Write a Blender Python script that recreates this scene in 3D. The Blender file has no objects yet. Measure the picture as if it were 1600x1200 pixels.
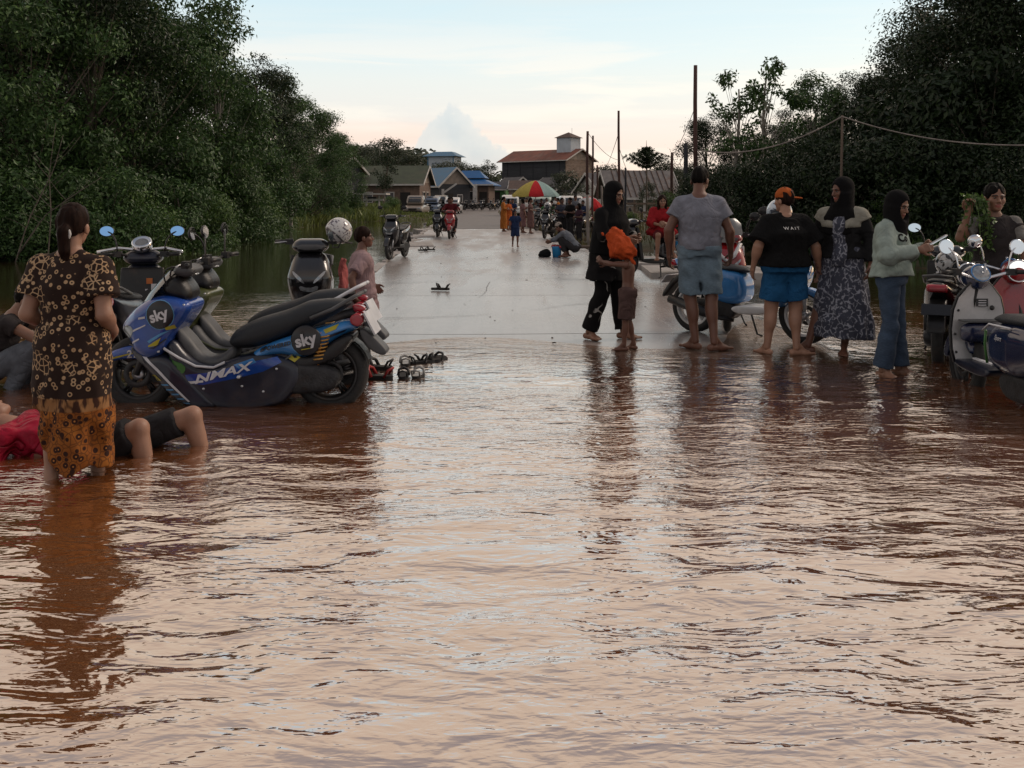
import bpy, bmesh, math, random
import numpy as np
from mathutils import Vector, Matrix
from mathutils.bvhtree import BVHTree

random.seed(7)
RNG = np.random.default_rng(7)
S = bpy.context.scene
COL = S.collection
PI = math.pi
R = math.radians

# ------------------------------------------------------------------ camera
CAM_H = 1.40
FPX = 1500.0
cd = bpy.data.cameras.new('camera')
cam = bpy.data.objects.new('camera', cd)
COL.objects.link(cam)
cam.location = (0, 0, CAM_H)
cam.rotation_euler = (PI / 2, 0, 0)
cd.sensor_width = 36
cd.lens = 36 * FPX / 1600
cd.shift_y = -283.0 / 1600
cd.clip_start = 0.05
cd.clip_end = 3000
S.camera = cam


def G(px, py, z=0.0):
    """ground point seen at a spot of the photograph"""
    Y = FPX * (CAM_H - z) / (py - 317.0)
    return ((px - 800) * Y / FPX, Y, z)


def P(px, py, Y):
    return ((px - 800) * Y / FPX, Y, CAM_H - (py - 317.0) * Y / FPX)


def s2l(r, g, b):
    f = lambda c: c / 12.92 if c <= 0.04045 else ((c + 0.055) / 1.055) ** 2.4
    return (f(r / 255), f(g / 255), f(b / 255), 1.0)


# ------------------------------------------------------------------ sky
W = bpy.data.worlds.new('World')
S.world = W
W.use_nodes = True


class NT:
    """small helper for node trees"""

    def __init__(s, tree):
        s.t = tree
        s.t.nodes.clear()

    def n(s, kind, **kw):
        nd = s.t.nodes.new(kind)
        for k, v in kw.items():
            if k.startswith('_'):
                setattr(nd, k[1:], v)
            else:
                key = int(k[1:]) if k[0] == 'i' and k[1:].isdigit() else k.replace('__', ' ')
                sock = nd.inputs[key]
                if isinstance(v, bpy.types.NodeSocket):
                    s.t.links.new(v, sock)
                else:
                    sock.default_value = v
        return nd

    def math(s, op, a, b=0.0, c=0.0, clamp=False):
        nd = s.n('ShaderNodeMath', _operation=op, i0=a, i1=b, i2=c)
        nd.use_clamp = clamp
        return nd.outputs[0]

    def ramp(s, fac, stops, interp='LINEAR'):
        nd = s.n('ShaderNodeValToRGB', i0=fac)
        cr = nd.color_ramp
        cr.interpolation = interp
        while len(cr.elements) < len(stops):
            cr.elements.new(0.5)
        for e, (p, c) in zip(cr.elements, stops):
            e.position = p
            e.color = c if len(c) == 4 else (*c, 1)
        return nd.outputs[0]

    def mix(s, fac, a, b, mode='MIX'):
        nd = s.n('ShaderNodeMix', _data_type='RGBA', _blend_type=mode, i0=fac, i6=a, i7=b)
        return nd.outputs[2]

    def noise(s, vec, scale, detail=3.0, rough=0.55, dist=0.0):
        nd = s.n('ShaderNodeTexNoise', Vector=vec, Scale=scale, Detail=detail, Roughness=rough, Distortion=dist)
        return nd.outputs[0]

    def mapr(s, v, a, b, c=0.0, d=1.0, smooth=False):
        nd = s.n('ShaderNodeMapRange', i0=v, i1=a, i2=b, i3=c, i4=d)
        if smooth:
            nd.interpolation_type = 'SMOOTHSTEP'
        return nd.outputs[0]

    def vmul(s, v, xyz):
        return s.n('ShaderNodeVectorMath', _operation='MULTIPLY', i0=v, i1=xyz).outputs[0]


def grey(v):
    return (v, v, v, 1)


def make_world():
    t = NT(W.node_tree)
    d = t.n('ShaderNodeTexCoord').outputs['Generated']
    sp = t.n('ShaderNodeSeparateXYZ', i0=d)
    x, y, z = sp.outputs
    zc = t.math('MAXIMUM', z, 0.0)
    base = t.ramp(zc, [
        (0.0, s2l(206, 205, 209)), (0.03, s2l(234, 216, 216)), (0.062, s2l(242, 225, 223)),
        (0.088, s2l(235, 230, 230)), (0.125, s2l(232, 235, 235)), (0.15, s2l(225, 236, 240)),
        (0.2, s2l(212, 233, 242)), (0.25, s2l(222, 224, 228)), (0.33, s2l(246, 223, 200)),
        (0.50, s2l(238, 209, 184)), (0.66, s2l(190, 178, 170)), (1.0, s2l(136, 142, 156))])
    # thin peach and pale streaks
    den = t.math('ADD', zc, 0.12)
    pv = t.n('ShaderNodeCombineXYZ', i0=t.math('DIVIDE', x, den), i1=t.math('DIVIDE', y, den), i2=0.0).outputs[0]
    n1 = t.noise(t.vmul(pv, (0.55, 0.9, 1)), 1.1, 5.0, 0.55, 0.6)
    m1 = t.mapr(n1, 0.44, 0.66, 0, 1, True)
    up = t.math('MULTIPLY', t.mapr(zc, 0.16, 0.34, 0, 1, True), t.mapr(zc, 0.75, 0.5, 0.15, 1, True))
    c1 = t.mix(t.math('MULTIPLY', m1, up), base, s2l(252, 226, 198))
    n2 = t.noise(t.vmul(d, (2.0, 2.0, 24)), 1.5, 6.0, 0.6, 0.5)
    m2 = t.mapr(n2, 0.45, 0.62, 0, 1, True)
    low = t.mapr(zc, 0.21, 0.12, 0, 0.8, True)
    c2 = t.mix(t.math('MULTIPLY', m2, low), c1, s2l(249, 242, 236))
    n3 = t.noise(t.vmul(d, (3.0, 3.0, 40)), 1.0, 3.0)
    c2 = t.mix(t.math('MULTIPLY', t.mapr(n3, 0.46, 0.64, 0, 0.75, True), t.mapr(zc, 0.105, 0.06, 0, 1, True)), c2, s2l(247, 219, 212))
    # the towering cumulus above the village
    ys = t.math('MAXIMUM', y, 0.02)
    u = t.math('DIVIDE', x, ys)
    v = t.math('DIVIDE', z, ys)
    cu = t.n('ShaderNodeFloatCurve', Value=t.mapr(u, -0.2, 0.2))
    cv = cu.mapping.curves[0]
    pts = [(0, .10), (.10, .30), (.115, .44), (.155, .47), (.185, .36), (.215, .30), (.235, .42), (.25, .62), (.27, .74), (.285, .84), (.31, .93), (.335, 1.0), (.36, .97),
           (.385, .86), (.41, .74), (.44, .66), (.47, .60), (.50, .50), (.53, .36), (.58, .24), (.7, .16), (1, .12)]
    cv.points[0].location = pts[0]
    cv.points[1].location = pts[-1]
    for p in pts[1:-1]:
        cv.points.new(*p)
    for p in cv.points:
        p.handle_type = 'VECTOR'
    cu.mapping.update()
    hh = t.math('MULTIPLY', cu.outputs[0], 0.104)
    uv = t.n('ShaderNodeCombineXYZ', i0=u, i1=v, i2=0.0).outputs[0]
    nb = t.noise(uv, 95.0, 4.0, 0.6)
    nb2 = t.noise(uv, 30.0, 3.0, 0.5)
    nn = t.math('ADD', t.math('MULTIPLY', t.math('SUBTRACT', nb, 0.5), 0.022), t.math('MULTIPLY', t.math('SUBTRACT', nb2, 0.5), 0.026))
    dd = t.math('SUBTRACT', t.math('ADD', hh, nn), v)
    mc = t.mapr(dd, -0.001, 0.0075, 0, 1, True)
    mc = t.math('MULTIPLY', mc, t.math('GREATER_THAN', y, 0.1))
    mc = t.math('MULTIPLY', mc, 0.88)
    cc = t.mix(t.mapr(nb2, 0.35, 0.7), s2l(196, 209, 222), s2l(219, 223, 229))
    cc = t.mix(t.mapr(dd, 0.0, 0.02, 0.45, 0.0), cc, s2l(232, 230, 232))
    cc = t.mix(t.mapr(v, 0.05, 0.0), cc, s2l(214, 214, 220))
    c3 = t.mix(mc, c2, cc)
    # a little of the physical twilight sky in the mix
    sky = t.n('ShaderNodeTexSky', _sky_type='NISHITA', _sun_disc=False, _sun_elevation=R(4), _sun_rotation=R(60))
    c4 = t.mix(0.06, c3, sky.outputs[0])
    # the eastern sky behind the photographer is already dimmer
    c4 = t.mix(t.mapr(y, 0.1, -0.7, 0, .4, True), c4, s2l(120, 125, 145))
    gr = t.mapr(z, -0.06, 0.0)
    c5 = t.mix(gr, s2l(95, 85, 75), c4)
    bg = t.n('ShaderNodeBackground', Color=c5, Strength=1.0)
    out = t.n('ShaderNodeOutputWorld', Surface=bg.outputs[0])


make_world()
sl = bpy.data.lights.new('sun', 'SUN')
sl.energy = 1.3
sl.angle = R(18)
sl.color = (1.0, 0.84, 0.70)
sun = bpy.data.objects.new('sun', sl)
COL.objects.link(sun)
# last glow from ahead on the right, high enough to edge shoulders and heads
sun.rotation_euler = Vector((-0.62, -0.30, -0.6)).to_track_quat('-Z', 'Y').to_euler()
S.view_settings.view_transform = 'Standard'
S.view_settings.look = 'None'
S.view_settings.exposure = 0.0
S.view_settings.gamma = 1.0
S.render.engine = 'CYCLES'
S.cycles.max_bounces = 6
S.cycles.diffuse_bounces = 3
S.cycles.glossy_bounces = 4
S.cycles.transparent_max_bounces = 12
S.cycles.use_denoising = True
S.cycles.caustics_reflective = False
S.cycles.caustics_refractive = False

# ------------------------------------------------------------------ materials
MATS = {}


def mat(name, rgb, rough=0.6, metal=0.0, var=0.15, scale=8.0, bump=0.0, bscale=40.0, spec=0.5, dirt=None, dirt_amt=0.0, alpha=1.0, coat=0.0, aniso=(1, 1, 1)):
    """principled surface with procedural mottling, optional dirt and fine relief"""
    if name in MATS:
        return MATS[name]
    m = bpy.data.materials.new(name)
    m.use_nodes = True
    t = NT(m.node_tree)
    oc = t.n('ShaderNodeTexCoord').outputs['Object']
    v = t.vmul(oc, aniso) if aniso != (1, 1, 1) else oc
    col = (*rgb[:3], 1)
    n = t.noise(v, scale, 4.0)
    a = tuple(max(0, c * (1 - var)) for c in rgb[:3]) + (1,)
    b = tuple(min(1, c * (1 + var)) for c in rgb[:3]) + (1,)
    c = t.ramp(n, [(0.3, a), (0.7, b)])
    if dirt:
        n2 = t.noise(v, scale * 0.45, 6.0, 0.65)
        c = t.mix(t.mapr(n2, 0.5, 0.72, 0, dirt_amt, True), c, (*dirt[:3], 1))
    bs = t.n('ShaderNodeBsdfPrincipled', **{'Base__Color': c, 'Metallic': metal})
    bs.inputs['Specular IOR Level'].default_value = spec
    r = t.mapr(n, 0.3, 0.7, max(0.02, rough - 0.08), min(1, rough + 0.08))
    t.t.links.new(r, bs.inputs['Roughness'])
    if coat:
        bs.inputs['Coat Weight'].default_value = coat
        bs.inputs['Coat Roughness'].default_value = 0.08
    if alpha < 1:
        bs.inputs['Alpha'].default_value = alpha
    if bump:
        nb = t.noise(v, bscale, 4.0)
        bp = t.n('ShaderNodeBump', Strength=bump, Distance=0.02, Height=nb)
        t.t.links.new(bp.outputs[0], bs.inputs['Normal'])
    t.n('ShaderNodeOutputMaterial', Surface=bs.outputs[0])
    MATS[name] = m
    return m


def matnodes(name, fn):
    if name in MATS:
        return MATS[name]
    m = bpy.data.materials.new(name)
    m.use_nodes = True
    t = NT(m.node_tree)
    fn(t, t.n('ShaderNodeTexCoord').outputs['Object'])
    MATS[name] = m
    return m


# ------------------------------------------------------------------ mesh building
class MB:
    def __init__(s):
        s.V, s.F, s.M, s.n, s.mats, s.sm = [], [], [], 0, [], []

    def add(s, VF, m, smooth=False):
        V, F = VF
        V = np.asarray(V, dtype=np.float32).reshape(-1, 3)
        if m not in s.mats:
            s.mats.append(m)
        mi = s.mats.index(m)
        groups = {}
        if isinstance(F, np.ndarray):
            groups[F.shape[1]] = F
        else:
            for f in F:
                groups.setdefault(len(f), []).append(f)
        for k, g in groups.items():
            s.F.append(np.asarray(g, dtype=np.int32).reshape(-1, k) + s.n)
            s.M.append(mi)
            s.sm.append(smooth)
        s.V.append(V)
        s.n += len(V)
        return s

    def mesh(s, name):
        me = bpy.data.meshes.new(name)
        if not s.V:
            return me
        V = np.concatenate(s.V)
        me.vertices.add(len(V))
        me.vertices.foreach_set('co', V.ravel())
        tot = sum(f.size for f in s.F)
        npol = sum(len(f) for f in s.F)
        me.loops.add(tot)
        me.loops.foreach_set('vertex_index', np.concatenate([f.ravel() for f in s.F]))
        me.polygons.add(npol)
        lt = np.concatenate([np.full(len(f), f.shape[1], np.int32) for f in s.F])
        ls = np.concatenate([[0], np.cumsum(lt)[:-1]]).astype(np.int32)
        me.polygons.foreach_set('loop_start', ls)
        me.polygons.foreach_set('material_index', np.concatenate([np.full(len(f), m, np.int32) for f, m in zip(s.F, s.M)]))
        me.polygons.foreach_set('use_smooth', np.concatenate([np.full(len(f), x, bool) for f, x in zip(s.F, s.sm)]))
        for m in s.mats:
            me.materials.append(m)
        me.update(calc_edges=True)
        me.validate()
        return me

    def build(s, name, parent=None, loc=None, rotz=0.0):
        o = bpy.data.objects.new(name, s.mesh(name))
        COL.objects.link(o)
        if parent is not None:
            o.parent = parent
        if loc is not None:
            o.location = loc
        if rotz:
            o.rotation_euler = (0, 0, rotz)
        return o


def part(name, VF, m, parent, smooth=True):
    return MB().add(VF, m, smooth).build(name, parent)


def tag(o, label=None, cat=None, group=None, kind=None):
    if label:
        o['label'] = label
    if cat:
        o['category'] = cat
    if group:
        o['group'] = group
    if kind:
        o['kind'] = kind
    return o


def thing(name, label, cat, loc=(0, 0, 0), rotz=0.0, group=None):
    o = bpy.data.objects.new(name, None)
    o.empty_display_size = 0.1
    COL.objects.link(o)
    o.location = loc
    o.rotation_euler = (0, 0, rotz)
    return tag(o, label, cat, group)


def children(o):
    return [c for c in bpy.data.objects if c.parent == o]


def copy_tree(o, loc=None, rotz=None, label=None, group=None, parent=None, _kids=None):
    if _kids is None:
        _kids = {}
        for c in bpy.data.objects:
            if c.parent:
                _kids.setdefault(c.parent.name, []).append(c)
    c = o.copy()
    COL.objects.link(c)
    if parent is not None:
        c.parent = parent
    if loc is not None:
        c.location = loc
    if rotz is not None:
        c.rotation_euler = (0, 0, rotz)
    if label:
        c['label'] = label
    if group:
        c['group'] = group
    for k in _kids.get(o.name, []):
        copy_tree(k, parent=c, _kids=_kids)
    return c


def recolor(o, mapping):
    """give a copied tree other materials (own mesh data for the parts concerned)"""
    todo = [o]
    while todo:
        q = todo.pop()
        todo += children(q)
        if q.type == 'MESH' and any(m and m.name in mapping for m in q.data.materials):
            q.data = q.data.copy()
            for i, m in enumerate(q.data.materials):
                if m and m.name in mapping:
                    q.data.materials[i] = mapping[m.name]


# ---- shapes: every function returns (vertices, faces)
def box(c, size, rz=0.0, R3=None):
    x, y, z = [d / 2 for d in size]
    V = np.array([(-x, -y, -z), (x, -y, -z), (x, y, -z), (-x, y, -z), (-x, -y, z), (x, -y, z), (x, y, z), (-x, y, z)])
    if rz:
        cs, sn = math.cos(rz), math.sin(rz)
        V = V @ np.array([[cs, sn, 0], [-sn, cs, 0], [0, 0, 1]])
    if R3 is not None:
        V = V @ np.asarray(R3).T
    return V + np.asarray(c), [(0, 3, 2, 1), (4, 5, 6, 7), (0, 1, 5, 4), (1, 2, 6, 5), (2, 3, 7, 6), (3, 0, 4, 7)]


def prism(poly, y0, y1):
    """outline in x,z extruded along y"""
    n = len(poly)
    V = [(p[0], y0, p[1]) for p in poly] + [(p[0], y1, p[1]) for p in poly]
    F = [tuple(range(n)), tuple(range(2 * n - 1, n - 1, -1))]
    F += [(i, i + n, (i + 1) % n + n, (i + 1) % n) for i in range(n)]
    return V, F


def tube(pts, rad, n=8, cap=True):
    pts = [np.asarray(p, float) for p in pts]
    m = len(pts)
    if np.isscalar(rad):
        rad = [rad] * m
    V, F = [], []
    up = np.array([0, 0, 1.0])
    prev = None
    for i in range(m):
        d = pts[min(i + 1, m - 1)] - pts[max(i - 1, 0)]
        d = d / (np.linalg.norm(d) + 1e-9)
        if prev is None:
            a = np.cross(d, up)
            if np.linalg.norm(a) < 0.05:
                a = np.cross(d, np.array([1.0, 0, 0]))
        else:
            a = prev - d * np.dot(prev, d)
        a = a / (np.linalg.norm(a) + 1e-9)
        prev = a
        b = np.cross(d, a)
        for k in range(n):
            t = 2 * PI * k / n
            V.append(pts[i] + rad[i] * (math.cos(t) * a + math.sin(t) * b))
    for i in range(m - 1):
        for k in range(n):
            F.append((i * n + k, i * n + (k + 1) % n, (i + 1) * n + (k + 1) % n, (i + 1) * n + k))
    if cap:
        F.append(tuple(range(n - 1, -1, -1)))
        F.append(tuple((m - 1) * n + k for k in range(n)))
    return V, F


def bez(p0, p1, p2, n=8):
    p0, p1, p2 = map(np.asarray, (p0, p1, p2))
    return [(1 - t) ** 2 * p0 + 2 * t * (1 - t) * p1 + t * t * p2 for t in np.linspace(0, 1, n)]


def lathe(prof, n=24, c=(0, 0, 0), axis='z', closed=False):
    """profile of (radius, height) turned round an axis"""
    V, F = [], []
    m = len(prof)
    for k in range(n):
        t = 2 * PI * k / n
        for r, h in prof:
            p = (r * math.cos(t), r * math.sin(t), h)
            if axis == 'y':
                p = (p[0], p[2], p[1])
            elif axis == 'x':
                p = (p[2], p[0], p[1])
            V.append((p[0] + c[0], p[1] + c[1], p[2] + c[2]))
    for k in range(n):
        for i in range(m if closed else m - 1):
            a, b = k * m + i, k * m + (i + 1) % m
            a2, b2 = ((k + 1) % n) * m + i, ((k + 1) % n) * m + (i + 1) % m
            F.append((a, a2, b2, b))
    return V, F


def ell(c, r, n=12, R3=None):
    V, F = [], []
    for i in range(n + 1):
        th = PI * i / n
        for k in range(2 * n):
            ph = PI * k / n
            V.append((math.sin(th) * math.cos(ph) * r[0], math.sin(th) * math.sin(ph) * r[1], math.cos(th) * r[2]))
    V = np.array(V)
    if R3 is not None:
        V = V @ np.asarray(R3).T
    for i in range(n):
        for k in range(2 * n):
            a, b = i * 2 * n + k, i * 2 * n + (k + 1) % (2 * n)
            F.append((a, a + 2 * n, b + 2 * n, b))
    return V + np.asarray(c), F


def rotz(a):
    c, s = math.cos(a), math.sin(a)
    return np.array([[c, -s, 0], [s, c, 0], [0, 0, 1.0]])


def rotx(a):
    c, s = math.cos(a), math.sin(a)
    return np.array([[1.0, 0, 0], [0, c, -s], [0, s, c]])


def roty(a):
    c, s = math.cos(a), math.sin(a)
    return np.array([[c, 0, s], [0, 1.0, 0], [-s, 0, c]])


def xf(VF, M=None, t=(0, 0, 0)):
    V = np.asarray(VF[0], float)
    if M is not None:
        V = V @ np.asarray(M).T
    return V + np.asarray(t), VF[1]


# ---- signed distance fields polygonised with surface nets
def smin(a, b, k):
    if k <= 0:
        return np.minimum(a, b)
    h = np.clip(0.5 + 0.5 * (b - a) / k, 0, 1)
    return b + (a - b) * h - k * h * (1 - h)


class Field:
    def __init__(s, lo, hi, h):
        lo = np.asarray(lo, float) - 2.5 * h
        hi = np.asarray(hi, float) + 2.5 * h
        n = np.ceil((hi - lo) / h).astype(int) + 1
        s.h, s.lo = h, lo
        s.ax = [lo[i] + h * np.arange(n[i]) for i in range(3)]
        s.d = np.full(n, 0.5, np.float32)

    def put(s, prim, k=0.0, op='u'):
        f, lo, hi = prim
        pad = k + 3 * s.h
        sl = []
        for i in range(3):
            a = int(max(0, math.floor((lo[i] - pad - s.lo[i]) / s.h)))
            b = int(min(len(s.ax[i]), math.ceil((hi[i] + pad - s.lo[i]) / s.h) + 1))
            if b <= a:
                return s
            sl.append(slice(a, b))
        sl = tuple(sl)
        X, Y, Z = s.ax[0][sl[0]][:, None, None], s.ax[1][sl[1]][None, :, None], s.ax[2][sl[2]][None, None, :]
        p = f(X, Y, Z)
        if op == 'u':
            s.d[sl] = smin(s.d[sl], p, k)
        else:
            s.d[sl] = -smin(-s.d[sl], p, k)
        return s

    def cut(s, fn):
        X, Y, Z = s.ax[0][:, None, None], s.ax[1][None, :, None], s.ax[2][None, None, :]
        s.d = np.maximum(s.d, fn(X, Y, Z)).astype(np.float32)
        return s

    def warp(s, fn):
        X, Y, Z = s.ax[0][:, None, None], s.ax[1][None, :, None], s.ax[2][None, None, :]
        s.d = (s.d + fn(X, Y, Z)).astype(np.float32)
        return s

    def out(s):
        d = s.d.copy()
        for ax in range(3):
            idx = [slice(None)] * 3
            for e in (0, -1):
                idx[ax] = e
                d[tuple(idx)] = np.maximum(d[tuple(idx)], s.h * 0.5)
        neg = d < 0
        n = np.array(d.shape)
        cn = n - 1
        acc = np.zeros((*cn, 3), np.float32)
        cnt = np.zeros(cn, np.float32)
        off = [(a, b, c) for a in (0, 1) for b in (0, 1) for c in (0, 1)]

        def sub(a, o):
            return a[o[0]:o[0] + cn[0], o[1]:o[1] + cn[1], o[2]:o[2] + cn[2]]
        for o in off:
            for ax in range(3):
                if o[ax]:
                    continue
                q = list(o)
                q[ax] = 1
                A, B = sub(d, o), sub(d, q)
                cr = sub(neg, o) != sub(neg, q)
                ii = np.nonzero(cr)
                if not len(ii[0]):
                    continue
                a, b = A[ii], B[ii]
                t = a / (a - b)
                p = np.tile(np.array(o, np.float32), (len(t), 1))
                p[:, ax] = t
                acc[ii] += p
                cnt[ii] += 1
        act = cnt > 0
        ids = np.full(cn, -1, np.int32)
        ij = np.nonzero(act)
        ids[ij] = np.arange(len(ij[0]))
        V = (acc[ij] / cnt[ij][:, None] + np.stack(ij, 1)) * s.h + s.lo
        Q = []
        for ax in range(3):
            b, c = (ax + 1) % 3, (ax + 2) % 3
            s0 = [slice(1, cn[i]) for i in range(3)]
            s0[ax] = slice(0, cn[ax])
            s1 = list(s0)
            s1[ax] = slice(1, cn[ax] + 1)
            na, nb = neg[tuple(s0)], neg[tuple(s1)]
            ii = np.array(np.nonzero(na != nb))
            if ii.shape[1] == 0:
                continue
            flip = na[tuple(ii)]
            base = ii.copy()
            for i in range(3):
                if i != ax:
                    base[i] += 1

            def cell(db, dc):
                q = base.copy()
                q[b] += db
                q[c] += dc
                return ids[tuple(q)]
            q = np.stack([cell(-1, -1), cell(0, -1), cell(0, 0), cell(-1, 0)], 1)
            q[~flip] = q[~flip][:, ::-1]
            Q.append(q)
        Q = np.concatenate(Q) if Q else np.zeros((0, 4), np.int32)
        return V, Q


def cap(a, b, ra, rb=None, flat=0):
    """tapered capsule; flat=1 cuts it square at b, 2 at both ends"""
    rb = ra if rb is None else rb
    a, b = np.asarray(a, float), np.asarray(b, float)
    ba = b - a
    L = np.linalg.norm(ba) + 1e-9
    rm = max(ra, rb)

    def f(X, Y, Z):
        x, y, z = X - a[0], Y - a[1], Z - a[2]
        tr = (x * ba[0] + y * ba[1] + z * ba[2]) / (L * L)
        t = np.clip(tr, 0, 1)
        d = np.sqrt((x - ba[0] * t) ** 2 + (y - ba[1] * t) ** 2 + (z - ba[2] * t) ** 2) - (ra + (rb - ra) * t)
        if flat:
            d = np.maximum(d, (tr - 1) * L)
        if flat == 2:
            d = np.maximum(d, -tr * L)
        return d
    return f, np.minimum(a, b) - rm, np.maximum(a, b) + rm


def ellip(c, r, R3=None):
    c, r = np.asarray(c, float), np.asarray(r, float)
    rm = float(max(r))

    def f(X, Y, Z):
        x, y, z = X - c[0], Y - c[1], Z - c[2]
        if R3 is not None:
            x, y, z = (R3[0, 0] * x + R3[1, 0] * y + R3[2, 0] * z, R3[0, 1] * x + R3[1, 1] * y + R3[2, 1] * z,
                       R3[0, 2] * x + R3[1, 2] * y + R3[2, 2] * z)
        k0 = np.sqrt((x / r[0]) ** 2 + (y / r[1]) ** 2 + (z / r[2]) ** 2)
        k1 = np.sqrt((x / r[0] ** 2) ** 2 + (y / r[1] ** 2) ** 2 + (z / r[2] ** 2) ** 2) + 1e-9
        return k0 * (k0 - 1) / k1
    return f, c - rm, c + rm


def loft(A, B, side, secs, ex=2.0):
    """elliptic sections (t, cu, cv, ru, rv) strung along the axis A-B; side is the u direction"""
    A, B, side = (np.asarray(q, float) for q in (A, B, side))
    w = B - A
    L = np.linalg.norm(w)
    w = w / L
    u = side - w * np.dot(side, w)
    u = u / np.linalg.norm(u)
    v = np.cross(w, u)
    sc = np.array(secs, float)
    T = sc[:, 0]
    tt = np.linspace(T[0], T[-1], 60)
    # smooth the section table
    tab = []
    for j in range(1, 5):
        q = np.interp(tt, T, sc[:, j])
        k = np.array([1, 2, 3, 2, 1]) / 9.0
        qp = np.concatenate([[q[0]] * 2, q, [q[-1]] * 2])
        tab.append(np.convolve(qp, k, 'valid'))
    rm = float(sc[:, 3:].max()) + float(np.abs(sc[:, 1:3]).max())
    p0, p1 = A + w * L * T[0], A + w * L * T[-1]

    def f(X, Y, Z):
        x, y, z = X - A[0], Y - A[1], Z - A[2]
        t = (x * w[0] + y * w[1] + z * w[2]) / L
        tc = np.clip(t, T[0], T[-1])
        cu, cv_, ru, rv = (np.interp(tc, tt, q) for q in tab)
        pu = np.abs((x * u[0] + y * u[1] + z * u[2] - cu) / ru)
        pv = np.abs((x * v[0] + y * v[1] + z * v[2] - cv_) / rv)
        k = (pu ** ex + pv ** ex) ** (1.0 / ex)
        d = (k - 1) * np.minimum(ru, rv)
        return np.maximum(d, np.maximum((T[0] - t) * L, (t - T[-1]) * L))
    return f, np.minimum(p0, p1) - rm, np.maximum(p0, p1) + rm


def folds(amp, seed=0, freq=38.0, dirn=(0.25, 0.25, 1.0), zs=None):
    """cloth creases as a warp of a field"""
    rg = np.random.default_rng(seed)
    comp = []
    for i in range(5):
        k = rg.normal(size=3)
        k /= np.linalg.norm(k)
        k = k * np.array(dirn)
        k = k / np.linalg.norm(k) * freq * rg.uniform(0.5, 1.3)
        comp.append((k, rg.uniform(0, 6.28), rg.normal(size=3) * 7, rg.uniform(0, 6.28)))

    def fn(X, Y, Z):
        q = 0
        for k, ph, k2, ph2 in comp:
            w = np.sin(k[0] * X + k[1] * Y + k[2] * Z + ph + 1.6 * np.sin(k2[0] * X + k2[1] * Y + k2[2] * Z + ph2))
            q = q + (0.55 * w + 0.9 * (np.abs(w) - .64))
        q = q * (amp / 2.0)
        if zs is not None:
            q = q * zs(X, Y, Z)
        return q
    return fn


def chaikin(poly, n=2):
    P_ = np.asarray(poly, float)
    for _ in range(n):
        Q = np.roll(P_, -1, 0)
        P_ = np.stack([P_ * 0.75 + Q * 0.25, P_ * 0.25 + Q * 0.75], 1).reshape(-1, 2)
    return P_


def poly_sdf(poly, X, Z):
    d = np.full(np.broadcast(X, Z).shape, 1e9)
    inside = np.zeros(d.shape, bool)
    n = len(poly)
    for i in range(n):
        ax, az = poly[i]
        bx, bz = poly[(i + 1) % n]
        ex, ez = bx - ax, bz - az
        wx, wz = X - ax, Z - az
        t = np.clip((wx * ex + wz * ez) / (ex * ex + ez * ez + 1e-12), 0, 1)
        d = np.minimum(d, (wx - ex * t) ** 2 + (wz - ez * t) ** 2)
        c = (az > Z) != (bz > Z)
        with np.errstate(divide='ignore', invalid='ignore'):
            xi = ax + (Z - az) / (bz - az + 1e-15) * ex
        inside ^= c & (X < xi)
    return np.sqrt(d) * np.where(inside, -1, 1)


def panel(poly, w, y0=0.0, r=0.02, h=0.012, sm=2, wf=None, bulge=0.0, br=0.06, cuts=None, unis=None):
    """side outline (x,z) given a width across y: rounded edges, optional pillow bulge and width law wf(x,z)"""
    poly = chaikin(poly, sm) if sm else np.asarray(poly, float)
    lo, hi = poly.min(0), poly.max(0)
    wm = w * (1.6 if wf else 1.0)
    F = Field((lo[0], y0 - wm, lo[1]), (hi[0], y0 + wm, hi[1]), h)
    X, Z = F.ax[0][:, None], F.ax[2][None, :]
    d2 = poly_sdf(poly, X, Z)
    Wd = w * (wf(X, Z) if wf else 1.0) + 0 * d2
    if bulge:
        q = np.clip(-d2 / br, 0, 1)
        Wd = Wd - bulge * (1 - q * (2 - q))
    dy = np.abs(F.ax[1] - y0)[None, :, None] - Wd[:, None, :]
    a, b = d2[:, None, :] + r, dy + r
    F.d = (np.minimum(np.maximum(a, b), 0) + np.sqrt(np.maximum(a, 0) ** 2 + np.maximum(b, 0) ** 2) - r).astype(np.float32)
    for c in (cuts or []):
        F.put(c, 0.01, 's')
    for c in (unis or []):
        F.put(c, 0.02)
    return F.out()


def bvh_of(*VFs):
    V, F, n = [], [], 0
    for v, f in VFs:
        V += [tuple(p) for p in np.asarray(v)]
        F += [tuple(int(i) + n for i in q) for q in f]
        n = len(V)
    return BVHTree.FromPolygons(V, F)


def project(bvh, pts2, faces, side=-1, off=0.004, axis='y', far=3.0):
    """lay flat outline pieces (x,z) on a surface seen from one side; drops faces that miss"""
    V, ok = [], []
    for p in pts2:
        if axis == 'y':
            o, d = Vector((p[0], side * far, p[1])), Vector((0, -side, 0))
        else:
            o, d = Vector((side * far, p[0], p[1])), Vector((-side, 0, 0))
        hit = bvh.ray_cast(o, d)
        if hit[0] is None:
            V.append((p[0], 0, p[1]) if axis == 'y' else (0, p[0], p[1]))
            ok.append(False)
        else:
            q = hit[0] - d * off
            V.append(tuple(q))
            ok.append(True)
    F = [f for f in faces if all(ok[i] for i in f)]
    return V, F


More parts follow.
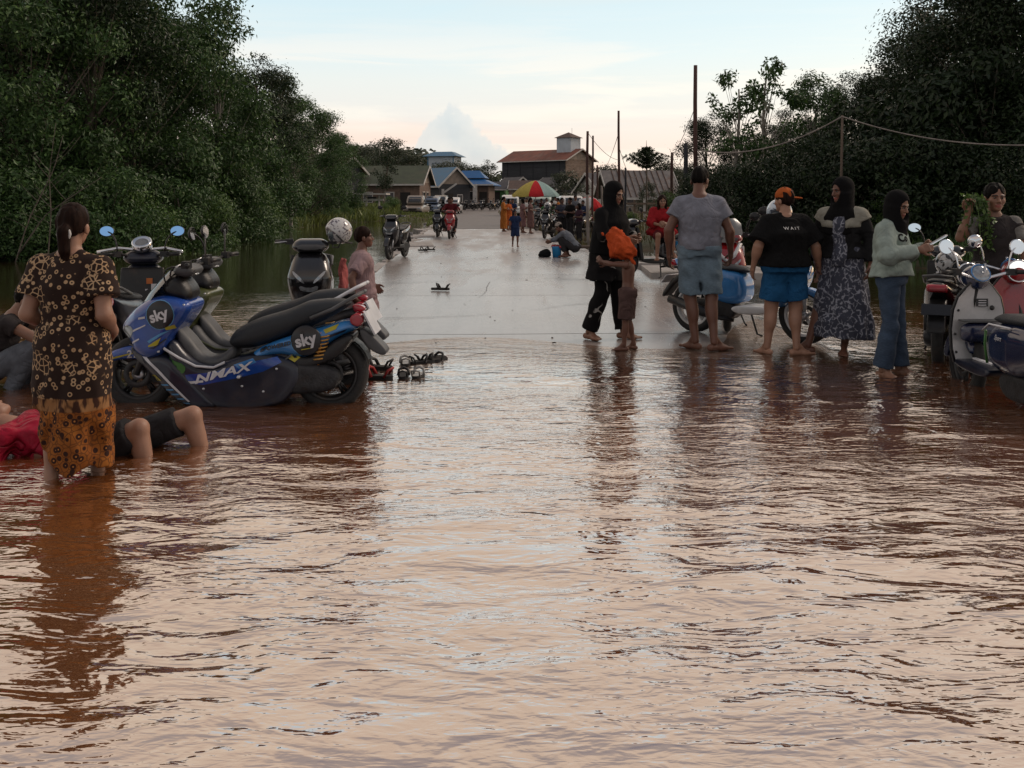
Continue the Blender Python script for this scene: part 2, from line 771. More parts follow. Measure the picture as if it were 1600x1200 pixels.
def flat_poly(poly, cell=0.03):
    """outline filled with small triangles so that it can follow a curved surface"""
    bm = bmesh.new()
    vs = [bm.verts.new((p[0], p[1], 0)) for p in poly]
    bm.faces.new(vs)
    ext = max(np.ptp(np.asarray(poly), axis=0))
    n = int(ext / cell)
    lo = np.asarray(poly).min(0)
    for ax in (0, 1):
        for i in range(1, n + 1):
            co = [0, 0, 0]
            co[ax] = lo[ax] + i * cell
            no = [0, 0, 0]
            no[ax] = 1
            bmesh.ops.bisect_plane(bm, geom=bm.verts[:] + bm.edges[:] + bm.faces[:], plane_co=co, plane_no=no)
    bmesh.ops.triangulate(bm, faces=bm.faces[:])
    V = [(v.co.x, v.co.y) for v in bm.verts]
    bm.verts.index_update()
    F = [tuple(v.index for v in f.verts) for f in bm.faces]
    bm.free()
    return V, F


def circle_pts(c, r, n=20, rz=None):
    rz = rz or r
    return [(c[0] + r * math.cos(2 * PI * i / n), c[1] + rz * math.sin(2 * PI * i / n)) for i in range(n)]


def text2d(body, size, offset=0.0, shear=0.0):
    """lettering as flat triangles centred on the origin"""
    cu = bpy.data.curves.new('lettering', 'FONT')
    cu.body = body
    cu.size = size
    cu.align_x = 'CENTER'
    cu.align_y = 'CENTER'
    cu.offset = offset
    cu.shear = shear
    cu.resolution_u = 3
    o = bpy.data.objects.new('lettering', cu)
    COL.objects.link(o)
    dg = bpy.context.evaluated_depsgraph_get()
    me = o.evaluated_get(dg).to_mesh()
    V = [(v.co.x, v.co.y) for v in me.vertices]
    F = [tuple(p.vertices) for p in me.polygons]
    o.evaluated_get(dg).to_mesh_clear()
    bpy.data.objects.remove(o)
    bpy.data.curves.remove(cu)
    return V, F


def place2d(VF, c, rot=0.0, sx=1.0, sy=1.0):
    cs, sn = math.cos(rot), math.sin(rot)
    return [(c[0] + (x * sx) * cs - (y * sy) * sn, c[1] + (x * sx) * sn + (y * sy) * cs) for x, y in VF[0]], VF[1]


def largest(VF):
    """keep only the biggest connected piece of a projected patch"""
    V, F = VF
    par = list(range(len(V)))

    def root(i):
        while par[i] != i:
            par[i] = par[par[i]]
            i = par[i]
        return i
    for f in F:
        for a in f[1:]:
            par[root(a)] = root(f[0])
    cnt = {}
    for f in F:
        cnt[root(f[0])] = cnt.get(root(f[0]), 0) + 1
    if not cnt:
        return V, F
    best = max(cnt, key=cnt.get)
    keep = [f for f in F if root(f[0]) == best]
    ids = sorted({i for f in keep for i in f})
    new = {o: n for n, o in enumerate(ids)}
    return [V[i] for i in ids], [tuple(new[i] for i in f) for f in keep]
# ------------------------------------------------------------------ terrain
def road_c(Y):
    Y = np.asarray(Y, float)
    q = np.maximum(Y - 90, 0)
    return 0.91 - 0.05 * Y + 0.0018 * q ** 2


ROAD_HW = 2.65


def road_z(Y):
    return np.interp(Y, [-20, 4, 6, 8, 9.2, 10.5, 13, 20, 30, 60, 90, 120, 150, 200, 300, 600],
                     [-.2, -.165, -.11, -.045, -.018, -.004, .012, .038, .06, .1, .3, .75, 1.25, 2.1, 3.2, 5])


def sm(a, b, x):
    t = np.clip((x - a) / (b - a), 0, 1)
    return t * t * (3 - 2 * t)


def vnoise(X, Y, sc, seed=0):
    rg = np.random.default_rng(seed)
    q = 0
    for i in range(7):
        a = rg.uniform(0, 2 * PI)
        k = sc * rg.uniform(0.5, 2.0)
        q = q + np.sin(k * (X * math.cos(a) + Y * math.sin(a)) + rg.uniform(0, 6) + 1.5 * np.sin(k * 0.6 * (Y * math.cos(a) - X * math.sin(a))))
    return q / 7


def terrain(X, Y):
    X, Y = np.asarray(X, float), np.asarray(Y, float)
    zr = road_z(Y)
    d = np.abs(X - road_c(Y)) - ROAD_HW
    left = X < road_c(Y)
    near = sm(17, 12, Y)
    s_near = np.interp(d, [0, 2.5, 4.5, 9], [0.0, .10, .35, .75])
    s_far = np.interp(d, [0, .5, 2.5, 5], [0.0, .1, .5, .8])
    side = zr - 0.03 - np.where(d > 0, near * s_near + (1 - near) * s_far, 0)
    w = 0.7 * vnoise(X, Y, 0.6, 3) + 0.3 * vnoise(X, Y, 2.2, 4)
    bl = np.interp(Y, [-20, 10, 25, 33, 52, 66, 76, 84], [-15, -14, -13.2, -11.2, -12.2, -11.5, -10, -4.0])
    al = bl - X + w
    br = np.interp(Y, [-20, 8, 22, 26, 28.5, 34, 45, 60], [13, 12, 8.6, 7.2, 3.4, 2.7, 1.9, 1.2])
    ar = X - br + w * 0.6
    a = np.where(left, al, ar)
    land = np.interp(a, [-3, 0, .6, 3, 12, 60], [-.8, -.03, .12, .45, .8, 1.6]) + 0.06 * w
    far = sm(80, 95, Y)
    z = np.maximum(side, land)
    z_far = zr - 0.05 + np.interp(d, [0, 2, 8, 60], [0, .1, .35, 1.0]) * 1.0 + 0.05 * w
    z = z * (1 - far) + z_far * far
    hill = sm(190, 260, Y) * sm(-12, -34, X) * 8
    z = z + hill
    # stay under the carriageway itself
    return np.where(d < 0.0, np.minimum(z, zr - 0.07), z)


def lines(*segs):
    """grid lines from (start, stop, step) runs"""
    out = []
    for a, b, st in segs:
        out += list(np.arange(a, b, st))
    return np.array(sorted(set(np.round(out, 4))))


def sheet(xs, ys, zf):
    X, Y = np.meshgrid(xs, ys)
    Z = zf(X, Y)
    V = np.stack([X, Y, Z], -1).reshape(-1, 3)
    nx, ny = len(xs), len(ys)
    i = (np.arange(ny - 1)[:, None] * nx + np.arange(nx - 1)[None]).ravel()
    return V, np.stack([i, i + 1, i + nx + 1, i + nx], 1)


def ground_mat(t, oc):
    n = t.noise(oc, 0.5, 6.0, 0.6)
    n2 = t.noise(oc, 5.0, 5.0, 0.6)
    c = t.ramp(n, [(0.38, (.085, .06, .036, 1)), (0.5, (.06, .062, .028, 1)), (0.62, (.045, .066, .02, 1))])
    c = t.mix(t.mapr(n2, 0.4, 0.7, 0, .6), c, (.11, .085, .055, 1))
    sp = t.n('ShaderNodeSeparateXYZ', i0=oc)
    c = t.mix(t.mapr(sp.outputs[2], 0.03, -0.02), c, (.10, .045, .022, 1))
    bs = t.n('ShaderNodeBsdfPrincipled', **{'Base__Color': c, 'Roughness': 0.85})
    nb = t.noise(oc, 14.0, 5.0)
    bp = t.n('ShaderNodeBump', Strength=0.7, Distance=0.06, Height=nb)
    t.t.links.new(bp.outputs[0], bs.inputs['Normal'])
    t.n('ShaderNodeOutputMaterial', Surface=bs.outputs[0])


M_GROUND = matnodes('earth', ground_mat)
xs = lines((-400, -60, 20), (-60, -20, 2.5), (-20, 20, 0.4), (20, 60, 2.5), (60, 401, 20))
ys = lines((-30, 2, 2), (2, 60, 0.5), (60, 120, 1.5), (120, 300, 6), (300, 901, 50))
g = MB().add(sheet(xs, ys, terrain), M_GROUND, True).build('ground')
tag(g, 'brown and green earth banks rising out of the flood on both sides', None, None, 'structure')

# ------------------------------------------------------------------ road
def concrete_mat(t, oc):
    n = t.noise(t.vmul(oc, (1, .35, 1)), 1.4, 6.0, 0.62)
    n2 = t.noise(oc, 9.0, 5.0, 0.6)
    c = t.ramp(n, [(0.3, (.26, .235, .225, 1)), (0.52, (.34, .31, .296, 1)), (0.72, (.40, .37, .352, 1))])
    c = t.mix(t.mapr(n2, 0.35, 0.75, 0, 0.3), c, (.20, .175, .16, 1))
    st = t.noise(t.vmul(oc, (5.0, .12, 1)), 1.0, 4.0, 0.6)
    c = t.mix(t.mapr(st, 0.5, 0.7, 0, .5), c, (.19, .165, .15, 1))
    wet = t.noise(t.vmul(oc, (.9, .16, 1)), 1.5, 7.0, 0.68, 0.6)
    sp = t.n('ShaderNodeSeparateXYZ', i0=oc)
    wz = t.mapr(sp.outputs[1], 40.0, 12.0, -0.05, 0.22)
    wf = t.mapr(t.math('ADD', wet, wz), 0.38, 0.68, 0, 1, True)
    c = t.mix(t.math('MULTIPLY', wf, 0.35), c, (.15, .13, .12, 1))
    r = t.mapr(wf, 0, 1, 0.48, 0.24)
    bs = t.n('ShaderNodeBsdfPrincipled', **{'Base__Color': c, 'Roughness': r})
    nb = t.noise(t.vmul(oc, (1, .5, 1)), 30.0, 5.0, 0.6)
    bs.inputs['Specular IOR Level'].default_value = .75
    bp = t.n('ShaderNodeBump', Strength=0.16, Distance=0.010, Height=nb)
    t.t.links.new(bp.outputs[0], bs.inputs['Normal'])
    t.n('ShaderNodeOutputMaterial', Surface=bs.outputs[0])


M_CONC = matnodes('wet concrete', concrete_mat)
M_ASPH = mat('asphalt', (.125, .108, .103), 0.62, 0, .2, 3.0, 0.4, 60, dirt=(.17, .15, .14), dirt_amt=.6, aniso=(1, .3, 1))
M_KERB = mat('pale concrete', (.34, .31, .29), 0.75, 0, .25, 4.0, .4, 30, dirt=(.12, .10, .08), dirt_amt=.7)

road = thing('road', 'flooded village road running away to the houses', None)
road['kind'] = 'structure'


def slab(y0, y1, zo=0.0, hw=ROAD_HW, nx=23, ny=13, th=0.22):
    us = np.linspace(-1, 1, nx)
    yy = np.linspace(y0, y1, ny)
    U, Y = np.meshgrid(us, yy)
    X = road_c(Y) + U * hw + np.where(np.abs(U) > .99, 0.05 * vnoise(0 * Y, Y, 3.0, 5), 0)
    Z = road_z(Y) + zo + 0.016 * vnoise(X, Y, 1.1, 9) + 0.012 * (1 - U ** 2)
    V = np.stack([X, Y, Z], -1).reshape(-1, 3)
    i = (np.arange(ny - 1)[:, None] * nx + np.arange(nx - 1)[None]).ravel()
    F = [tuple(q) for q in np.stack([i, i + 1, i + nx + 1, i + nx], 1)]
    rim = list(range(nx)) + [k * nx + nx - 1 for k in range(1, ny)] + [ny * nx - 1 - k for k in range(1, nx)] + [k * nx for k in range(ny - 2, 0, -1)]
    n0 = len(V)
    low = V[rim] - np.array([0, 0, th])
    V = np.concatenate([V, V[rim], low])
    m = len(rim)
    F += [(n0 + k, n0 + m + k, n0 + m + (k + 1) % m, n0 + (k + 1) % m) for k in range(m)]
    return V, F


yb = [-8, -3, 2, 6.2, 10.2, 14.2, 18.3, 23.0, 28, 33, 38, 43, 48.2]
for a, b in zip(yb[:-1], yb[1:]):
    part('concrete_slab', slab(a + .012, b - .012), M_CONC, road)
q = slab(48.2, 190, 0.012, 2.45, 11, 140, 0.3)
part('asphalt_surface', q, M_ASPH, road)
# ragged paler edging along the left side and the broken shoulder slabs beyond it
for k, y in enumerate(np.arange(13.5, 60, 1.55)):
    w = 0.16 + 0.1 * math.sin(k * 1.7)
    xc = float(road_c(y)) - ROAD_HW - 0.1
    part('kerb_stone', box((xc, y, float(road_z(y)) - 0.07), (w, 1.46, .16 + .03 * math.sin(k * 2.3)), rz=0.05 + 0.03 * math.sin(k * 3.1)), M_KERB, road, False)
for k, (px, py) in enumerate([(672, 372), (694, 361), (706, 350), (660, 385), (715, 343), (650, 379)]):
    x, y, z = G(px - 18, py)
    w = 1.3 + .5 * math.sin(k)
    part('shoulder_slab', box((x, y, 0.03), (w, 2.6 + .6 * math.cos(k * 2), .12), rz=.05 + .2 * math.sin(k * 2.2), R3=None), M_KERB, road, False)

# right hand concrete apron where the seated girl's motorbike stands
part('shoulder_slab', box((3.75, 18.6, 0.05), (2.3, 2.2, .14), rz=-.05), M_KERB, road, False)
part('shoulder_slab', box((3.65, 21.4, 0.07), (2.3, 2.6, .14), rz=.04), M_KERB, road, False)


# ------------------------------------------------------------------ flood water
def water_mat(t, oc):
    dep = t.n('ShaderNodeAttribute', _attribute_name='depth').outputs['Fac']
    n1 = t.noise(t.vmul(oc, (0.95, 2.0, 1)), 2.7, 3.0, 0.5, 0.6)
    n2 = t.noise(t.vmul(oc, (1, 2.4, 1)), 11.0, 2.0, 0.5, 0.6)
    n3 = t.noise(t.vmul(oc, (1, 2.0, 1)), 26.0, 2.0, 0.5)
    sp = t.n('ShaderNodeSeparateXYZ', i0=oc)
    patch = t.mapr(t.noise(t.vmul(oc, (.5, 1, 1)), 0.55, 3.0), 0.36, 0.62, 0.3, 1.0, True)
    patch = t.math('MULTIPLY', patch, t.mapr(sp.outputs[1], 3.0, 5.2, .55, 1.0, True))
    h = t.math('ADD', t.math('MULTIPLY', n1, 0.95), t.math('MULTIPLY', t.math('MULTIPLY', n2, patch), 0.36))
    h = t.math('ADD', h, t.math('MULTIPLY', t.math('MULTIPLY', n3, patch), 0.09))
    sp = t.n('ShaderNodeSeparateXYZ', i0=oc)
    # open road water is ruffled, the ditches farther off lie calm
    calm = t.mapr(sp.outputs[1], 11.0, 17.0, 1.0, 0.14, True)
    bp = t.n('ShaderNodeBump', Strength=t.math('MULTIPLY', calm, 0.80), Distance=0.034, Height=h)
    mud = t.noise(t.vmul(oc, (.4, .8, 1)), 0.9, 4.0, 0.6)
    c = t.ramp(mud, [(0.3, (.165, .056, .017, 1)), (0.7, (.225, .082, .026, 1))])
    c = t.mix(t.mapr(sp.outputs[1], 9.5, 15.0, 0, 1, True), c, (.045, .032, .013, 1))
    df = t.n('ShaderNodeBsdfDiffuse', Color=c, Normal=bp.outputs[0])
    gl = t.n('ShaderNodeBsdfGlossy', Color=(1, 1, 1, 1), Roughness=0.035, Normal=bp.outputs[0])
    fr0 = t.n('ShaderNodeFresnel', IOR=1.5, Normal=bp.outputs[0])
    fr = t.n('ShaderNodeMath', _operation='MULTIPLY_ADD', i0=fr0.outputs[0], i1=.50, i2=.50)
    tr = t.n('ShaderNodeBsdfTransparent', Color=(.95, .84, .76, 1))
    thick = t.mapr(dep, 0.0, 0.11, 0.0, 1.0)
    body = t.n('ShaderNodeMixShader', i0=thick, i1=tr.outputs[0], i2=df.outputs[0])
    mx = t.n('ShaderNodeMixShader', i0=t.math('MULTIPLY', fr.outputs[0], t.mapr(dep, 0.0, 0.03, 0.35, 1.0)), i1=body.outputs[0], i2=gl.outputs[0])
    t.n('ShaderNodeOutputMaterial', Surface=mx.outputs[0])


M_WATER = matnodes('muddy flood water', water_mat)


FEET = [(-2.28, 4.86), (-2.10, 5.05), (-2.15, 5.30), (-1.9, 5.52), (-1.28, 6.76), (-2.6, 6.76), (1.2, 9.05), (1.72, 9.2), (1.9, 9.1), (2.35, 8.85), (2.6, 8.8), (3.1, 8.95), (3.05, 7.9), (3.25, 7.85), (-1.2, 7.75), (3.58, 7.5), (3.58, 6.3), (2.95, 9.3)]


def waves(X, Y):
    rg = np.random.default_rng(21)
    z = 0
    pat = 0.6 + 0.4 * vnoise(X, Y, 0.8, 31)
    for i in range(26):
        lam = 0.26 * (1.15 ** i) if i < 14 else rg.uniform(.3, .9)
        a = rg.normal(PI / 2 + .12, 0.52)
        k = 2 * PI / lam
        sl_ = 0.0155 * (0.8 if lam < .4 else 1.0)
        ph = rg.uniform(0, 6.28)
        wob = 0.8 * np.sin(0.5 * k * (X * math.sin(a) - Y * math.cos(a)) * .5 + ph * 2)
        z = z + sl_ / k * np.sin(k * (X * math.cos(a) + Y * math.sin(a)) + ph + wob)
    dep = np.clip(-terrain_road(X, Y), 0, .3)
    z = z * pat
    # rings where legs stand in the current
    for cx, cy in FEET:
        r_ = np.hypot(X - cx, (Y - cy) * 1.0)
        z = z + .006 * np.cos(r_ * 2 * PI / .13 + cx * 9) * np.exp(-r_ / .28)
    return z * sm(0.004, 0.05, dep) * sm(15, 10, Y)


def terrain_road(X, Y):
    d = np.abs(X - road_c(Y)) - ROAD_HW
    zr = road_z(Y) + 0.016 * vnoise(X, Y, 1.1, 9) + 0.012
    return np.where(d < 0, zr, terrain(X, Y))


xs = lines((-120, -24, 6), (-24, -8, .5), (-8, 8, .05), (8, 24, .5), (24, 121, 6))
ys = lines((-14, 1.2, .6), (1.2, 6, .032), (6, 13, .045), (13, 24, .4), (24, 92, 2.0))
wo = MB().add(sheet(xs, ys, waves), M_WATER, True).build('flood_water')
X, Y = np.meshgrid(xs, ys)
at = wo.data.attributes.new('depth', 'FLOAT', 'POINT')
at.data.foreach_set('value', np.clip(-terrain_road(X, Y), 0, 1).astype(np.float32).ravel())
tag(wo, 'rippled red brown flood water covering the road', None, None, 'structure')


def gz(x, y):
    """height of the ground or carriageway under a point"""
    return float(terrain_road(np.array(x), np.array(y)))


# grit, twigs and leaf bits scattered on the wet concrete
rgd = np.random.default_rng(77)
deb = MB()
M_BIT = mat('road grit', (.045, .035, .028), .8, 0, .5, 30)
for k in range(60):
    yy = 9.6 + 26 * rgd.random() ** 1.6
    xx = float(road_c(yy)) + rgd.uniform(-2.5, 2.5)
    r_ = rgd.uniform(.005, .013)
    deb.add(xf(box((0, 0, 0), (r_ * rgd.uniform(1, 3.5), r_, r_ * .7)), rotz(rgd.uniform(0, 3)), (xx, yy, gz(xx, yy) + r_ * .3)), M_BIT)
tag(deb.build('road_grit'), 'dark grit and bits of twig scattered on the wet concrete', None, None, 'stuff')

# hairline cracks wandering over the slabs
M_CRACK = mat('dark crack', (.05, .042, .038), .9)
for k, (x0, y0, x1, y1) in enumerate([(-2.2, 11.3, -.3, 11.9), (-2.4, 16.2, -.9, 16.8), (.2, 12.4, 1.5, 13.5), (-1.2, 20.5, .3, 22.3), (.6, 17.2, 2.0, 17.0), (-.6, 13.0, -.2, 18.0), (.9, 19.0, 1.2, 27.0)]):
    V, F = [], []
    n_ = 26
    for i in range(n_):
        t_ = i / (n_ - 1)
        xx, yy = x0 + (x1 - x0) * t_ + .05 * math.sin(9 * t_ + k) + rgd.normal() * .012, y0 + (y1 - y0) * t_ + .06 * math.sin(7 * t_ + 2 * k) + rgd.normal() * .012
        w_ = .004 + .010 * math.sin(PI * t_) * rgd.uniform(.4, 1)
        zz = gz(xx, yy) + .006
        V += [(xx - w_ * .3, yy - w_, zz), (xx + w_ * .3, yy + w_, zz)]
    F = [(2 * i, 2 * i + 1, 2 * i + 3, 2 * i + 2) for i in range(n_ - 1)]
    part('crack', (V, F), M_CRACK, road, False)
# ------------------------------------------------------------------ vegetation
def leaf_mat(name, c, var=0.45, rough=0.42):
    def fn(t, oc):
        g = t.n('ShaderNodeNewGeometry')
        rnd = g.outputs['Random Per Island']
        n = t.noise(oc, 0.9, 3.0)
        a = tuple(x * (1 - var) for x in c) + (1,)
        b = (min(1, c[0] * (1 + var * 2.2)), min(1, c[1] * (1 + var * 1.6)), c[2] * (1 + var * .9), 1)
        k = t.ramp(rnd, [(0.0, a), (0.55, (*c, 1)), (1.0, b)])
        k = t.mix(t.mapr(n, 0.35, 0.65, 0, .5), k, tuple(x * 0.62 for x in c) + (1,))
        bs = t.n('ShaderNodeBsdfPrincipled', **{'Base__Color': k, 'Roughness': rough})
        bs.inputs['Specular IOR Level'].default_value = .3
        tr = t.n('ShaderNodeBsdfTranslucent', Color=k)
        mx = t.n('ShaderNodeMixShader', i0=0.22, i1=bs.outputs[0], i2=tr.outputs[0])
        t.n('ShaderNodeOutputMaterial', Surface=mx.outputs[0])
    return matnodes(name, fn)


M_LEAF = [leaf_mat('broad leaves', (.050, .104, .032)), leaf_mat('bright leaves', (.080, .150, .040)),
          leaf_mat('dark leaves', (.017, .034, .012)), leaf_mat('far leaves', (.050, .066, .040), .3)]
M_GRASS = leaf_mat('grass blades', (.145, .185, .052), .4)
M_DRYG = leaf_mat('dry weeds', (.115, .105, .045), .4)
M_BARK = mat('bark', (.12, .10, .08), 0.9, 0, .4, 6, .6, 40)
M_BARKP = mat('pale bark', (.26, .24, .21), 0.85, 0, .4, 6, .5, 40)


def leaves(C, N, size, droop=0.4, width=0.42, rg=RNG):
    """one folded blade of four corners for every centre C with outward direction N"""
    n = len(C)
    N = N / (np.linalg.norm(N, axis=1, keepdims=True) + 1e-9)
    r = rg.normal(size=(n, 3))
    ax = np.cross(N, r)
    ax /= np.linalg.norm(ax, axis=1, keepdims=True) + 1e-9
    ax = ax + N * 0.35 + np.array([0, 0, -droop])
    ax /= np.linalg.norm(ax, axis=1, keepdims=True)
    nn = N + rg.normal(size=(n, 3)) * 0.45 + np.array([0, 0, .35])
    sd = np.cross(ax, nn)
    sd /= np.linalg.norm(sd, axis=1, keepdims=True) + 1e-9
    up = np.cross(sd, ax)
    L = (size * rg.uniform(.65, 1.3, n))[:, None]
    Wd = L * width
    a = C
    tip = C + ax * L
    l = C + ax * L * .45 + sd * Wd * .5 + up * L * .06
    rr = C + ax * L * .45 - sd * Wd * .5 + up * L * .06
    V = np.stack([a, rr, tip, l], 1).reshape(-1, 3)
    F = np.arange(4 * n).reshape(n, 4)
    return V, F


def clump_points(cs, rs, per, rg, squash=0.75, shell=0.55):
    C, N = [], []
    for c, r in zip(cs, rs):
        m = max(4, int(per * (r / np.mean(rs)) ** 2))
        d = rg.normal(size=(m, 3))
        d /= np.linalg.norm(d, axis=1, keepdims=True)
        rad = r * (shell + (1 - shell) * rg.random(m)) * (1 + .25 * rg.normal(size=m))
        C.append(np.asarray(c) + d * rad[:, None] * np.array([1, 1, squash]))
        N.append(d)
    return np.concatenate(C), np.concatenate(N)


def tree(name, label, H, crown_w, base=0.25, nclump=40, per=190, leaf=.16, lm=0, bark=None, seed=1, lean=0.0, shape='oval', clump=(.5, 1.0), droop=.4, width=.42, trunks=1, cat='tree', group=None, shell=.55):
    rg = np.random.default_rng(seed)
    root = thing(name, label, cat, group=group)
    cs, rs = [], []
    for i in range(nclump):
        z = rg.uniform(base, 1.0)
        tz = (z - base) / (1 - base)
        if shape == 'oval':
            prof = math.sqrt(max(0.02, 1 - (2 * tz - 0.9) ** 2 / 1.25))
        elif shape == 'wall':
            prof = 1.0 - 0.55 * tz ** 2.2
        else:
            prof = 0.35 + 0.65 * tz
        a = rg.uniform(0, 2 * PI)
        rr = crown_w * prof * math.sqrt(rg.uniform(0.12, 1))
        cs.append((rr * math.cos(a) + lean * z * H, rr * math.sin(a), z * H * (1 - .03 * rr)))
        rs.append(rg.uniform(*clump))
    tb = MB()
    bark = bark or M_BARK
    r0 = 0.012 * H + .03
    for k in range(trunks):
        ox, oy = (rg.normal() * .5, rg.normal() * .5) if trunks > 1 else (0, 0)
        topz = H * rg.uniform(.75, .9)
        pts = [(ox * (1 - t * .3) + lean * t * H + .12 * math.sin(3 * t + seed + k) * t * 3, oy + .1 * math.cos(4 * t + k) * t * 3, -0.6 + t * (topz + .6)) for t in np.linspace(0, 1, 9)]
        tb.add(tube(pts, [r0 * (1.25 - t) / trunks ** .4 + .008 for t in np.linspace(0, 1, 9)], 7), bark, True)
        for c in cs[k::trunks]:
            t0 = min(0.92, max(0.12, (c[2] / H) * .78 - .05))
            i = t0 * 8
            p0 = np.array(pts[int(i)]) * (1 - i % 1) + np.array(pts[min(8, int(i) + 1)]) * (i % 1)
            mid = (p0 + np.array(c)) / 2 + np.array([0, 0, -.12 * crown_w * .5])
            rb = r0 * .34 * (1.1 - t0) / trunks ** .4 + .006
            tb.add(tube(bez(p0, mid, c, 5), [rb, rb * .8, rb * .6, rb * .4, .004], 5), bark, True)
    tb.build('trunk', root)
    C, N = clump_points(cs, rs, per, rg, shell=shell)
    keep = C[:, 2] > 0.02
    V, F = leaves(C[keep], N[keep], leaf, droop, width, rg)
    cr = MB().add((V, F), M_LEAF[lm]).build('crown', root)
    cr['kind'] = 'stuff'
    return root


def X0_(px, Y):
    return (px - 800) * Y / FPX


TREE_N = [0]


def put_tree(proto, px, Y, top, H0, label, rot=None, group=None, base_z=None):
    x = (px - 800) * Y / FPX
    z = float(terrain(x, Y)) if base_z is None else base_z
    top_z = CAM_H + (317 - top) * Y / FPX
    s_ = max(.2, (top_z - z) / H0)
    if not proto.get('used'):
        o = proto
        o['used'] = 1
        o['label'] = label
    else:
        o = copy_tree(proto, label=label)
    if group:
        o['group'] = group
    TREE_N[0] += 1
    o.location = (x, Y, z - .05)
    o.rotation_euler = (0, 0, rot if rot is not None else TREE_N[0] * 2.4)
    o.scale = (s_ * (1 + .1 * math.sin(TREE_N[0] * 3)),) * 2 + (s_,)
    return o


GL, GR = 'trees along the left bank', 'trees along the right bank'
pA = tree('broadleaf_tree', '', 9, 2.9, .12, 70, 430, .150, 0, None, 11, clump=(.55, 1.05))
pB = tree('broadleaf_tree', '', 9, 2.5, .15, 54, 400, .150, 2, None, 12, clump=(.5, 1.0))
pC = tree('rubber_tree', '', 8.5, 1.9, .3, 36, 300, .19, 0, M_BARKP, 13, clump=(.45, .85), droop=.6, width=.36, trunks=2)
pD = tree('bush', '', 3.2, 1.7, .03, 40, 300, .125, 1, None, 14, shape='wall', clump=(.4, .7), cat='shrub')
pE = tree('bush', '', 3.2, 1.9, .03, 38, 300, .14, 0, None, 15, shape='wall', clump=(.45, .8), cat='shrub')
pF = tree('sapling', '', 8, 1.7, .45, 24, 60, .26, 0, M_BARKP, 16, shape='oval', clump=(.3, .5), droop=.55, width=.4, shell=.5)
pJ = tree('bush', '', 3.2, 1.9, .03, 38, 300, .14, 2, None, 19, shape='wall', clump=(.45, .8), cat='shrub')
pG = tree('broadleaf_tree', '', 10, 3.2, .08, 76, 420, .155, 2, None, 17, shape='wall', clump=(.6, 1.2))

# left bank, from the edge of the frame towards the village
L = [(pA, -70, 24.5, -170, 'darkest tall tree at the far left edge, crown past the top'),
     (pA, 45, 26, -120, 'tall leafy tree standing behind the woman in the patterned dress'),
     (pB, 128, 27.5, -110, 'tall dark tree left of the small blue mirror, crown past the top'),
     (pA, 205, 30, -60, 'broad leafy tree above the blue scooter, crown reaching the top edge'),
     (pG, 120, 38, -120, 'dense tree behind the front row over the patterned dress'),
     (pC, 328, 33.5, -34, 'feathery topped rubber tree jutting into the sky left of the clouds'),
     (pA, 268, 34, 30, 'dark crown under the feathery topped rubber tree'),
     (pA, 352, 41, 140, 'rounded green tree right of the feathery topped rubber tree'),
     (pB, 402, 47, 78, 'pointed tree crown second in height along the sloping left treeline'),
     (pC, 442, 53, 108, 'dark tree on the downward slope of the left treeline'),
     (pA, 478, 60, 152, 'leafy tree halfway down the slope of the left treeline'),
     (pC, 505, 66, 180, 'pale stemmed tree low on the slope of the left treeline'),
     (pA, 530, 74, 208, 'last rounded tree of the left treeline beside the red roof'),
     (pC, 455, 50, 190, 'thin pale trunks in front of the shaded shed on the left bank'),
     (pG, 0, 34, -150, 'tall tree filling the gap behind the far left pair'),
     (pB, 225, 40, -10, 'shaded crown between the leafy tree and the rubber tree'),
     (pB, -150, 27, -100, 'tree mostly outside the left edge of the picture')]
for p_, px, Y_, top, lab in L[:-1]:
    put_tree(p_, px, Y_, top, {pA: 9.3, pB: 9.3, pC: 8.9, pG: 10.4}[p_], lab, group=GL)
B = [(pE, -20, 23.5, 250), (pE, 40, 24, 270), (pD, 105, 24.5, 292), (pE, 160, 25, 250), (pD, 215, 26, 280), (pE, 262, 28, 262), (pD, 310, 30, 285), (pE, 350, 34, 250), (pD, 395, 40, 280),
     (pE, 150, 27, 180), (pE, 250, 30, 190), (pE, 60, 27, 170), (pE, 330, 34, 210), (pE, 390, 43, 220),
     (pD, 425, 47, 305), (pD, 470, 57, 326), (pD, 505, 63, 326), (pD, 540, 70, 315), (pD, 445, 51, 318), (pD, 520, 66, 322)]
ORD = ['first', 'second', 'third', 'fourth', 'fifth', 'sixth', 'seventh', 'eighth', 'ninth', 'tenth', 'eleventh', 'twelfth', 'thirteenth', 'fourteenth']


def bush_row(B, n_front, what, where, group, rev=False):
    """bushes labelled by their order along the bank, front and back row apart"""
    for row, items in (('front', B[:n_front]), ('back', B[n_front:])):
        items = sorted(items, key=lambda q: -q[1] if rev else q[1])
        for k, (p_, px, Y_, top) in enumerate(items):
            put_tree(p_, px, Y_, top, 3.6, '%s %s in the %s row %s' % (ORD[k], what, row, where), group=group)


F_ = B[:9] + B[14:18]
bush_row(F_ + B[9:14] + B[18:], len(F_), 'leafy bush', 'along the left waterline counted from the left edge', 'bushes along the left waterline')

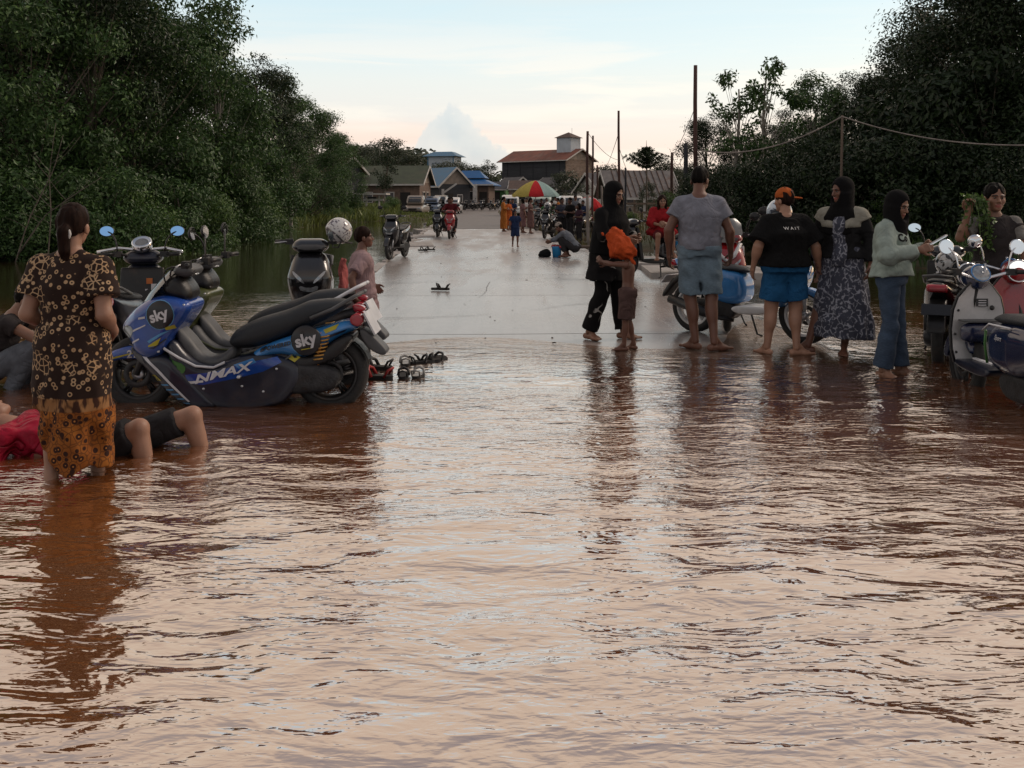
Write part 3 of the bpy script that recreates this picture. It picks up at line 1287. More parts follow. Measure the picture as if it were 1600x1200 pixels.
# right bank
Rt = [(pG, 1660, 24, -200, 'huge dark tree at the far right edge, crown past the top'),
      (pB, 1575, 25, -110, 'tall black green tree behind the man holding plants'),
      (pG, 1490, 27, -62, 'tall dark tree whose left flank cuts the sky at the upper right'),
      (pB, 1440, 30, 8, 'dark tree at the shoulder of the right treeline'),
      (pB, 1392, 34, 92, 'leafy tree stepping down left of the tall dark right trees'),
      (pB, 1335, 36, 104, 'rounded tree behind the thin wire post on the right bank'),
      (pC, 1275, 35, 102, 'gappy tree with sky showing between its leaves'),
      (pF, 1202, 32, 78, 'taller of two airy saplings rising above the right bushes'),
      (pF, 1148, 33, 100, 'shorter airy sapling beside the tall bare pole'),
      (pB, 1110, 36, 168, 'dark bushy tree right behind the tall bare pole'),
      (pG, 1245, 38, 160, 'low dense tree under the airy saplings'),
      (pG, 1180, 36, 185, 'low dark tree over the man in grey'),
      (pB, 1540, 33, -100, 'back row dark tree at the upper right')]
for p_, px, Y_, top, lab in Rt:
    put_tree(p_, px, Y_, top, {pA: 9.3, pB: 9.3, pC: 8.9, pG: 10.4, pF: 8.4}[p_], lab, group=GR)
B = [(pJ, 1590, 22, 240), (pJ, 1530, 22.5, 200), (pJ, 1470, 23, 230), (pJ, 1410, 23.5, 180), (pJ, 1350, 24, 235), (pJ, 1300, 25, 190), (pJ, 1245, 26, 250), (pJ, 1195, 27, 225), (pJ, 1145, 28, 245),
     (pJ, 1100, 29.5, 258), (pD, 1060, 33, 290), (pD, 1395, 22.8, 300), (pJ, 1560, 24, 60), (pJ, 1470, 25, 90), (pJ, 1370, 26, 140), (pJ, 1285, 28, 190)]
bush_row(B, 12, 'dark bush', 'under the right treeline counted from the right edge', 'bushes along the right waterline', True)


# bare pale branches leaning out of the bank at the far left
for k, (px, Y_, lab, segs) in enumerate([(22, 22.6, 'bare pale branch leaning over the water at the far left edge', [(0, 0), (.35, 1.1), (.9, 2.3), (1.15, 3.1)]),
                                         (74, 22.9, 'thin bare branch standing beside the leaning one at the far left', [(0, 0), (.12, 1.2), (.02, 2.2), (.25, 3.4)]),
                                         (58, 22.2, 'low bare branch stretched sideways near the far left edge', [(-.5, .3), (.2, 1.2), (.8, 1.6), (1.5, 2.1)])]):
    r_ = thing('bare_branch', lab, 'branch', (X0_(px, Y_), Y_, -.1), 0, 'bare branches on the left bank')
    pts = [(a, .15 * math.sin(3 * b), b) for a, b in segs]
    fine = [np.array(pts[int(t)]) * (1 - t % 1) + np.array(pts[min(3, int(t) + 1)]) * (t % 1) for t in np.linspace(0, 2.999, 12)]
    part('stem', tube(fine, list(np.linspace(.018, .006, 12)), 6), M_BARK, r_)
    for j in range(6):
        p0 = fine[3 + j]
        a = 1.0 if j % 2 else -1.0
        part('twig', tube(bez(p0, p0 + np.array((a * .25, .05, .2)), p0 + np.array((a * .5, .1 * j % .3, .25 + .08 * j)), 5), [.007, .006, .005, .004, .002], 5), M_BARK, r_)
# ------------------------------------------------------------------ people
def skin(name, c):
    return mat(name, c, 0.5, 0, .12, 14, .08, 120)


SK_TAN = skin('tan skin', (.225, .112, .070))
SK_BROWN = skin('brown skin', (.135, .058, .036))
SK_LIGHT = skin('light skin', (.33, .175, .115))
SK_DARK = skin('dark brown skin', (.085, .038, .025))
M_LIP = mat('lips', (.26, .075, .06), .45)
M_BROW = mat('brows', (.02, .014, .012), .7)
M_EYEW = mat('eye white', (.20, .18, .17), .6)
M_EYE = mat('eye', (.012, .009, .008), .15)
M_HAIR = mat('black hair', (.006, .005, .0045), .55, 0, .5, 60, .2, 160, spec=.06, aniso=(1, 1, .15))
M_HAIRB = mat('dark brown hair', (.016, .008, .006), .55, 0, .5, 60, .2, 160, spec=.06, aniso=(1, 1, .15))


def norm(v):
    v = np.asarray(v, float)
    return v / (np.linalg.norm(v) + 1e-9)


J0 = dict(hipc=(0, 0, .93), hip_l=(-.085, 0, .90), hip_r=(.085, 0, .90), knee_l=(-.10, .02, .49), knee_r=(.10, .02, .49),
          ank_l=(-.105, -.02, .08), ank_r=(.105, -.02, .08), toe_l=(-.14, .12, .03), toe_r=(.14, .12, .03),
          neck=(0, -.015, 1.43), head=(0, .02, 1.585), sh_l=(-.168, -.01, 1.350), sh_r=(.168, -.01, 1.350),
          elb_l=(-.235, -.03, 1.10), elb_r=(.235, -.03, 1.10), wr_l=(-.255, .05, .86), wr_r=(.255, .05, .86),
          fin_l=(-.25, .08, .77), fin_r=(.25, .08, .77))


class Body:
    """a figure facing +Y in its own frame; joints are given for a height of 1.70 m and scaled"""

    def __init__(s, name, label, loc, yaw, H=1.65, sk=SK_TAN, fat=1.0, pose=None, head=(0, 0, 0), h=.011, female=False, curl=(.5, .5), lean=None, cat='person', group=None, face=True, hs=1.0, arms=1.0):
        s.k = H / 1.70
        s.h, s.sk, s.fat, s.female, s.curl, s.face = h, sk, fat, female, curl, face
        J = dict(J0)
        J.update(pose or {})
        s.J = {a: np.array(b, float) * s.k for a, b in J.items()}
        s.root = thing(name, label, cat, loc, yaw, group)
        yw, pt, rl = head
        s.HR = rotz(yw) @ rotx(pt) @ roty(rl)
        s.hs = hs * s.k
        s.arms = arms
        s.side = norm(s.J['sh_r'] - s.J['sh_l'])
        s.seed = abs(hash(label)) % 1000 if False else sum(map(ord, label)) % 997

    # ---- anatomy
    def limbs(s, side, o=0.0):
        J, k, f = s.J, s.k, s.fat ** .7
        e = '_' + side
        return (J['hip' + e], J['knee' + e], J['ank' + e], J['toe' + e], J['sh' + e], J['elb' + e], J['wr' + e], J['fin' + e])

    def torso_secs(s, o=0.0, t0=-.12, t1=1.02):
        k, f = s.k, s.fat
        if s.female:
            q = [(-.16, .150, .115), (0, .172, .122), (.12, .16, .112), (.28, .128, .096), (.5, .135, .105), (.66, .146, .118), (.8, .128, .094), (.93, .080, .066), (1.02, .056, .056)]
        else:
            q = [(-.16, .145, .11), (0, .158, .115), (.12, .155, .11), (.28, .142, .102), (.5, .158, .110), (.66, .168, .118), (.8, .146, .102), (.93, .088, .072), (1.02, .060, .060)]
        out = []
        for t, ru, rv in q:
            if t < t0 - 1e-6 or t > t1 + 1e-6:
                continue
            ff = 1 + (f - 1) * (1.0 if t < .7 else .5)
            out.append((t, 0, 0, ru * k * ff + o, rv * k * (1 + (f - 1) * 1.3 * (1 if t < .7 else .4)) + o))
        return out

    def torso(s, o=0.0, t0=-.12, t1=1.02):
        return loft(s.J['hipc'], s.J['neck'], s.side, s.torso_secs(o, t0, t1), 2.25)

    def bounds(s, pad=.22):
        P_ = np.array(list(s.J.values()))
        return P_.min(0) - pad * s.k, P_.max(0) + pad * s.k

    def build_skin(s, hide_torso=False):
        J, k, f = s.J, s.k, s.fat
        fa, fl = (1 + (f - 1) * .8) * s.arms, 1 + (f - 1) * .8
        lo, hi = s.bounds(.2)
        F = Field(lo, hi, s.h)
        F.put(s.torso(-.004), .0)
        F.put(cap(J['neck'] - s.HR @ (0, 0, .03 * k), J['head'] - s.HR @ np.array((0, .012, .03)) * k, .056 * k * (1 + (f - 1) * .5), .05 * k), .03)
        for sd in 'lr':
            hip, kn, an, toe, sh, el, wr, fi = s.limbs(sd)
            F.put(cap(hip, kn, .083 * k * fl, .053 * k * fl), .05 * k)
            F.put(cap(kn, an, .050 * k * fl, .034 * k), .02 * k)
            bk = norm(np.cross(kn - an, s.side)) * -1
            ca = kn + (an - kn) * .3
            bwd = -norm(toe - an - norm(an - kn) * np.dot(toe - an, norm(an - kn)))
            F.put(ellip(ca + bwd * .018 * k, (.047 * k * fl, .05 * k * fl, .12 * k), _frame(kn - an)), .03 * k)
            F.put(cap(J['neck'] + (sh - J['neck']) * .2, sh, .03 * k, .04 * k), .05 * k)
            F.put(cap(sh, el, .047 * k * fa, .037 * k * fa), .045 * k)
            F.put(cap(el, wr, .038 * k * fa, .0245 * k), .02 * k)
            F.put(ellip(el + (wr - el) * .25, (.039 * k * fa, .039 * k * fa, .085 * k), _frame(wr - el)), .02 * k)
        mb = MB()
        V, Q = F.out()
        mb.add((V, Q), s.sk, True)
        for sd in 'lr':
            s.foot(mb, sd)
            s.hand(mb, sd)
        s.head_mesh(mb)
        s.body = mb.build('body', s.root)
        return s

    def foot(s, mb, sd):
        hip, kn, an, toe, *_ = s.limbs(sd)
        k = s.k
        d = toe - an
        up = norm(kn - an)
        fw = norm(d - up * np.dot(d, up)) if abs(np.dot(norm(d), up)) < .97 else norm(d)
        fw = norm(d + 0)
        # the sole plane: runs below the toe and heel
        flat = norm(np.array([fw[0], fw[1], 0])) if abs(fw[2]) < .6 else fw
        sl = norm(np.cross(flat, (0, 0, 1)) if abs(flat[2]) < .9 else s.side)
        dn = norm(np.cross(flat, sl)) * 1.0
        if np.dot(dn, up) > 0:
            dn = -dn
        heel = an + dn * .045 * k - flat * .045 * k
        ball = an + dn * .055 * k + flat * .13 * k
        P_ = np.array([heel, ball + flat * .09 * k, an])
        hh = max(.0065, s.h * .55)
        F = Field(P_.min(0) - .06 * k, P_.max(0) + .06 * k, hh)
        F.put(cap(heel, ball, .033 * k, .024 * k))
        F.put(cap(an + up * .04 * k, ball - flat * .02 * k, .036 * k, .02 * k), .03 * k)
        for j in range(-2, 3):
            F.put(cap(heel * .3 + ball * .7 + sl * j * .008 * k, ball + sl * j * .0175 * k, .022 * k, .015 * k), .02 * k)
        inn = 1 if sd == 'l' else -1
        for j in range(5):
            off = (-2 + j) * .0175 * k * inn * -1
            ln = [.058, .056, .048, .040, .032][j]
            rr = [.0145, .0105, .0102, .0098, .0095][j]
            b0 = ball + sl * -off
            F.put(cap(b0, b0 + flat * ln * k + dn * .006 * k, .013 * k, rr * k), .006 * k)
        mb.add(F.out(), s.sk, True)

    def hand(s, mb, sd):
        *_, el, wr, fi = s.limbs(sd)
        k = s.k
        curl = s.curl[0 if sd == 'l' else 1]
        d = norm(fi - wr)
        fa = norm(wr - el)
        # palm faces inwards to the body by default
        inn = s.side * (1 if sd == 'l' else -1)
        pn = s.J.get('palm_' + sd, inn * 1.0)
        pn = norm(pn - d * np.dot(pn, d))
        th = norm(np.cross(d, pn)) * (1 if sd == 'l' else -1)
        want = s.J.get('thumb_' + sd)
        fw = np.array([0, 1.0, 0]) if want is None else np.asarray(want, float)
        if np.dot(th, fw) < 0:
            th = -th
        hh = max(.0048, s.h * .42)
        F = Field(wr - .2 * k, wr + .2 * k, hh)
        lens = [.072, .080, .074, .058]
        for j in range(4):
            o = (1.5 - j) * .0195 * k
            kn = wr + d * (.088 - .004 * abs(j - 1)) * k + th * o
            F.put(cap(wr + d * .008 * k + th * o * .55, kn, .0155 * k, .0125 * k), .014 * k)
            p, ang = kn, curl * .55
            q = kn
            for sg in range(3):
                ln = lens[j] * [.46, .30, .24][sg] * k
                dirn = d * math.cos(ang) + pn * math.sin(ang)
                e = q + dirn * ln
                F.put(cap(q, e, (.0098 - .0011 * sg) * k, (.0088 - .0011 * sg) * k), .004 * k)
                q = e
                ang += curl * .75
        b = wr + d * .022 * k + th * .02 * k
        m1 = b + (d * .55 + th * .7 + pn * .25 * curl) * .046 * k
        m2 = m1 + (d * .8 + th * .28 + pn * .5 * curl) * .036 * k
        m3 = m2 + (d * .9 + th * .05 + pn * .6 * curl) * .024 * k
        F.put(cap(b, m1, .017 * k, .0125 * k), .012 * k)
        F.put(cap(m1, m2, .0115 * k, .0105 * k), .004 * k)
        F.put(cap(m2, m3, .0105 * k, .0085 * k), .004 * k)
        F.put(cap(wr - fa * .03 * k, wr + d * .02 * k, .025 * k, .023 * k), .015 * k)
        mb.add(F.out(), s.sk, True)

    def hp(s, p):
        """point of the head frame"""
        return s.J['head'] + s.HR @ (np.asarray(p, float) * s.hs)

    def he(s, c, r):
        return ellip(s.hp(c), np.asarray(r, float) * s.hs, s.HR)

    def hc(s, a, b, ra, rb=None):
        return cap(s.hp(a), s.hp(b), ra * s.hs, (rb or ra) * s.hs)

    def head_mesh(s, mb):
        hh = max(.0055, s.h * .5)
        c = s.J['head']
        F = Field(c - .16 * s.hs, c + .16 * s.hs, hh)
        k = s.hs
        F.put(s.he((0, -.012, .032), (.073, .092, .093)))
        F.put(s.he((0, .026, -.045), (.058, .062, .068)), .03 * k)
        F.put(s.he((0, .066, -.088), (.024, .021, .019)), .022 * k)
        for sx in (-1, 1):
            F.put(s.he((sx * .038, .058, -.022), (.024, .022, .024)), .02 * k)
            F.put(s.hc((sx * .012, .082, .024), (sx * .046, .068, .024), .0095), .010 * k)
            F.put(s.he((sx * .077, -.006, -.012), (.011, .021, .031)), .006 * k)
            F.put(s.he((sx * .03, .092, .004), (.017, .017, .0105)), .012 * k, 's')
        F.put(s.hc((0, .083, .008), (0, .104, -.026), .0085, .0125), .010 * k)
        F.put(s.he((-.011, .094, -.031), (.009, .009, .007)), .006 * k)
        F.put(s.he((.011, .094, -.031), (.009, .009, .007)), .006 * k)
        F.put(s.he((0, .083, -.057), (.0235, .0115, .0062)), .006 * k)
        F.put(s.he((0, .080, -.068), (.020, .0115, .0066)), .006 * k)
        V, Q = F.out()
        ctr = (V[Q].mean(1) - c) @ s.HR / k
        lip = ((ctr[:, 0] / .0255) ** 2 + ((ctr[:, 2] + .0625) / .0135) ** 2 < 1) & (ctr[:, 1] > .07)
        brow = (np.abs(np.abs(ctr[:, 0]) - .031) < .019) & (np.abs(ctr[:, 2] - .027 + .004 * np.abs(np.abs(ctr[:, 0]) - .028) / .02) < .0048) & (ctr[:, 1] > .05)
        rest = ~(lip | brow)
        mb.add((V, Q[rest]), s.sk, True)
        mb.add((V, Q[lip]), M_LIP, True)
        if brow.any():
            mb.add((V, Q[brow]), M_BROW, True)
        for sx in (-1, 1):
            mb.add(xf(ell((0, 0, 0), (.0115 * k, .0085 * k, .0050 * k), 6), s.HR, s.hp((sx * .030, .0755, .004))), M_EYEW, True)
            mb.add(xf(ell((0, 0, 0), (.0062 * k, .004 * k, .0064 * k), 6), s.HR, s.hp((sx * .0295, .0825, .0035))), M_EYE, True)
        for sx in (-1, 1):
            mb.add(tube([s.hp((sx * .016, .081, .0095)), s.hp((sx * .03, .0855, .0125)), s.hp((sx * .044, .078, .0085))], .0011 * k, 4), M_BROW)

    # ---- hair and head coverings
    def hair(s, m=M_HAIR, style='short', name='hair'):
        c, k = s.J['head'], s.hs
        pad = .2 if style in ('short', 'bun') else .42
        F = Field(c - np.array([.17, .2, pad + .05]) * k, c + np.array([.17, .17, .2]) * k, max(.008, s.h * .8))
        F.put(s.he((0, -.018, .040), (.081, .099, .096)))
        F.put(s.he((0, -.056, .004), (.062, .046, .056)), .03 * k)
        fr = s.he((0, .12, -.055), (.074, .10, .112))
        F.put(fr, .02 * k, 's')
        for sx in (-1, 1):
            F.put(s.he((sx * .085, .0, -.05), (.03, .035, .05)), .01 * k, 's')
        if style == 'long':
            for sx in (-1, 0, 1):
                F.put(cap(s.hp((sx * .06, -.03, .02)), s.J['head'] + np.array([0, 0, -.30]) * k + s.HR @ np.array((sx * .07, -.04, 0)) * k, .042 * k, .03 * k), .03 * k)
            for sx in (-1, 1):
                F.put(cap(s.hp((sx * .074, .02, .02)), s.hp((sx * .085, .035, -.24)), .022 * k, .016 * k), .02 * k)
        elif style == 'pony':
            F.put(s.he((0, -.105, -.012), (.034, .03, .034)), .015 * k)
            F.put(cap(s.hp((0, -.12, -.03)), s.hp((.01, -.120, -.13)), .036 * k, .028 * k), .02 * k)
            F.put(cap(s.hp((.01, -.12, -.13)), s.hp((.02, -.11, -.19)), .026 * k, .014 * k), .02 * k)
        F.warp(folds(.005 * k, s.seed, 130 / k, (1, 1, .25)))
        return part(name, F.out(), m, s.root)

    def hijab(s, m, length=.42, front=.0, name='hijab', wide=1.0, open_=1.0, h=None):
        """head scarf: close hood with a face opening and a drape over the shoulders"""
        J, k = s.J, s.k
        c = J['head']
        zl = J['neck'][2] - length * k
        F = Field((c[0] - .42 * k, c[1] - .42 * k, zl - .05), (c[0] + .42 * k, c[1] + .42 * k, c[2] + .2 * k), h or s.h)
        F.put(s.he((0, -.02, .035), (.093, .112, .108)))
        F.put(s.he((0, -.005, -.05), (.085, .105, .10)), .04 * k)
        nb = J['neck']
        ru = (J['sh_r'][0] - J['sh_l'][0]) * .5 + .055 * k if abs(s.side[0]) > .5 else .2 * k
        # drape
        top = c - np.array([0, 0, .03]) * k
        hgt = top[2] - zl
        secs = [(0, 0, 0, ru * 1.12 * wide, .20 * k * wide), (.45 * length / .42, 0, 0, ru * 1.0 * wide, .17 * k * wide)]
        n_t = (nb[2] - zl) / hgt
        secs = [(0, 0, 0, ru * 1.08 * wide, .195 * k * wide), (max(.1, n_t - .25), 0, 0, ru * 1.02 * wide, .165 * k * wide), (n_t, 0, 0, .115 * k, .105 * k), (1, 0, 0, .085 * k, .10 * k)]
        A = np.array([nb[0], nb[1] + front * k, zl])
        F.put(loft(A, top, s.side, secs), .06 * k)
        fc = s.he((0, .128, -.012), (.076 * open_, .112, .096 * open_))
        F.put(fc, .012 * k, 's')
        zs = lambda X, Y, Z: np.clip((c[2] - .02 * k - Z) / (.25 * k), .15, 1)
        F.warp(folds(.007 * k, s.seed + 3, 22 / k, (1, 1, .25), zs))
        return part(name, F.out(), m, s.root)

    def cap_hat(s, m, brim=(0, -1), name='cap'):
        c, k = s.J['head'], s.hs
        F = Field(c - .22 * k, c + .24 * k, max(.007, s.h * .7))
        F.put(s.he((0, -.012, .048), (.084, .102, .092)))
        F.cut(lambda X, Y, Z: (s.hp((0, 0, .028))[2] - Z) + 0 * X + 0 * Y)
        bx, by = brim
        b0, b1 = s.hp((bx * .05, by * .05 - .012, .03)), s.hp((bx * .17, by * .17 - .012, .022))
        u = norm(b1 - b0)
        w = norm(np.cross(u, (0, 0, 1)))
        fr = np.stack([u, w, np.cross(u, w)], 1)
        F.put(ellip((b0 + b1) / 2, np.array([.085, .072, .012]) * k, fr), .012 * k)
        return part(name, F.out(), m, s.root)

    # ---- clothes
    def top(s, m, o=.016, sleeve=.5, t0=-.08, name='shirt', flare=.0, fold=.007, cuff=.018, h=None, neck=.955, arm_o=None, blouse=0.0, seed=0, ff=30, cutfn=None):
        J, k, f = s.J, s.k, (1 + (s.fat - 1) * .8) * s.arms
        P_ = np.array([J[q] for q in ('hipc', 'neck', 'sh_l', 'sh_r', 'elb_l', 'elb_r', 'wr_l', 'wr_r', 'hip_l', 'hip_r')])
        F = Field(P_.min(0) - .26 * k, P_.max(0) + .16 * k, h or s.h)
        secs = s.torso_secs(o, -.16, 1.02)
        w = J['neck'] - J['hipc']
        T = [q[0] for q in secs]
        cols = [np.interp(np.append(t0, [t for t in T if t > t0 + .02 and t < neck - .02] + [neck]), T, [q[j] for q in secs]) for j in range(5)]
        tt = np.append(t0, [t for t in T if t > t0 + .02 and t < neck - .02] + [neck])
        out = []
        for i, t in enumerate(tt):
            fl = flare * max(0, (.55 - t)) * k + blouse * k * max(0, 1 - abs(t - .12) * 4)
            ntrim = .012 * k if t > neck - .01 else 0
            out.append((t, 0, 0, cols[3][i] + fl, cols[4][i] + fl * .9))
        F.put(loft(J['hipc'], J['neck'], s.side, out, 2.25))
        ao = arm_o if arm_o is not None else o
        for sd in 'lr':
            hip, kn, an, toe, sh, el, wr, fi = s.limbs(sd)
            F.put(cap(J['neck'] + (sh - J['neck']) * .18, sh, .036 * k + ao * .6, .046 * k * f + ao * .5), .05 * k)
            if sleeve <= 1:
                e = sh + (el - sh) * sleeve
                F.put(cap(sh, e, .05 * k * f + ao, (.050 - .010 * sleeve) * k * f + ao + cuff * k, flat=1), .035 * k)
            else:
                F.put(cap(sh, el, .05 * k * f + ao, .042 * k * f + ao), .035 * k)
                e = el + (wr - el) * (sleeve - 1)
                F.put(cap(el, e, .042 * k * f + ao, .026 * k + ao * .7 + cuff * k, flat=1), .025 * k)
        ax = norm(w)
        L = np.linalg.norm(w)
        zs = lambda X, Y, Z: np.clip(.25 + 1.1 * (1 - ((X - J['hipc'][0]) * ax[0] + (Y - J['hipc'][1]) * ax[1] + (Z - J['hipc'][2]) * ax[2]) / L), .3, 1.15)
        F.warp(folds(fold * k, s.seed + seed, ff / k, (.5, .5, 1.0), zs))
        if cutfn:
            F.cut(cutfn)
        return part(name, F.out(), m, s.root)

    def bottom(s, m, o=.014, leg=1.0, name='trousers', flare=.0, top=.06, fold=.006, h=None, ff=28, ankle=0.0, gap=True):
        """leg: 0..1 to the knee, 1..2 to the ankle"""
        J, k, f = s.J, s.k, 1 + (s.fat - 1) * .8
        P_ = np.array([J[q] for q in ('hipc', 'hip_l', 'hip_r', 'knee_l', 'knee_r', 'ank_l', 'ank_r')])
        F = Field(P_.min(0) - .2 * k, P_.max(0) + .22 * k, h or s.h)
        secs = [q for q in s.torso_secs(o, -.16, .3)]
        t = [q[0] for q in secs]
        tt = [-.13, 0, .03, top]
        secs = [(a, 0, 0, np.interp(a, t, [q[3] for q in secs]), np.interp(a, t, [q[4] for q in secs])) for a in tt]
        F.put(loft(J['hipc'], J['neck'], s.side, secs, 2.2))
        for sd in 'lr':
            hip, kn, an, *_ = s.limbs(sd)
            if leg <= 1:
                e = hip + (kn - hip) * leg
                F.put(cap(hip, e, .086 * k * f + o, (.086 - .028 * leg) * k * f + o + flare * k, flat=1), .045 * k)
            else:
                F.put(cap(hip, kn, .086 * k * f + o, .057 * k * f + o), .03 * k)
                e = kn + (an - kn) * (leg - 1)
                F.put(cap(kn, e, .056 * k * f + o, (.048 + ankle) * k + o + flare * k, flat=1), .03 * k)
                bwd = -norm((s.J['toe_' + sd] - an) * np.array([1, 1, 0]))
                F.put(ellip(kn + (an - kn) * .3 + bwd * .015 * k, (.05 * k * f + o, .052 * k * f + o, .12 * k), _frame(kn - an)), .03 * k)
        if gap:
            cr = J['hipc'] + (J['hip_l'] + J['hip_r'] - 2 * J['hipc']) * .5 - norm(J['neck'] - J['hipc']) * .15 * k
            kk = (J['knee_l'] + J['knee_r']) / 2
            for q in (-.09, -.045, 0, .045, .09):
                fo = norm(np.cross(s.side, norm(J['neck'] - J['hipc']))) * q * k
                F.put(cap(cr + fo, cr + (kk - cr) * 1.6 + fo, .006 * k, .022 * k), .018 * k, 's')
        F.warp(folds(fold * k, s.seed + 11, ff / k, (.45, .45, 1.0)))
        return part(name, F.out(), m, s.root)

    def skirt(s, m, hem, o=.016, ru=.24, rv=.2, name='dress', up=.0, fold=.012, h=None, shift=(0, 0), sleeve=None, neck=.96, waist=None, ff=26, cuff=.02, rows=None, slant=0.0):
        """dress body hanging straight down from the shoulders (up=1) or the waist (up=0) to the hem height"""
        J, k = s.J, s.k
        lo, hi = s.bounds(.24)
        lo[2] = min(lo[2], hem * k - .03)
        F = Field(lo, hi, h or s.h)
        hc = J['hipc']
        secs = s.torso_secs(o, -.16, 1.02)
        T = [q[0] for q in secs]
        t_end = neck if up else .26
        tt = [q for q in T if 0.0 <= q < t_end - .03] + [t_end]
        F.put(loft(hc, J['neck'], s.side, [(a, 0, 0, np.interp(a, T, [q[3] for q in secs]), np.interp(a, T, [q[4] for q in secs])) for a in tt], 2.2))
        A = np.array([hc[0] + shift[0] * k, hc[1] + shift[1] * k, hem * k])
        B = hc + np.array([0, 0, .1 * k])
        r0u, r0v = np.interp(0, T, [q[3] for q in secs]), np.interp(0, T, [q[4] for q in secs])
        prof = rows or [(0, ru * k, rv * k), (.5, (ru * k + r0u) * .5 + .01, (rv * k + r0v) * .5 + .01), (.86, r0u + .006, r0v + .006), (1, r0u * .96, r0v * .96)]
        F.put(loft(A, B, s.side, [(a, 0, 0, b, c) for a, b, c in prof], 2.1), .04 * k)
        if sleeve is not None:
            for sd in 'lr':
                hip, kn, an, toe, sh, el, wr, fi = s.limbs(sd)
                f = s.fat * s.arms
                F.put(cap(J['neck'] + (sh - J['neck']) * .18, sh, .036 * k + o * .6, .046 * k * f + o * .5), .05 * k)
                if sleeve <= 1:
                    e = sh + (el - sh) * sleeve
                    F.put(cap(sh, e, .05 * k * f + o, .046 * k * f + o + cuff * k, flat=1), .035 * k)
                else:
                    F.put(cap(sh, el, .05 * k * f + o, .043 * k * f + o), .035 * k)
                    e = el + (wr - el) * (sleeve - 1)
                    F.put(cap(el, e, .043 * k * f + o, .03 * k + o + cuff * k, flat=1), .025 * k)
        zt = hc[2]
        zs = lambda X, Y, Z: np.clip(.35 + 1.2 * (zt - Z) / (zt - hem * k + 1e-6), .3, 1.3)
        F.warp(folds(fold * k, s.seed + 5, ff / k, (1, 1, .22), zs))
        F.cut(lambda X, Y, Z: hem * k - Z - slant * np.minimum(X, .06) + 0 * Y + .012 * np.sin(9 * X) * np.cos(8 * Y))
        return part(name, F.out(), m, s.root)


def _frame(w):
    """rotation whose z column runs along w"""
    w = norm(w)
    a = np.cross((0, 1.0, 0), w)
    a = norm(a) if np.linalg.norm(a) > .1 else np.array([1.0, 0, 0])
    return np.stack([a, np.cross(w, a), w], 1)


# ---- fabrics
def cloth(name, c, var=.16, scale=16, bump=.25, rough=.9, bscale=180, wrinkle=.42):
    """woven cloth: mottled colour, weave and a network of soft creases"""
    def fn(t, oc):
        n = t.noise(oc, scale, 4.0)
        k = t.ramp(n, [(.3, tuple(x * (1 - var) for x in c) + (1,)), (.7, tuple(min(1, x * (1 + var)) for x in c) + (1,))])
        bs = t.n('ShaderNodeBsdfPrincipled', **{'Base__Color': k, 'Roughness': rough})
        bs.inputs['Specular IOR Level'].default_value = .12
        w = t.n('ShaderNodeTexNoise', Vector=t.vmul(oc, (1, 1, .8)), Scale=5.5, Detail=2.0, Roughness=.45, Distortion=1.6).outputs[0]
        cr = t.math('ABSOLUTE', t.math('SUBTRACT', w, .5))
        cr = t.math('MULTIPLY', t.math('POWER', t.mapr(cr, 0, .16), .6), 1.0)
        b1 = t.n('ShaderNodeBump', Strength=wrinkle, Distance=.018, Height=cr)
        b2 = t.n('ShaderNodeBump', Strength=bump, Distance=.01, Height=t.noise(oc, bscale, 3.0), Normal=b1.outputs[0])
        t.t.links.new(b2.outputs[0], bs.inputs['Normal'])
        t.n('ShaderNodeOutputMaterial', Surface=bs.outputs[0])
    return matnodes(name, fn)


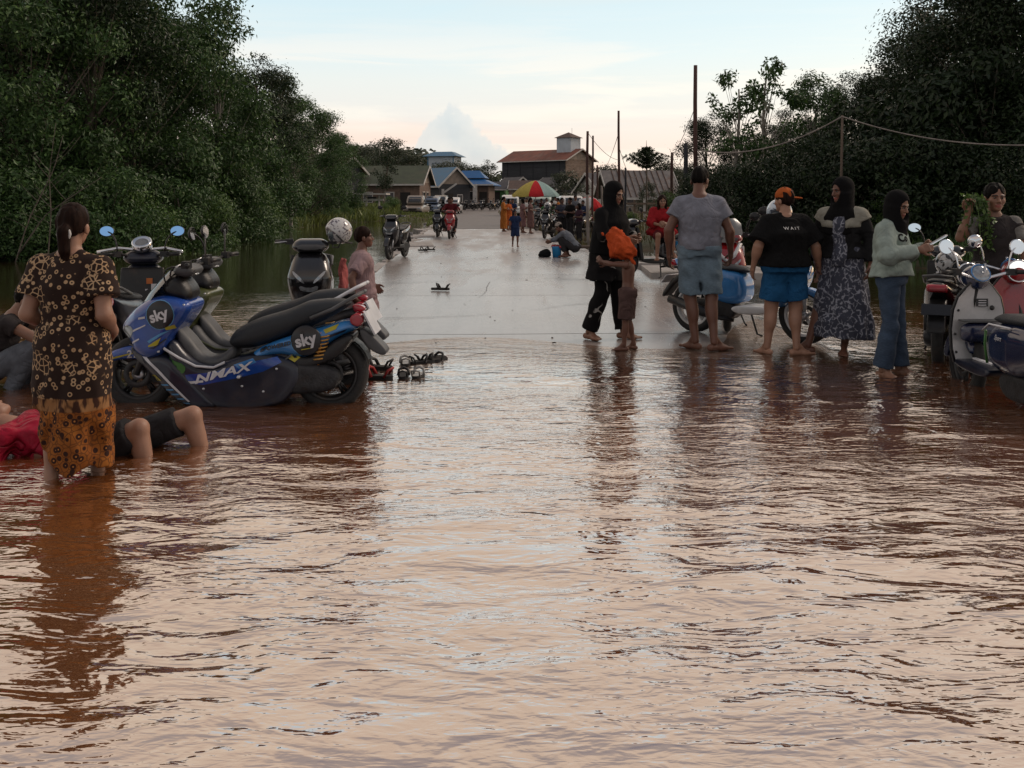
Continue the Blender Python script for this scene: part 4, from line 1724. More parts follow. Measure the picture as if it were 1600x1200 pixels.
def batik(t, oc):
    """cream rings and flower clusters on brown black"""
    v = t.n('ShaderNodeTexVoronoi', Vector=oc, Scale=29.0, Randomness=.85)
    d = v.outputs['Distance']
    ring = t.math('MULTIPLY', t.mapr(d, .17, .21, 0, 1), t.mapr(d, .38, .33, 0, 1))
    dot = t.mapr(d, .09, .06, 0, 1)
    big = t.n('ShaderNodeTexVoronoi', Vector=oc, Scale=8.2, Randomness=.8).outputs['Distance']
    v2 = t.n('ShaderNodeTexVoronoi', Vector=oc, Scale=28.0, Randomness=1.0)
    e = t.n('ShaderNodeTexVoronoi', _feature='DISTANCE_TO_EDGE', Vector=oc, Scale=33.0, Randomness=.9).outputs['Distance']
    net = t.mapr(e, .10, .06, 0, 1)
    inner = t.mapr(big, .42, .36, 0, 1)
    k = t.mix(inner, ring, net)
    k = t.math('MAXIMUM', k, t.math('MULTIPLY', dot, inner))
    n = t.noise(oc, 5.0, 3.0)
    cream = t.ramp(n, [(.35, (.42, .26, .14, 1)), (.65, (.50, .34, .20, 1))])
    c = t.mix(k, (.022, .011, .008, 1), cream)
    sp = t.n('ShaderNodeSeparateXYZ', i0=oc)
    # ochre border towards the hem
    z = sp.outputs[2]
    v3 = t.n('ShaderNodeTexVoronoi', Vector=oc, Scale=25.0, Randomness=.95).outputs['Distance']
    fl = t.mapr(v3, .42, .35, 0, 1)
    eye = t.mapr(v3, .14, .11, 0, 1)
    och = t.ramp(t.noise(oc, 11.0, 4.0), [(.35, (.25, .075, .015, 1)), (.65, (.40, .14, .026, 1))])
    e2 = t.n('ShaderNodeTexVoronoi', _feature='DISTANCE_TO_EDGE', Vector=oc, Scale=25.0, Randomness=.95).outputs['Distance']
    och = t.mix(t.mapr(e2, .07, .03, 0, .75), och, (.10, .035, .012, 1))
    och = t.mix(fl, och, (.035, .013, .009, 1))
    och = t.mix(eye, och, (.5, .2, .05, 1))
    band = t.mapr(t.noise(t.vmul(oc, (1, 1, .4)), 26.0, 2.0), .45, .55)
    bandc = t.mix(band, (.05, .02, .012, 1), (.34, .17, .07, 1))
    c = t.mix(t.mapr(z, .60, .592), c, bandc)
    c = t.mix(t.mapr(z, .535, .527), c, och)
    bs = t.n('ShaderNodeBsdfPrincipled', **{'Base__Color': c, 'Roughness': .85})
    bs.inputs['Specular IOR Level'].default_value = .25
    t.n('ShaderNodeOutputMaterial', Surface=bs.outputs[0])


def squiggle(t, oc):
    """white scribbles on slate blue"""
    w = t.n('ShaderNodeVectorMath', _operation='ADD', i0=oc, i1=t.vmul(t.n('ShaderNodeTexNoise', Vector=oc, Scale=9.0).outputs['Color'], (.10, .10, .10))).outputs[0]
    e = t.n('ShaderNodeTexVoronoi', _feature='DISTANCE_TO_EDGE', Vector=t.vmul(w, (1, 1, .7)), Scale=24.0, Randomness=1.0).outputs['Distance']
    br = t.noise(oc, 26.0, 2.0)
    k = t.math('MULTIPLY', t.mapr(e, .13, .05, 0, 1), t.mapr(br, .44, .54, 0, 1))
    c = t.mix(k, (.040, .044, .066, 1), (.30, .31, .36, 1))
    bs = t.n('ShaderNodeBsdfPrincipled', **{'Base__Color': c, 'Roughness': .85})
    t.n('ShaderNodeOutputMaterial', Surface=bs.outputs[0])


def striped_black(t, oc):
    """black cloth with sparse pale zigzag lines"""
    w = t.n('ShaderNodeTexNoise', Vector=oc, Scale=5.0, Detail=2.0).outputs['Color']
    v = t.n('ShaderNodeVectorMath', _operation='ADD', i0=t.vmul(oc, (1, 1, 1.0)), i1=t.vmul(w, (.3, .3, .3))).outputs[0]
    wv = t.n('ShaderNodeTexWave', Vector=v, Scale=2.6, Distortion=2.0, Detail=1.0).outputs['Fac']
    k = t.math('MULTIPLY', t.mapr(wv, .972, .992, 0, 1), t.mapr(t.noise(oc, 4.0, 2.0), .5, .56, 0, 1))
    c = t.mix(k, (.008, .0075, .008, 1), (.36, .35, .33, 1))
    bs = t.n('ShaderNodeBsdfPrincipled', **{'Base__Color': c, 'Roughness': .8})
    bs.inputs['Specular IOR Level'].default_value = .1
    t.n('ShaderNodeOutputMaterial', Surface=bs.outputs[0])


def denim(name, c):
    def fn(t, oc):
        n = t.noise(oc, 7.0, 5.0, .65)
        w = t.noise(t.vmul(oc, (1, 1, 6)), 40.0, 3.0)
        k = t.ramp(n, [(.3, tuple(x * .7 for x in c) + (1,)), (.55, (*c, 1)), (.75, tuple(min(1, x * 1.55) for x in c) + (1,))])
        k = t.mix(t.mapr(w, .4, .7, 0, .35), k, tuple(min(1, x * 1.7 + .02) for x in c) + (1,))
        bs = t.n('ShaderNodeBsdfPrincipled', **{'Base__Color': k, 'Roughness': .9})
        bp = t.n('ShaderNodeBump', Strength=.3, Distance=.01, Height=w)
        t.t.links.new(bp.outputs[0], bs.inputs['Normal'])
        t.n('ShaderNodeOutputMaterial', Surface=bs.outputs[0])
    return matnodes(name, fn)


F_BATIK = matnodes('patterned batik', batik)
F_SQUIG = matnodes('scribble print', squiggle)
F_STRIPE = matnodes('black zigzag print', striped_black)
F_BLACK = cloth('black cloth', (.008, .0078, .0082))
F_SCARF = cloth('black scarf', (.0055, .0054, .006), bump=.05, wrinkle=.15)
F_GREY = cloth('grey jersey', (.195, .20, .235))
F_DENIM = denim('washed denim', (.125, .18, .225))
F_JEANS = denim('dark denim', (.030, .052, .090))
F_BLUE = cloth('blue shorts cloth', (.016, .085, .20))
F_MINT = cloth('pale mint fleece', (.30, .36, .325), bump=.6, bscale=260)
F_MAUVE = cloth('mauve cloth', (.30, .205, .21))
F_ORANGE = cloth('orange cloth', (.42, .062, .016))
F_RUST = cloth('rust cloth', (.40, .095, .025))
F_RED = cloth('red cloth', (.26, .014, .018))
F_PINKRED = cloth('wet crimson cloth', (.34, .012, .035), rough=.35, wrinkle=.9)
F_CHAR = cloth('charcoal cloth', (.028, .027, .029))
F_JACKET = cloth('dark jacket cloth', (.014, .014, .015))
F_CREAMY = cloth('pale yoke cloth', (.26, .25, .21))
F_TEE = cloth('dark brown jersey', (.035, .030, .030))
F_NAVY = cloth('navy cloth', (.018, .030, .075))
F_OCHRE = cloth('ochre cloth', (.33, .115, .025))
F_DUSK = cloth('dusty pink cloth', (.20, .115, .115))
F_BROWNC = cloth('brown cloth', (.09, .055, .05))
F_MAROON = cloth('maroon cloth', (.10, .014, .018))
F_GREYB = cloth('grey blue cloth', (.12, .13, .15))
F_WHITEC = cloth('white cloth', (.62, .60, .58))
# ------------------------------------------------------------------ motor scooters (forward is -X, left side faces -Y)
M_TYRE = mat('tyre rubber', (.012, .012, .012), .75, 0, .3, 20, .3, 60, dirt=(.06, .04, .03), dirt_amt=.35)
M_BLKP = mat('black plastic', (.010, .010, .011), .38, 0, .25, 12, .12, 200, spec=.4, dirt=(.11, .07, .045), dirt_amt=.28)
M_GREYP = mat('grey plastic', (.075, .077, .08), .5, 0, .25, 12, .15, 150)
M_GLOSSK = mat('gloss black paint', (.008, .008, .010), .2, 0, .2, 8, coat=.6)
M_ENG = mat('engine metal', (.035, .035, .037), .5, .6, .4, 20, .3, 60, dirt=(.03, .015, .008), dirt_amt=.6)
M_ALU = mat('alloy', (.45, .45, .46), .32, .9, .2, 20)
M_CHROME = mat('chrome', (.62, .63, .65), .10, 1.0, .08, 10)
M_MIRROR = mat('mirror glass', (.85, .87, .9), .03, 1.0, .02, 4)
M_BMIRROR = mat('blue mirror glass', (.30, .50, .80), .05, 1.0, .02, 4)
M_SEAT = mat('seat vinyl', (.013, .016, .020), .5, 0, .25, 22, .25, 240, spec=.4)
M_BLUEP = mat('blue paint', (.010, .060, .30), .22, 0, .25, 5, coat=.6, dirt=(.11, .07, .045), dirt_amt=.28)
M_BLUEL = mat('light blue paint', (.035, .20, .50), .22, 0, .2, 5, coat=.6)
M_NAVYP = mat('navy paint', (.006, .014, .052), .22, 0, .25, 5, coat=.7, dirt=(.11, .07, .045), dirt_amt=.28)
M_NAVYD = mat('dark navy panel', (.006, .009, .022), .35, 0, .3, 7, coat=.2, dirt=(.11, .07, .045), dirt_amt=.28)
M_OLIVE = mat('olive paint', (.060, .068, .022), .3, 0, .2, 5, coat=.4)
M_WHITEP = mat('white paint', (.64, .64, .64), .3, 0, .08, 5, coat=.4, dirt=(.25, .2, .16), dirt_amt=.25)
M_REDP = mat('red paint', (.30, .012, .016), .25, 0, .2, 5, coat=.6)
M_TAIL = mat('red lens', (.36, .012, .024), .12, 0, .2, 20, coat=.5)
M_LENS = mat('clear lens', (.28, .30, .32), .08, .3, .3, 30, coat=.8)
M_AMBER = mat('amber lens', (.5, .16, .01), .15, 0, .1, 10, coat=.5)
M_SMOKE = mat('smoked screen', (.06, .075, .09), .12, 0, .1, 6, coat=.5, alpha=.82)
M_GREYSC = mat('grey screen', (.13, .135, .14), .25, 0, .1, 6, coat=.3)
M_YEL = mat('yellow decal', (.42, .36, .03), .4)
M_GRN = mat('green decal', (.05, .17, .035), .4)
M_WHD = mat('white decal', (.62, .62, .64), .4)
M_LBD = mat('pale blue decal', (.10, .30, .55), .4)
M_ORD = mat('orange decal', (.55, .16, .04), .4)
M_BLKD = mat('black decal', (.006, .006, .008), .3)
M_GOLD = mat('gold spring', (.42, .22, .05), .35, .5)
M_HEAD = matnodes('lit headlamp', lambda t, oc: t.n('ShaderNodeOutputMaterial', Surface=t.n('ShaderNodeEmission', Color=(1, .98, .95, 1), Strength=1.3).outputs[0]))


def wheel(parent, x, R=.28, wid=.10, spokes=5, rim=M_BLKP, disc=True, y=0.0, z=None):
    z = R if z is None else z
    w = wid / 2
    prof = [(R - .075, -w * .8), (R - .045, -w), (R - .015, -w * .75), (R, -w * .3), (R, w * .3), (R - .015, w * .75), (R - .045, w), (R - .075, w * .8)]
    wl_ = part('wheel', lathe([(q[0], q[1]) for q in prof], 36, (x, y, z), 'y', True), M_TYRE, parent)
    rb = MB()
    ri = R - .07
    rb.add(lathe([(ri - .028, -w * .7), (ri + .005, -w * .85), (ri + .005, w * .85), (ri - .028, w * .7)], 36, (x, y, z), 'y', True), rim, True)
    for k in range(spokes):
        a = 2 * PI * k / spokes + .3
        for da in (-.09, .09):
            p0 = (x + .04 * math.cos(a), y, z + .04 * math.sin(a))
            p1 = (x + (ri - .015) * math.cos(a + da), y, z + (ri - .015) * math.sin(a + da))
            rb.add(tube([p0, p1], [.017, .011], 6), rim, True)
    rb.add(lathe([(.0, -w * .95), (.045, -w * .9), (.045, w * .9), (0, w * .95)], 14, (x, y, z), 'y'), M_ALU, True)
    if disc:
        rb.add(lathe([(.06, -w * 1.05), (.098, -w * 1.05), (.098, -w * 1.05 + .005), (.06, -w * 1.05 + .005)], 28, (x, y, z), 'y', True), M_ENG, True)
    rb.build('rim', wl_)
    return wl_


def mirror(parent, base, tip, r=.06, glass=M_MIRROR, face=(1, 0, 0.1), rz=None, arm=M_BLKP):
    base, tip = np.asarray(base, float), np.asarray(tip, float)
    mb = MB()
    mb.add(tube(bez(base, (base[0], base[1], tip[2] - .03), tip, 6), .0065, 6), arm, True)
    n = norm(face)
    u = norm(np.cross(n, (0, 0, 1)))
    Rm = np.stack([u, np.cross(n, u), n], 1)
    mb.add(xf(lathe([(0, -.022), (r * .7, -.016), (r, -.004), (r, .006), (r * .93, .008)], 20), Rm @ np.diag([1.15 if rz is None else 1, .85 if rz is None else 1, 1]), tip), arm, True)
    o = mb.build('mirror', parent)
    part('mirror_glass', xf(lathe([(0, .0095), (r * .93, .0095)], 20), Rm @ np.diag([1.15 if rz is None else 1, .85 if rz is None else 1, 1]), tip), glass, o, False)
    return o


def handlebars(parent, x, z, half=.33, sweep=.09, grip=M_BLKP, bar=M_BLKP, rise=.02):
    mb = MB()
    pts = [(x + sweep, -half, z + rise), (x + sweep * .4, -half * .55, z + rise * .8), (x, 0, z - .02), (x + sweep * .4, half * .55, z + rise * .8), (x + sweep, half, z + rise)]
    mb.add(tube(pts, .012, 8), bar, True)
    o = mb.build('handlebar', parent)
    for sy in (-1, 1):
        g_ = tube([(x + sweep, sy * half, z + rise), (x + sweep * .62, sy * half * .68, z + rise * .9)], .0175, 10)
        part('grip', g_, grip, o)
        lv = tube([(x + sweep * .45, sy * half * .6, z + rise - .005), (x + sweep * .2, sy * half * .7, z + rise), (x + sweep * .75 - .05, sy * half * 1.0, z + rise - .01)], .006, 6)
        part('lever', lv, M_ALU, o)
        part('switch_box', box((x + sweep * .5, sy * half * .6, z + rise * .9), (.05, .07, .05)), M_BLKP, o, False)
    return o


def helmet(label, loc, rz, m_shell, vis=True, group=None, s_=1.0, tilt=0.0):
    F = Field((-.16, -.16, -.16), (.16, .16, .16), .008)
    F.put(ellip((0, 0, .01), (.128, .112, .125)))
    F.put(ellip((-.13, 0, -.035), (.075, .085, .075)), .02, 's')
    F.cut(lambda X, Y, Z: -.095 - Z + 0 * X + 0 * Y - .25 * (X + .02))
    o = MB().add(F.out(), m_shell, True).build('helmet')
    part('visor', xf(lathe([(0, .100), (.05, .088), (.088, .05), (.102, 0), (.088, -.04)], 20, (0, 0, 0), 'x'), np.diag([-1, .98, .9]), (-.005, 0, -.015)), M_SMOKE if vis else M_BLKP, o)
    part('strap', tube([(-.02, -.1, -.08), (-.03, -.06, -.14), (-.03, .06, -.14), (-.02, .1, -.08)], .007, 5), M_BLKP, o)
    part('rim_trim', tube([(-.07, -.098, -.02), (.0, -.112, -.085), (.1, -.075, -.10), (.125, 0, -.105), (.1, .075, -.10), (0, .112, -.085), (-.07, .098, -.02)], .008, 6), M_BLKP, o)
    tag(o, label, 'helmet', group)
    o.location = loc
    o.rotation_euler = (0, tilt, rz)
    o.scale = (s_,) * 3
    return o


def helmet_mat(name, base, spot, sc=14, lo=.46):
    def fn(t, oc):
        n = t.noise(oc, sc, 2.0, .5, 1.5)
        c = t.mix(t.mapr(n, lo + .05, lo + .08), (*base, 1), (*spot, 1))
        bs = t.n('ShaderNodeBsdfPrincipled', **{'Base__Color': c, 'Roughness': .18})
        bs.inputs['Coat Weight'].default_value = .5
        t.n('ShaderNodeOutputMaterial', Surface=bs.outputs[0])
    return matnodes(name, fn)


H_FLORAL = helmet_mat('white helmet with grey marks', (.55, .54, .53), (.12, .10, .12), 26, .50)
H_BLUEW = helmet_mat('pale blue helmet with dark spots', (.50, .58, .66), (.02, .035, .10), 15, .54)


def decal(parent, bvh, poly, m, off=.004, cell=.03, name='decal', side=-1, sm_=0):
    if sm_:
        poly = chaikin(poly, sm_)
    V2, F2 = flat_poly(poly, cell)
    V, F = largest(project(bvh, V2, F2, side, off))
    return part(name, (V, F), m, parent, True)


def words(parent, bvh, body, c, size, m, rot=0.0, bold=.0, shear=0.0, sx=1.0, off=.007, side=-1):
    tx = text2d(body, size, bold, shear)
    P2, F2 = place2d(tx, (0, 0), 0, sx * (1 if side < 0 else -1), 1)
    P2, F2 = place2d((P2, F2), c, rot)
    V, F = project(bvh, P2, F2, side, off)
    return part('lettering', (V, F), m, parent, False)


def maxi(label, loc, rz, blue=True, group=None, steer=0.0):
    """large step-through scooter with windscreen; outlines in photograph-like units turned to metres"""
    nm = lambda L_: [((a - 368) / 220, (636 - b) / 220) for a, b in L_]
    paint = M_BLUEP if blue else M_OLIVE
    root = thing('parked_scooter', label, 'scooter', loc, rz, group)
    nose = lambda X, Z: np.interp(X, [-.80, -.66, -.45, -.25], [.42, .78, 1.0, 1.0]) + 0 * Z
    A = panel(nm([(206, 488), (228, 470), (250, 458), (275, 456), (298, 462), (311, 470), (300, 492), (281, 516), (268, 546), (240, 556), (216, 542), (212, 527), (197, 516), (194, 503)]), .215, wf=nose, bulge=.05, br=.08, r=.03, h=.0095)
    fc = part('front_cowl', A, paint, root)
    bvA = bvh_of(A)
    D = panel(nm([(212, 531), (240, 548), (268, 542), (300, 566), (338, 604), (356, 626), (318, 631), (280, 612), (245, 575), (214, 548)]), .19, wf=lambda X, Z: np.interp(X, [-.7, -.4, 0], [.75, 1, .95]) + 0 * Z, bulge=.035, br=.06, r=.02, h=.0095)
    ls = part('leg_shield', D, M_NAVYD if blue else M_BLKP, root)
    bvD = bvh_of(D)
    Fl = panel(nm([(268, 532), (282, 520), (300, 545), (322, 561), (345, 562), (405, 540), (470, 552), (478, 580), (462, 606), (440, 626), (350, 633), (315, 604), (280, 566)]), .185, bulge=.03, br=.06, r=.025, h=.0095)
    fl = part('floor_body', Fl, M_NAVYD if blue else M_GREYP, root)
    bvF = bvh_of(Fl)
    tun = panel(nm([(278, 500), (300, 520), (322, 550), (345, 553), (372, 530), (372, 560), (330, 575), (285, 545)]), .11, r=.03, h=.011, bulge=.02)
    part('tunnel', tun, M_GREYP, root)
    for sy in (-1, 1):
        part('edge_trim', tube([(p[0], sy * .186, p[1]) for p in nm([(270, 535), (292, 549), (318, 562), (345, 564), (362, 556)])], .0095, 6), M_WHD if blue else M_OLIVE, root)
    T = panel(nm([(405, 537), (462, 516), (505, 506), (545, 494), (560, 500), (560, 510), (534, 518), (508, 536), (494, 548), (470, 552), (438, 545), (412, 556), (398, 552)]), .165, wf=lambda X, Z: np.interp(X, [.1, .5, .88], [1.05, 1.0, .62]) + 0 * Z, bulge=.04, br=.06, r=.02, h=.0095)
    tl = part('tail_cowl', T, M_BLUEL if blue else M_BLKP, root)
    bvT = bvh_of(T)
    SC = panel(nm([(402, 548), (440, 540), (470, 548), (492, 548), (520, 528), (548, 514), (556, 520), (540, 545), (500, 566), (470, 575), (420, 570)]), .15, r=.02, h=.011, bulge=.02)
    part('side_cover', SC, M_BLKP, root)
    St = panel(nm([(356, 533), (366, 513), (398, 495), (447, 482), (474, 470), (482, 467), (519, 463), (544, 466), (548, 474), (499, 501), (462, 515), (407, 537), (372, 540)]), .155, wf=lambda X, Z: np.interp(X, [-.06, .1, .4, .8], [.6, .95, 1.0, .72]) + 0 * Z, bulge=.055, br=.08, r=.03, h=.0095)
    part('seat', St, M_SEAT, root)
    # grab rail
    rail = MB()
    for sy in (-1, 1):
        rail.add(tube([(p[0], sy * p[2], p[1]) for p in [(.55, .66, .15), (.70, .72, .145), (.84, .80, .12), (.90, .83, .05)]], .0135, 8), M_GREYP if blue else M_WHD, True)
    rail.add(tube([(.90, -.05, .83), (.905, 0, .832), (.90, .05, .83)], .0135, 8), M_GREYP if blue else M_WHD, True)
    rail.build('grab_rail', root)
    # tail lamps and plate
    for sy in (-1, 1):
        tlp = panel(nm([(546, 490), (560, 482), (571, 494), (563, 506), (549, 502)]), .042, sy * .075, r=.012, h=.009, sm=1)
        part('tail_light', tlp, M_TAIL, root)
    part('tail_light', panel(nm([(545, 472), (565, 474), (570, 482), (556, 485)]), .04, 0, r=.01, h=.009, sm=1), M_TAIL, root)
    pb = part('plate', box((.955, 0, .62), (.012, .28, .17), R3=roty(R(-28))), M_WHD, root, False)
    hug = MB()
    for k in range(8):
        pass
    part('mud_flap', panel(nm([(558, 512), (568, 506), (603, 540), (603, 547), (596, 551), (574, 540)]), .085, 0, r=.015, h=.010), M_GREYP, root)
    # running gear
    wheel(root, -.675, .262, .115, 5, M_BLKP)
    wheel(root, .668, .262, .135, 5, M_BLKP)
    ff = panel(nm([(165, 553), (190, 537), (222, 532), (243, 545), (246, 560), (238, 574), (226, 558), (200, 556), (172, 562)]), .075, bulge=.02, br=.04, r=.02, h=.0095)
    fd = part('front_fender', ff, paint, root)
    bvN = bvh_of(ff)
    fork = MB()
    for sy in (-1, 1):
        fork.add(tube([(-.675, sy * .085, .262), (-.60, sy * .085, .46)], .026, 8), M_BLKP, True)
    fork.add(tube([(-.60, 0, .46), (-.42, 0, .80)], .03, 8), M_BLKP, True)
    fork.build('fork', root)
    rf = MB()
    for k in range(11):
        a0, a1 = R(20 + k * 12), R(20 + (k + 1) * 12)
        rr = .292
        q = [(.668 + rr * math.cos(a), sy * .075, .262 + rr * math.sin(a)) for a in (a0, a1) for sy in (-1, 1)]
        rf.add((q, [(0, 1, 3, 2)]), M_BLKP, True)
    rf.build('rear_fender', root)
    cvt = panel([(.10, .20), (.16, .14), (.45, .13), (.70, .15), (.78, .24), (.72, .33), (.45, .36), (.2, .35)], .05, -.115, r=.03, h=.010, bulge=.02)
    part('engine_cover', cvt, M_ENG, root)
    part('engine', panel([(.05, .18), (.2, .12), (.42, .15), (.5, .34), (.3, .44), (.06, .38)], .12, 0, r=.04, h=.014), M_ENG, root)
    part('muffler', tube([(.12, .12, .16), (.35, .15, .18), (.5, .155, .22), (.86, .155, .30)], [.02, .03, .06, .055], 12), M_BLKP, root)
    for sy in (-1, 1):
        spg = MB()
        pts = [(.60 + .045 * math.cos(t) * .8 + .03 * t / 30, sy * .125 + .032 * math.sin(t), .36 + .18 * t / 44) for t in np.linspace(0, 44, 90)]
        spg.add(tube(pts, .007, 5), M_GOLD, True)
        spg.add(tube([(.60, sy * .125, .33), (.62, sy * .125, .56)], .014, 8), M_AMBER if blue else M_BLKP, True)
        spg.build('shock_absorber', root)
    part('centre_stand', tube([(.05, -.12, .2), (.12, -.16, .02), (.2, -.16, .0)], .013, 6), M_BLKP, root)
    part('foot_peg', tube([(.08, -.15, .27), (.08, -.24, .27)], .012, 6), M_ALU, root)
    # screen, dash, bars
    sc = []
    prof = [(-.665, .735), (-.60, .83), (-.535, .91), (-.475, .975)]
    n_ = 9
    for th in (0, .006):
        for i, (a, b) in enumerate(prof):
            hw = np.interp(i, [0, 1, 3], [.15, .165, .115])
            for k in range(n_):
                u = -1 + 2 * k / (n_ - 1)
                sc.append((a + .085 * u * u + th, hw * u, b + th))
    F_ = []
    for sft in (0, 4 * n_):
        F_ += [(sft + i * n_ + k, sft + i * n_ + k + 1, sft + (i + 1) * n_ + k + 1, sft + (i + 1) * n_ + k) for i in range(3) for k in range(n_ - 1)]
    part('windscreen', (sc, F_), M_SMOKE if blue else M_GREYSC, root)
    ds = panel([(-.46, .80), (-.50, .87), (-.43, .95), (-.36, .96), (-.27, .84), (-.30, .76)], .15, r=.03, h=.011, bulge=.05)
    part('dashboard', ds, M_BLKP, root)
    part('gauge', lathe([(0, .004), (.05, .004), (.062, .012), (.066, .0)], 20, (-.33, 0, .955)), M_LENS, root)
    hb = handlebars(root, -.33, 1.0, .35, .10, rise=.035)
    part('bar_cover', panel([(-.42, .955), (-.40, 1.02), (-.30, 1.03), (-.25, .99), (-.30, .93)], .14, r=.02, h=.011, bulge=.03), M_GREYP, root)
    mirror(root, (-.29, .22, 1.02), (-.34, .36, 1.24), .058)
    if not blue:
        mirror(root, (-.29, -.22, 1.02), (-.34, -.36, 1.22), .058)
    # head lamps
    for sy in (-1, 1):
        hl = nm([(197, 506), (214, 500), (224, 508), (214, 524), (200, 517)])
        V2, F2 = flat_poly(chaikin(hl, 1), .02)
        V, F = project(bvA, V2, F2, sy, .004)
        part('head_light', (V, F), M_LENS, root)
        ind = nm([(214, 533), (231, 543), (240, 560), (226, 556)])
        V2, F2 = flat_poly(ind, .02)
        V, F = project(bvD, V2, F2, sy, .006)
        part('indicator', (V, F), M_GREYP, root)
    for k, (y0_, x1_, z1_) in enumerate([(-.22, -.40, .80), (-.16, -.36, .74), (.2, -.42, .82), (-.12, -.30, .70)]):
        part('cable', tube(bez((-.34, y0_, 1.02), (-.52 + .03 * k, y0_ * .9, 1.02), (x1_, y0_ * .5, z1_), 9), .006, 5), M_BLKP, root)
    part('panel_gap', tube([(p[0], -.212 * q_, p[1]) for p, q_ in zip(nm([(214, 531), (236, 536), (256, 534), (276, 520)]), (.62, .8, .95, .98))], .005, 5), M_BLKD, root)
    for a, b in nm([(300, 470), (262, 540), (330, 596), (420, 600), (440, 566), (388, 592)]):
        part('screw', lathe([(0, -.006), (.008, -.005), (.010, .004)], 8, (a, -.186, b), 'y'), M_ALU, root)
    if blue:
        # sponsor-like graphics of the wrap
        c0 = nm([(266, 484)])[0]
        decal(root, bvA, circle_pts(c0, .102), M_LBD, .003)
        decal(root, bvA, circle_pts(c0, .097), M_BLKD, .005)
        words(root, bvA, 'sky', (c0[0] - .008, c0[1] - .004), .105, M_WHD, R(20), .0035, off=.008)
        for seg in ([(222, 508), (243, 499), (243, 501), (222, 511)], [(231, 489), (242, 487), (242, 490), (231, 492)], [(213, 530), (232, 520), (233, 522), (214, 533)]):
            decal(root, bvA, nm(seg), M_WHD, .004)
        decal(root, bvA, nm([(247, 531), (268, 518), (262, 530), (248, 533)]), M_YEL, .004)
        decal(root, bvA, nm([(246, 524), (268, 511), (282, 507), (268, 515), (249, 527)]), M_LBD, .004)
        decal(root, bvA, nm([(272, 503), (287, 499), (288, 505), (276, 507)]), M_YEL, .004)
        decal(root, bvD, nm([(243, 577), (256, 576), (266, 584), (251, 585)]), M_YEL, .004)
        for k in range(5):
            decal(root, bvD, nm([(258 + 8 * k, 590 + 7 * k), (276 + 8 * k, 589 + 7 * k), (278 + 8 * k, 591 + 7 * k), (260 + 8 * k, 593 + 7 * k)]), M_LBD, .004)
        for seg in ([(236, 545), (262, 567), (310, 615), (307, 616), (259, 570), (234, 548)],):
            decal(root, bvD, nm(seg), M_WHD, .005)
        decal(root, bvF, nm([(262, 547), (270, 543), (280, 552), (303, 560), (302, 572), (292, 574), (285, 566), (275, 566), (268, 558)]), M_GRN, .004, sm_=1)
        decal(root, bvF, nm([(302, 575), (345, 571), (398, 556), (440, 548), (448, 556), (420, 570), (380, 580), (330, 590), (306, 588)]), M_BLUEP, .0035)
        decal(root, bvF, nm([(375, 560), (404, 550), (410, 556), (384, 566)]), M_BLUEL, .0045)
        words(root, bvF, 'NMAX', nm([(357, 573)])[0], .078, M_WHD, R(14), .0022, .35, 1.7, off=.010)
        decal(root, bvF, nm([(306, 585), (330, 583), (330, 586), (308, 589)]), M_WHD, .006)
        c1 = nm([(483, 524)])[0]
        decal(root, bvT, circle_pts(c1, .106), M_LBD, .003)
        decal(root, bvT, circle_pts(c1, .100), M_BLKD, .005)
        part('badge', lathe([(0, -.004), (.099, -.004), (.105, .004), (.105, .012)], 28, (c1[0], -.163, c1[1]), 'y'), M_BLKD, root)
        bq = bvh_of(lathe([(0, -.004), (.099, -.004), (.105, .004)], 28, (c1[0], -.163, c1[1]), 'y'))
        words(root, bq, 'sky', (c1[0], c1[1] + .004), .112, M_WHD, R(14), .004, off=.008)
        decal(root, bq, [(c1[0] - .03, c1[1] - .066), (c1[0] + .045, c1[1] - .052), (c1[0] + .043, c1[1] - .047), (c1[0] - .03, c1[1] - .060)], M_YEL, .003)
        words(root, bvT, '#POWERED', nm([(437, 533)])[0], .036, M_BLKD, R(13), .0015, .2, 1.15, off=.010)
        decal(root, bvT, nm([(508, 509), (531, 500), (527, 508), (512, 514)]), M_YEL, .004)
        decal(root, bvT, nm([(516, 517), (544, 508), (540, 512), (518, 521)]), M_NAVYD, .004)
        bvS = bvh_of(SC)
        decal(root, bvS, nm([(452, 556), (462, 546), (474, 550), (462, 560)]), M_YEL, .004)
        tr_ = tube([(p[0], -.158, p[1]) for p in nm([(402, 549), (424, 560), (446, 558), (462, 545)])], .006, 5)
        part('edge_trim', tr_, M_GREYP, root)
        words(root, bvN, '21', nm([(212, 548)])[0], .075, M_WHD, R(5), .002, .2, off=.006)
        decal(root, bvN, nm([(172, 555), (214, 545), (214, 547), (172, 558)]), M_YEL, .005)
    else:
        words(root, bvF, 'NMAX', nm([(348, 575)])[0], .07, M_BLKD, R(14), .002, .35, 1.6, off=.006)
    return root


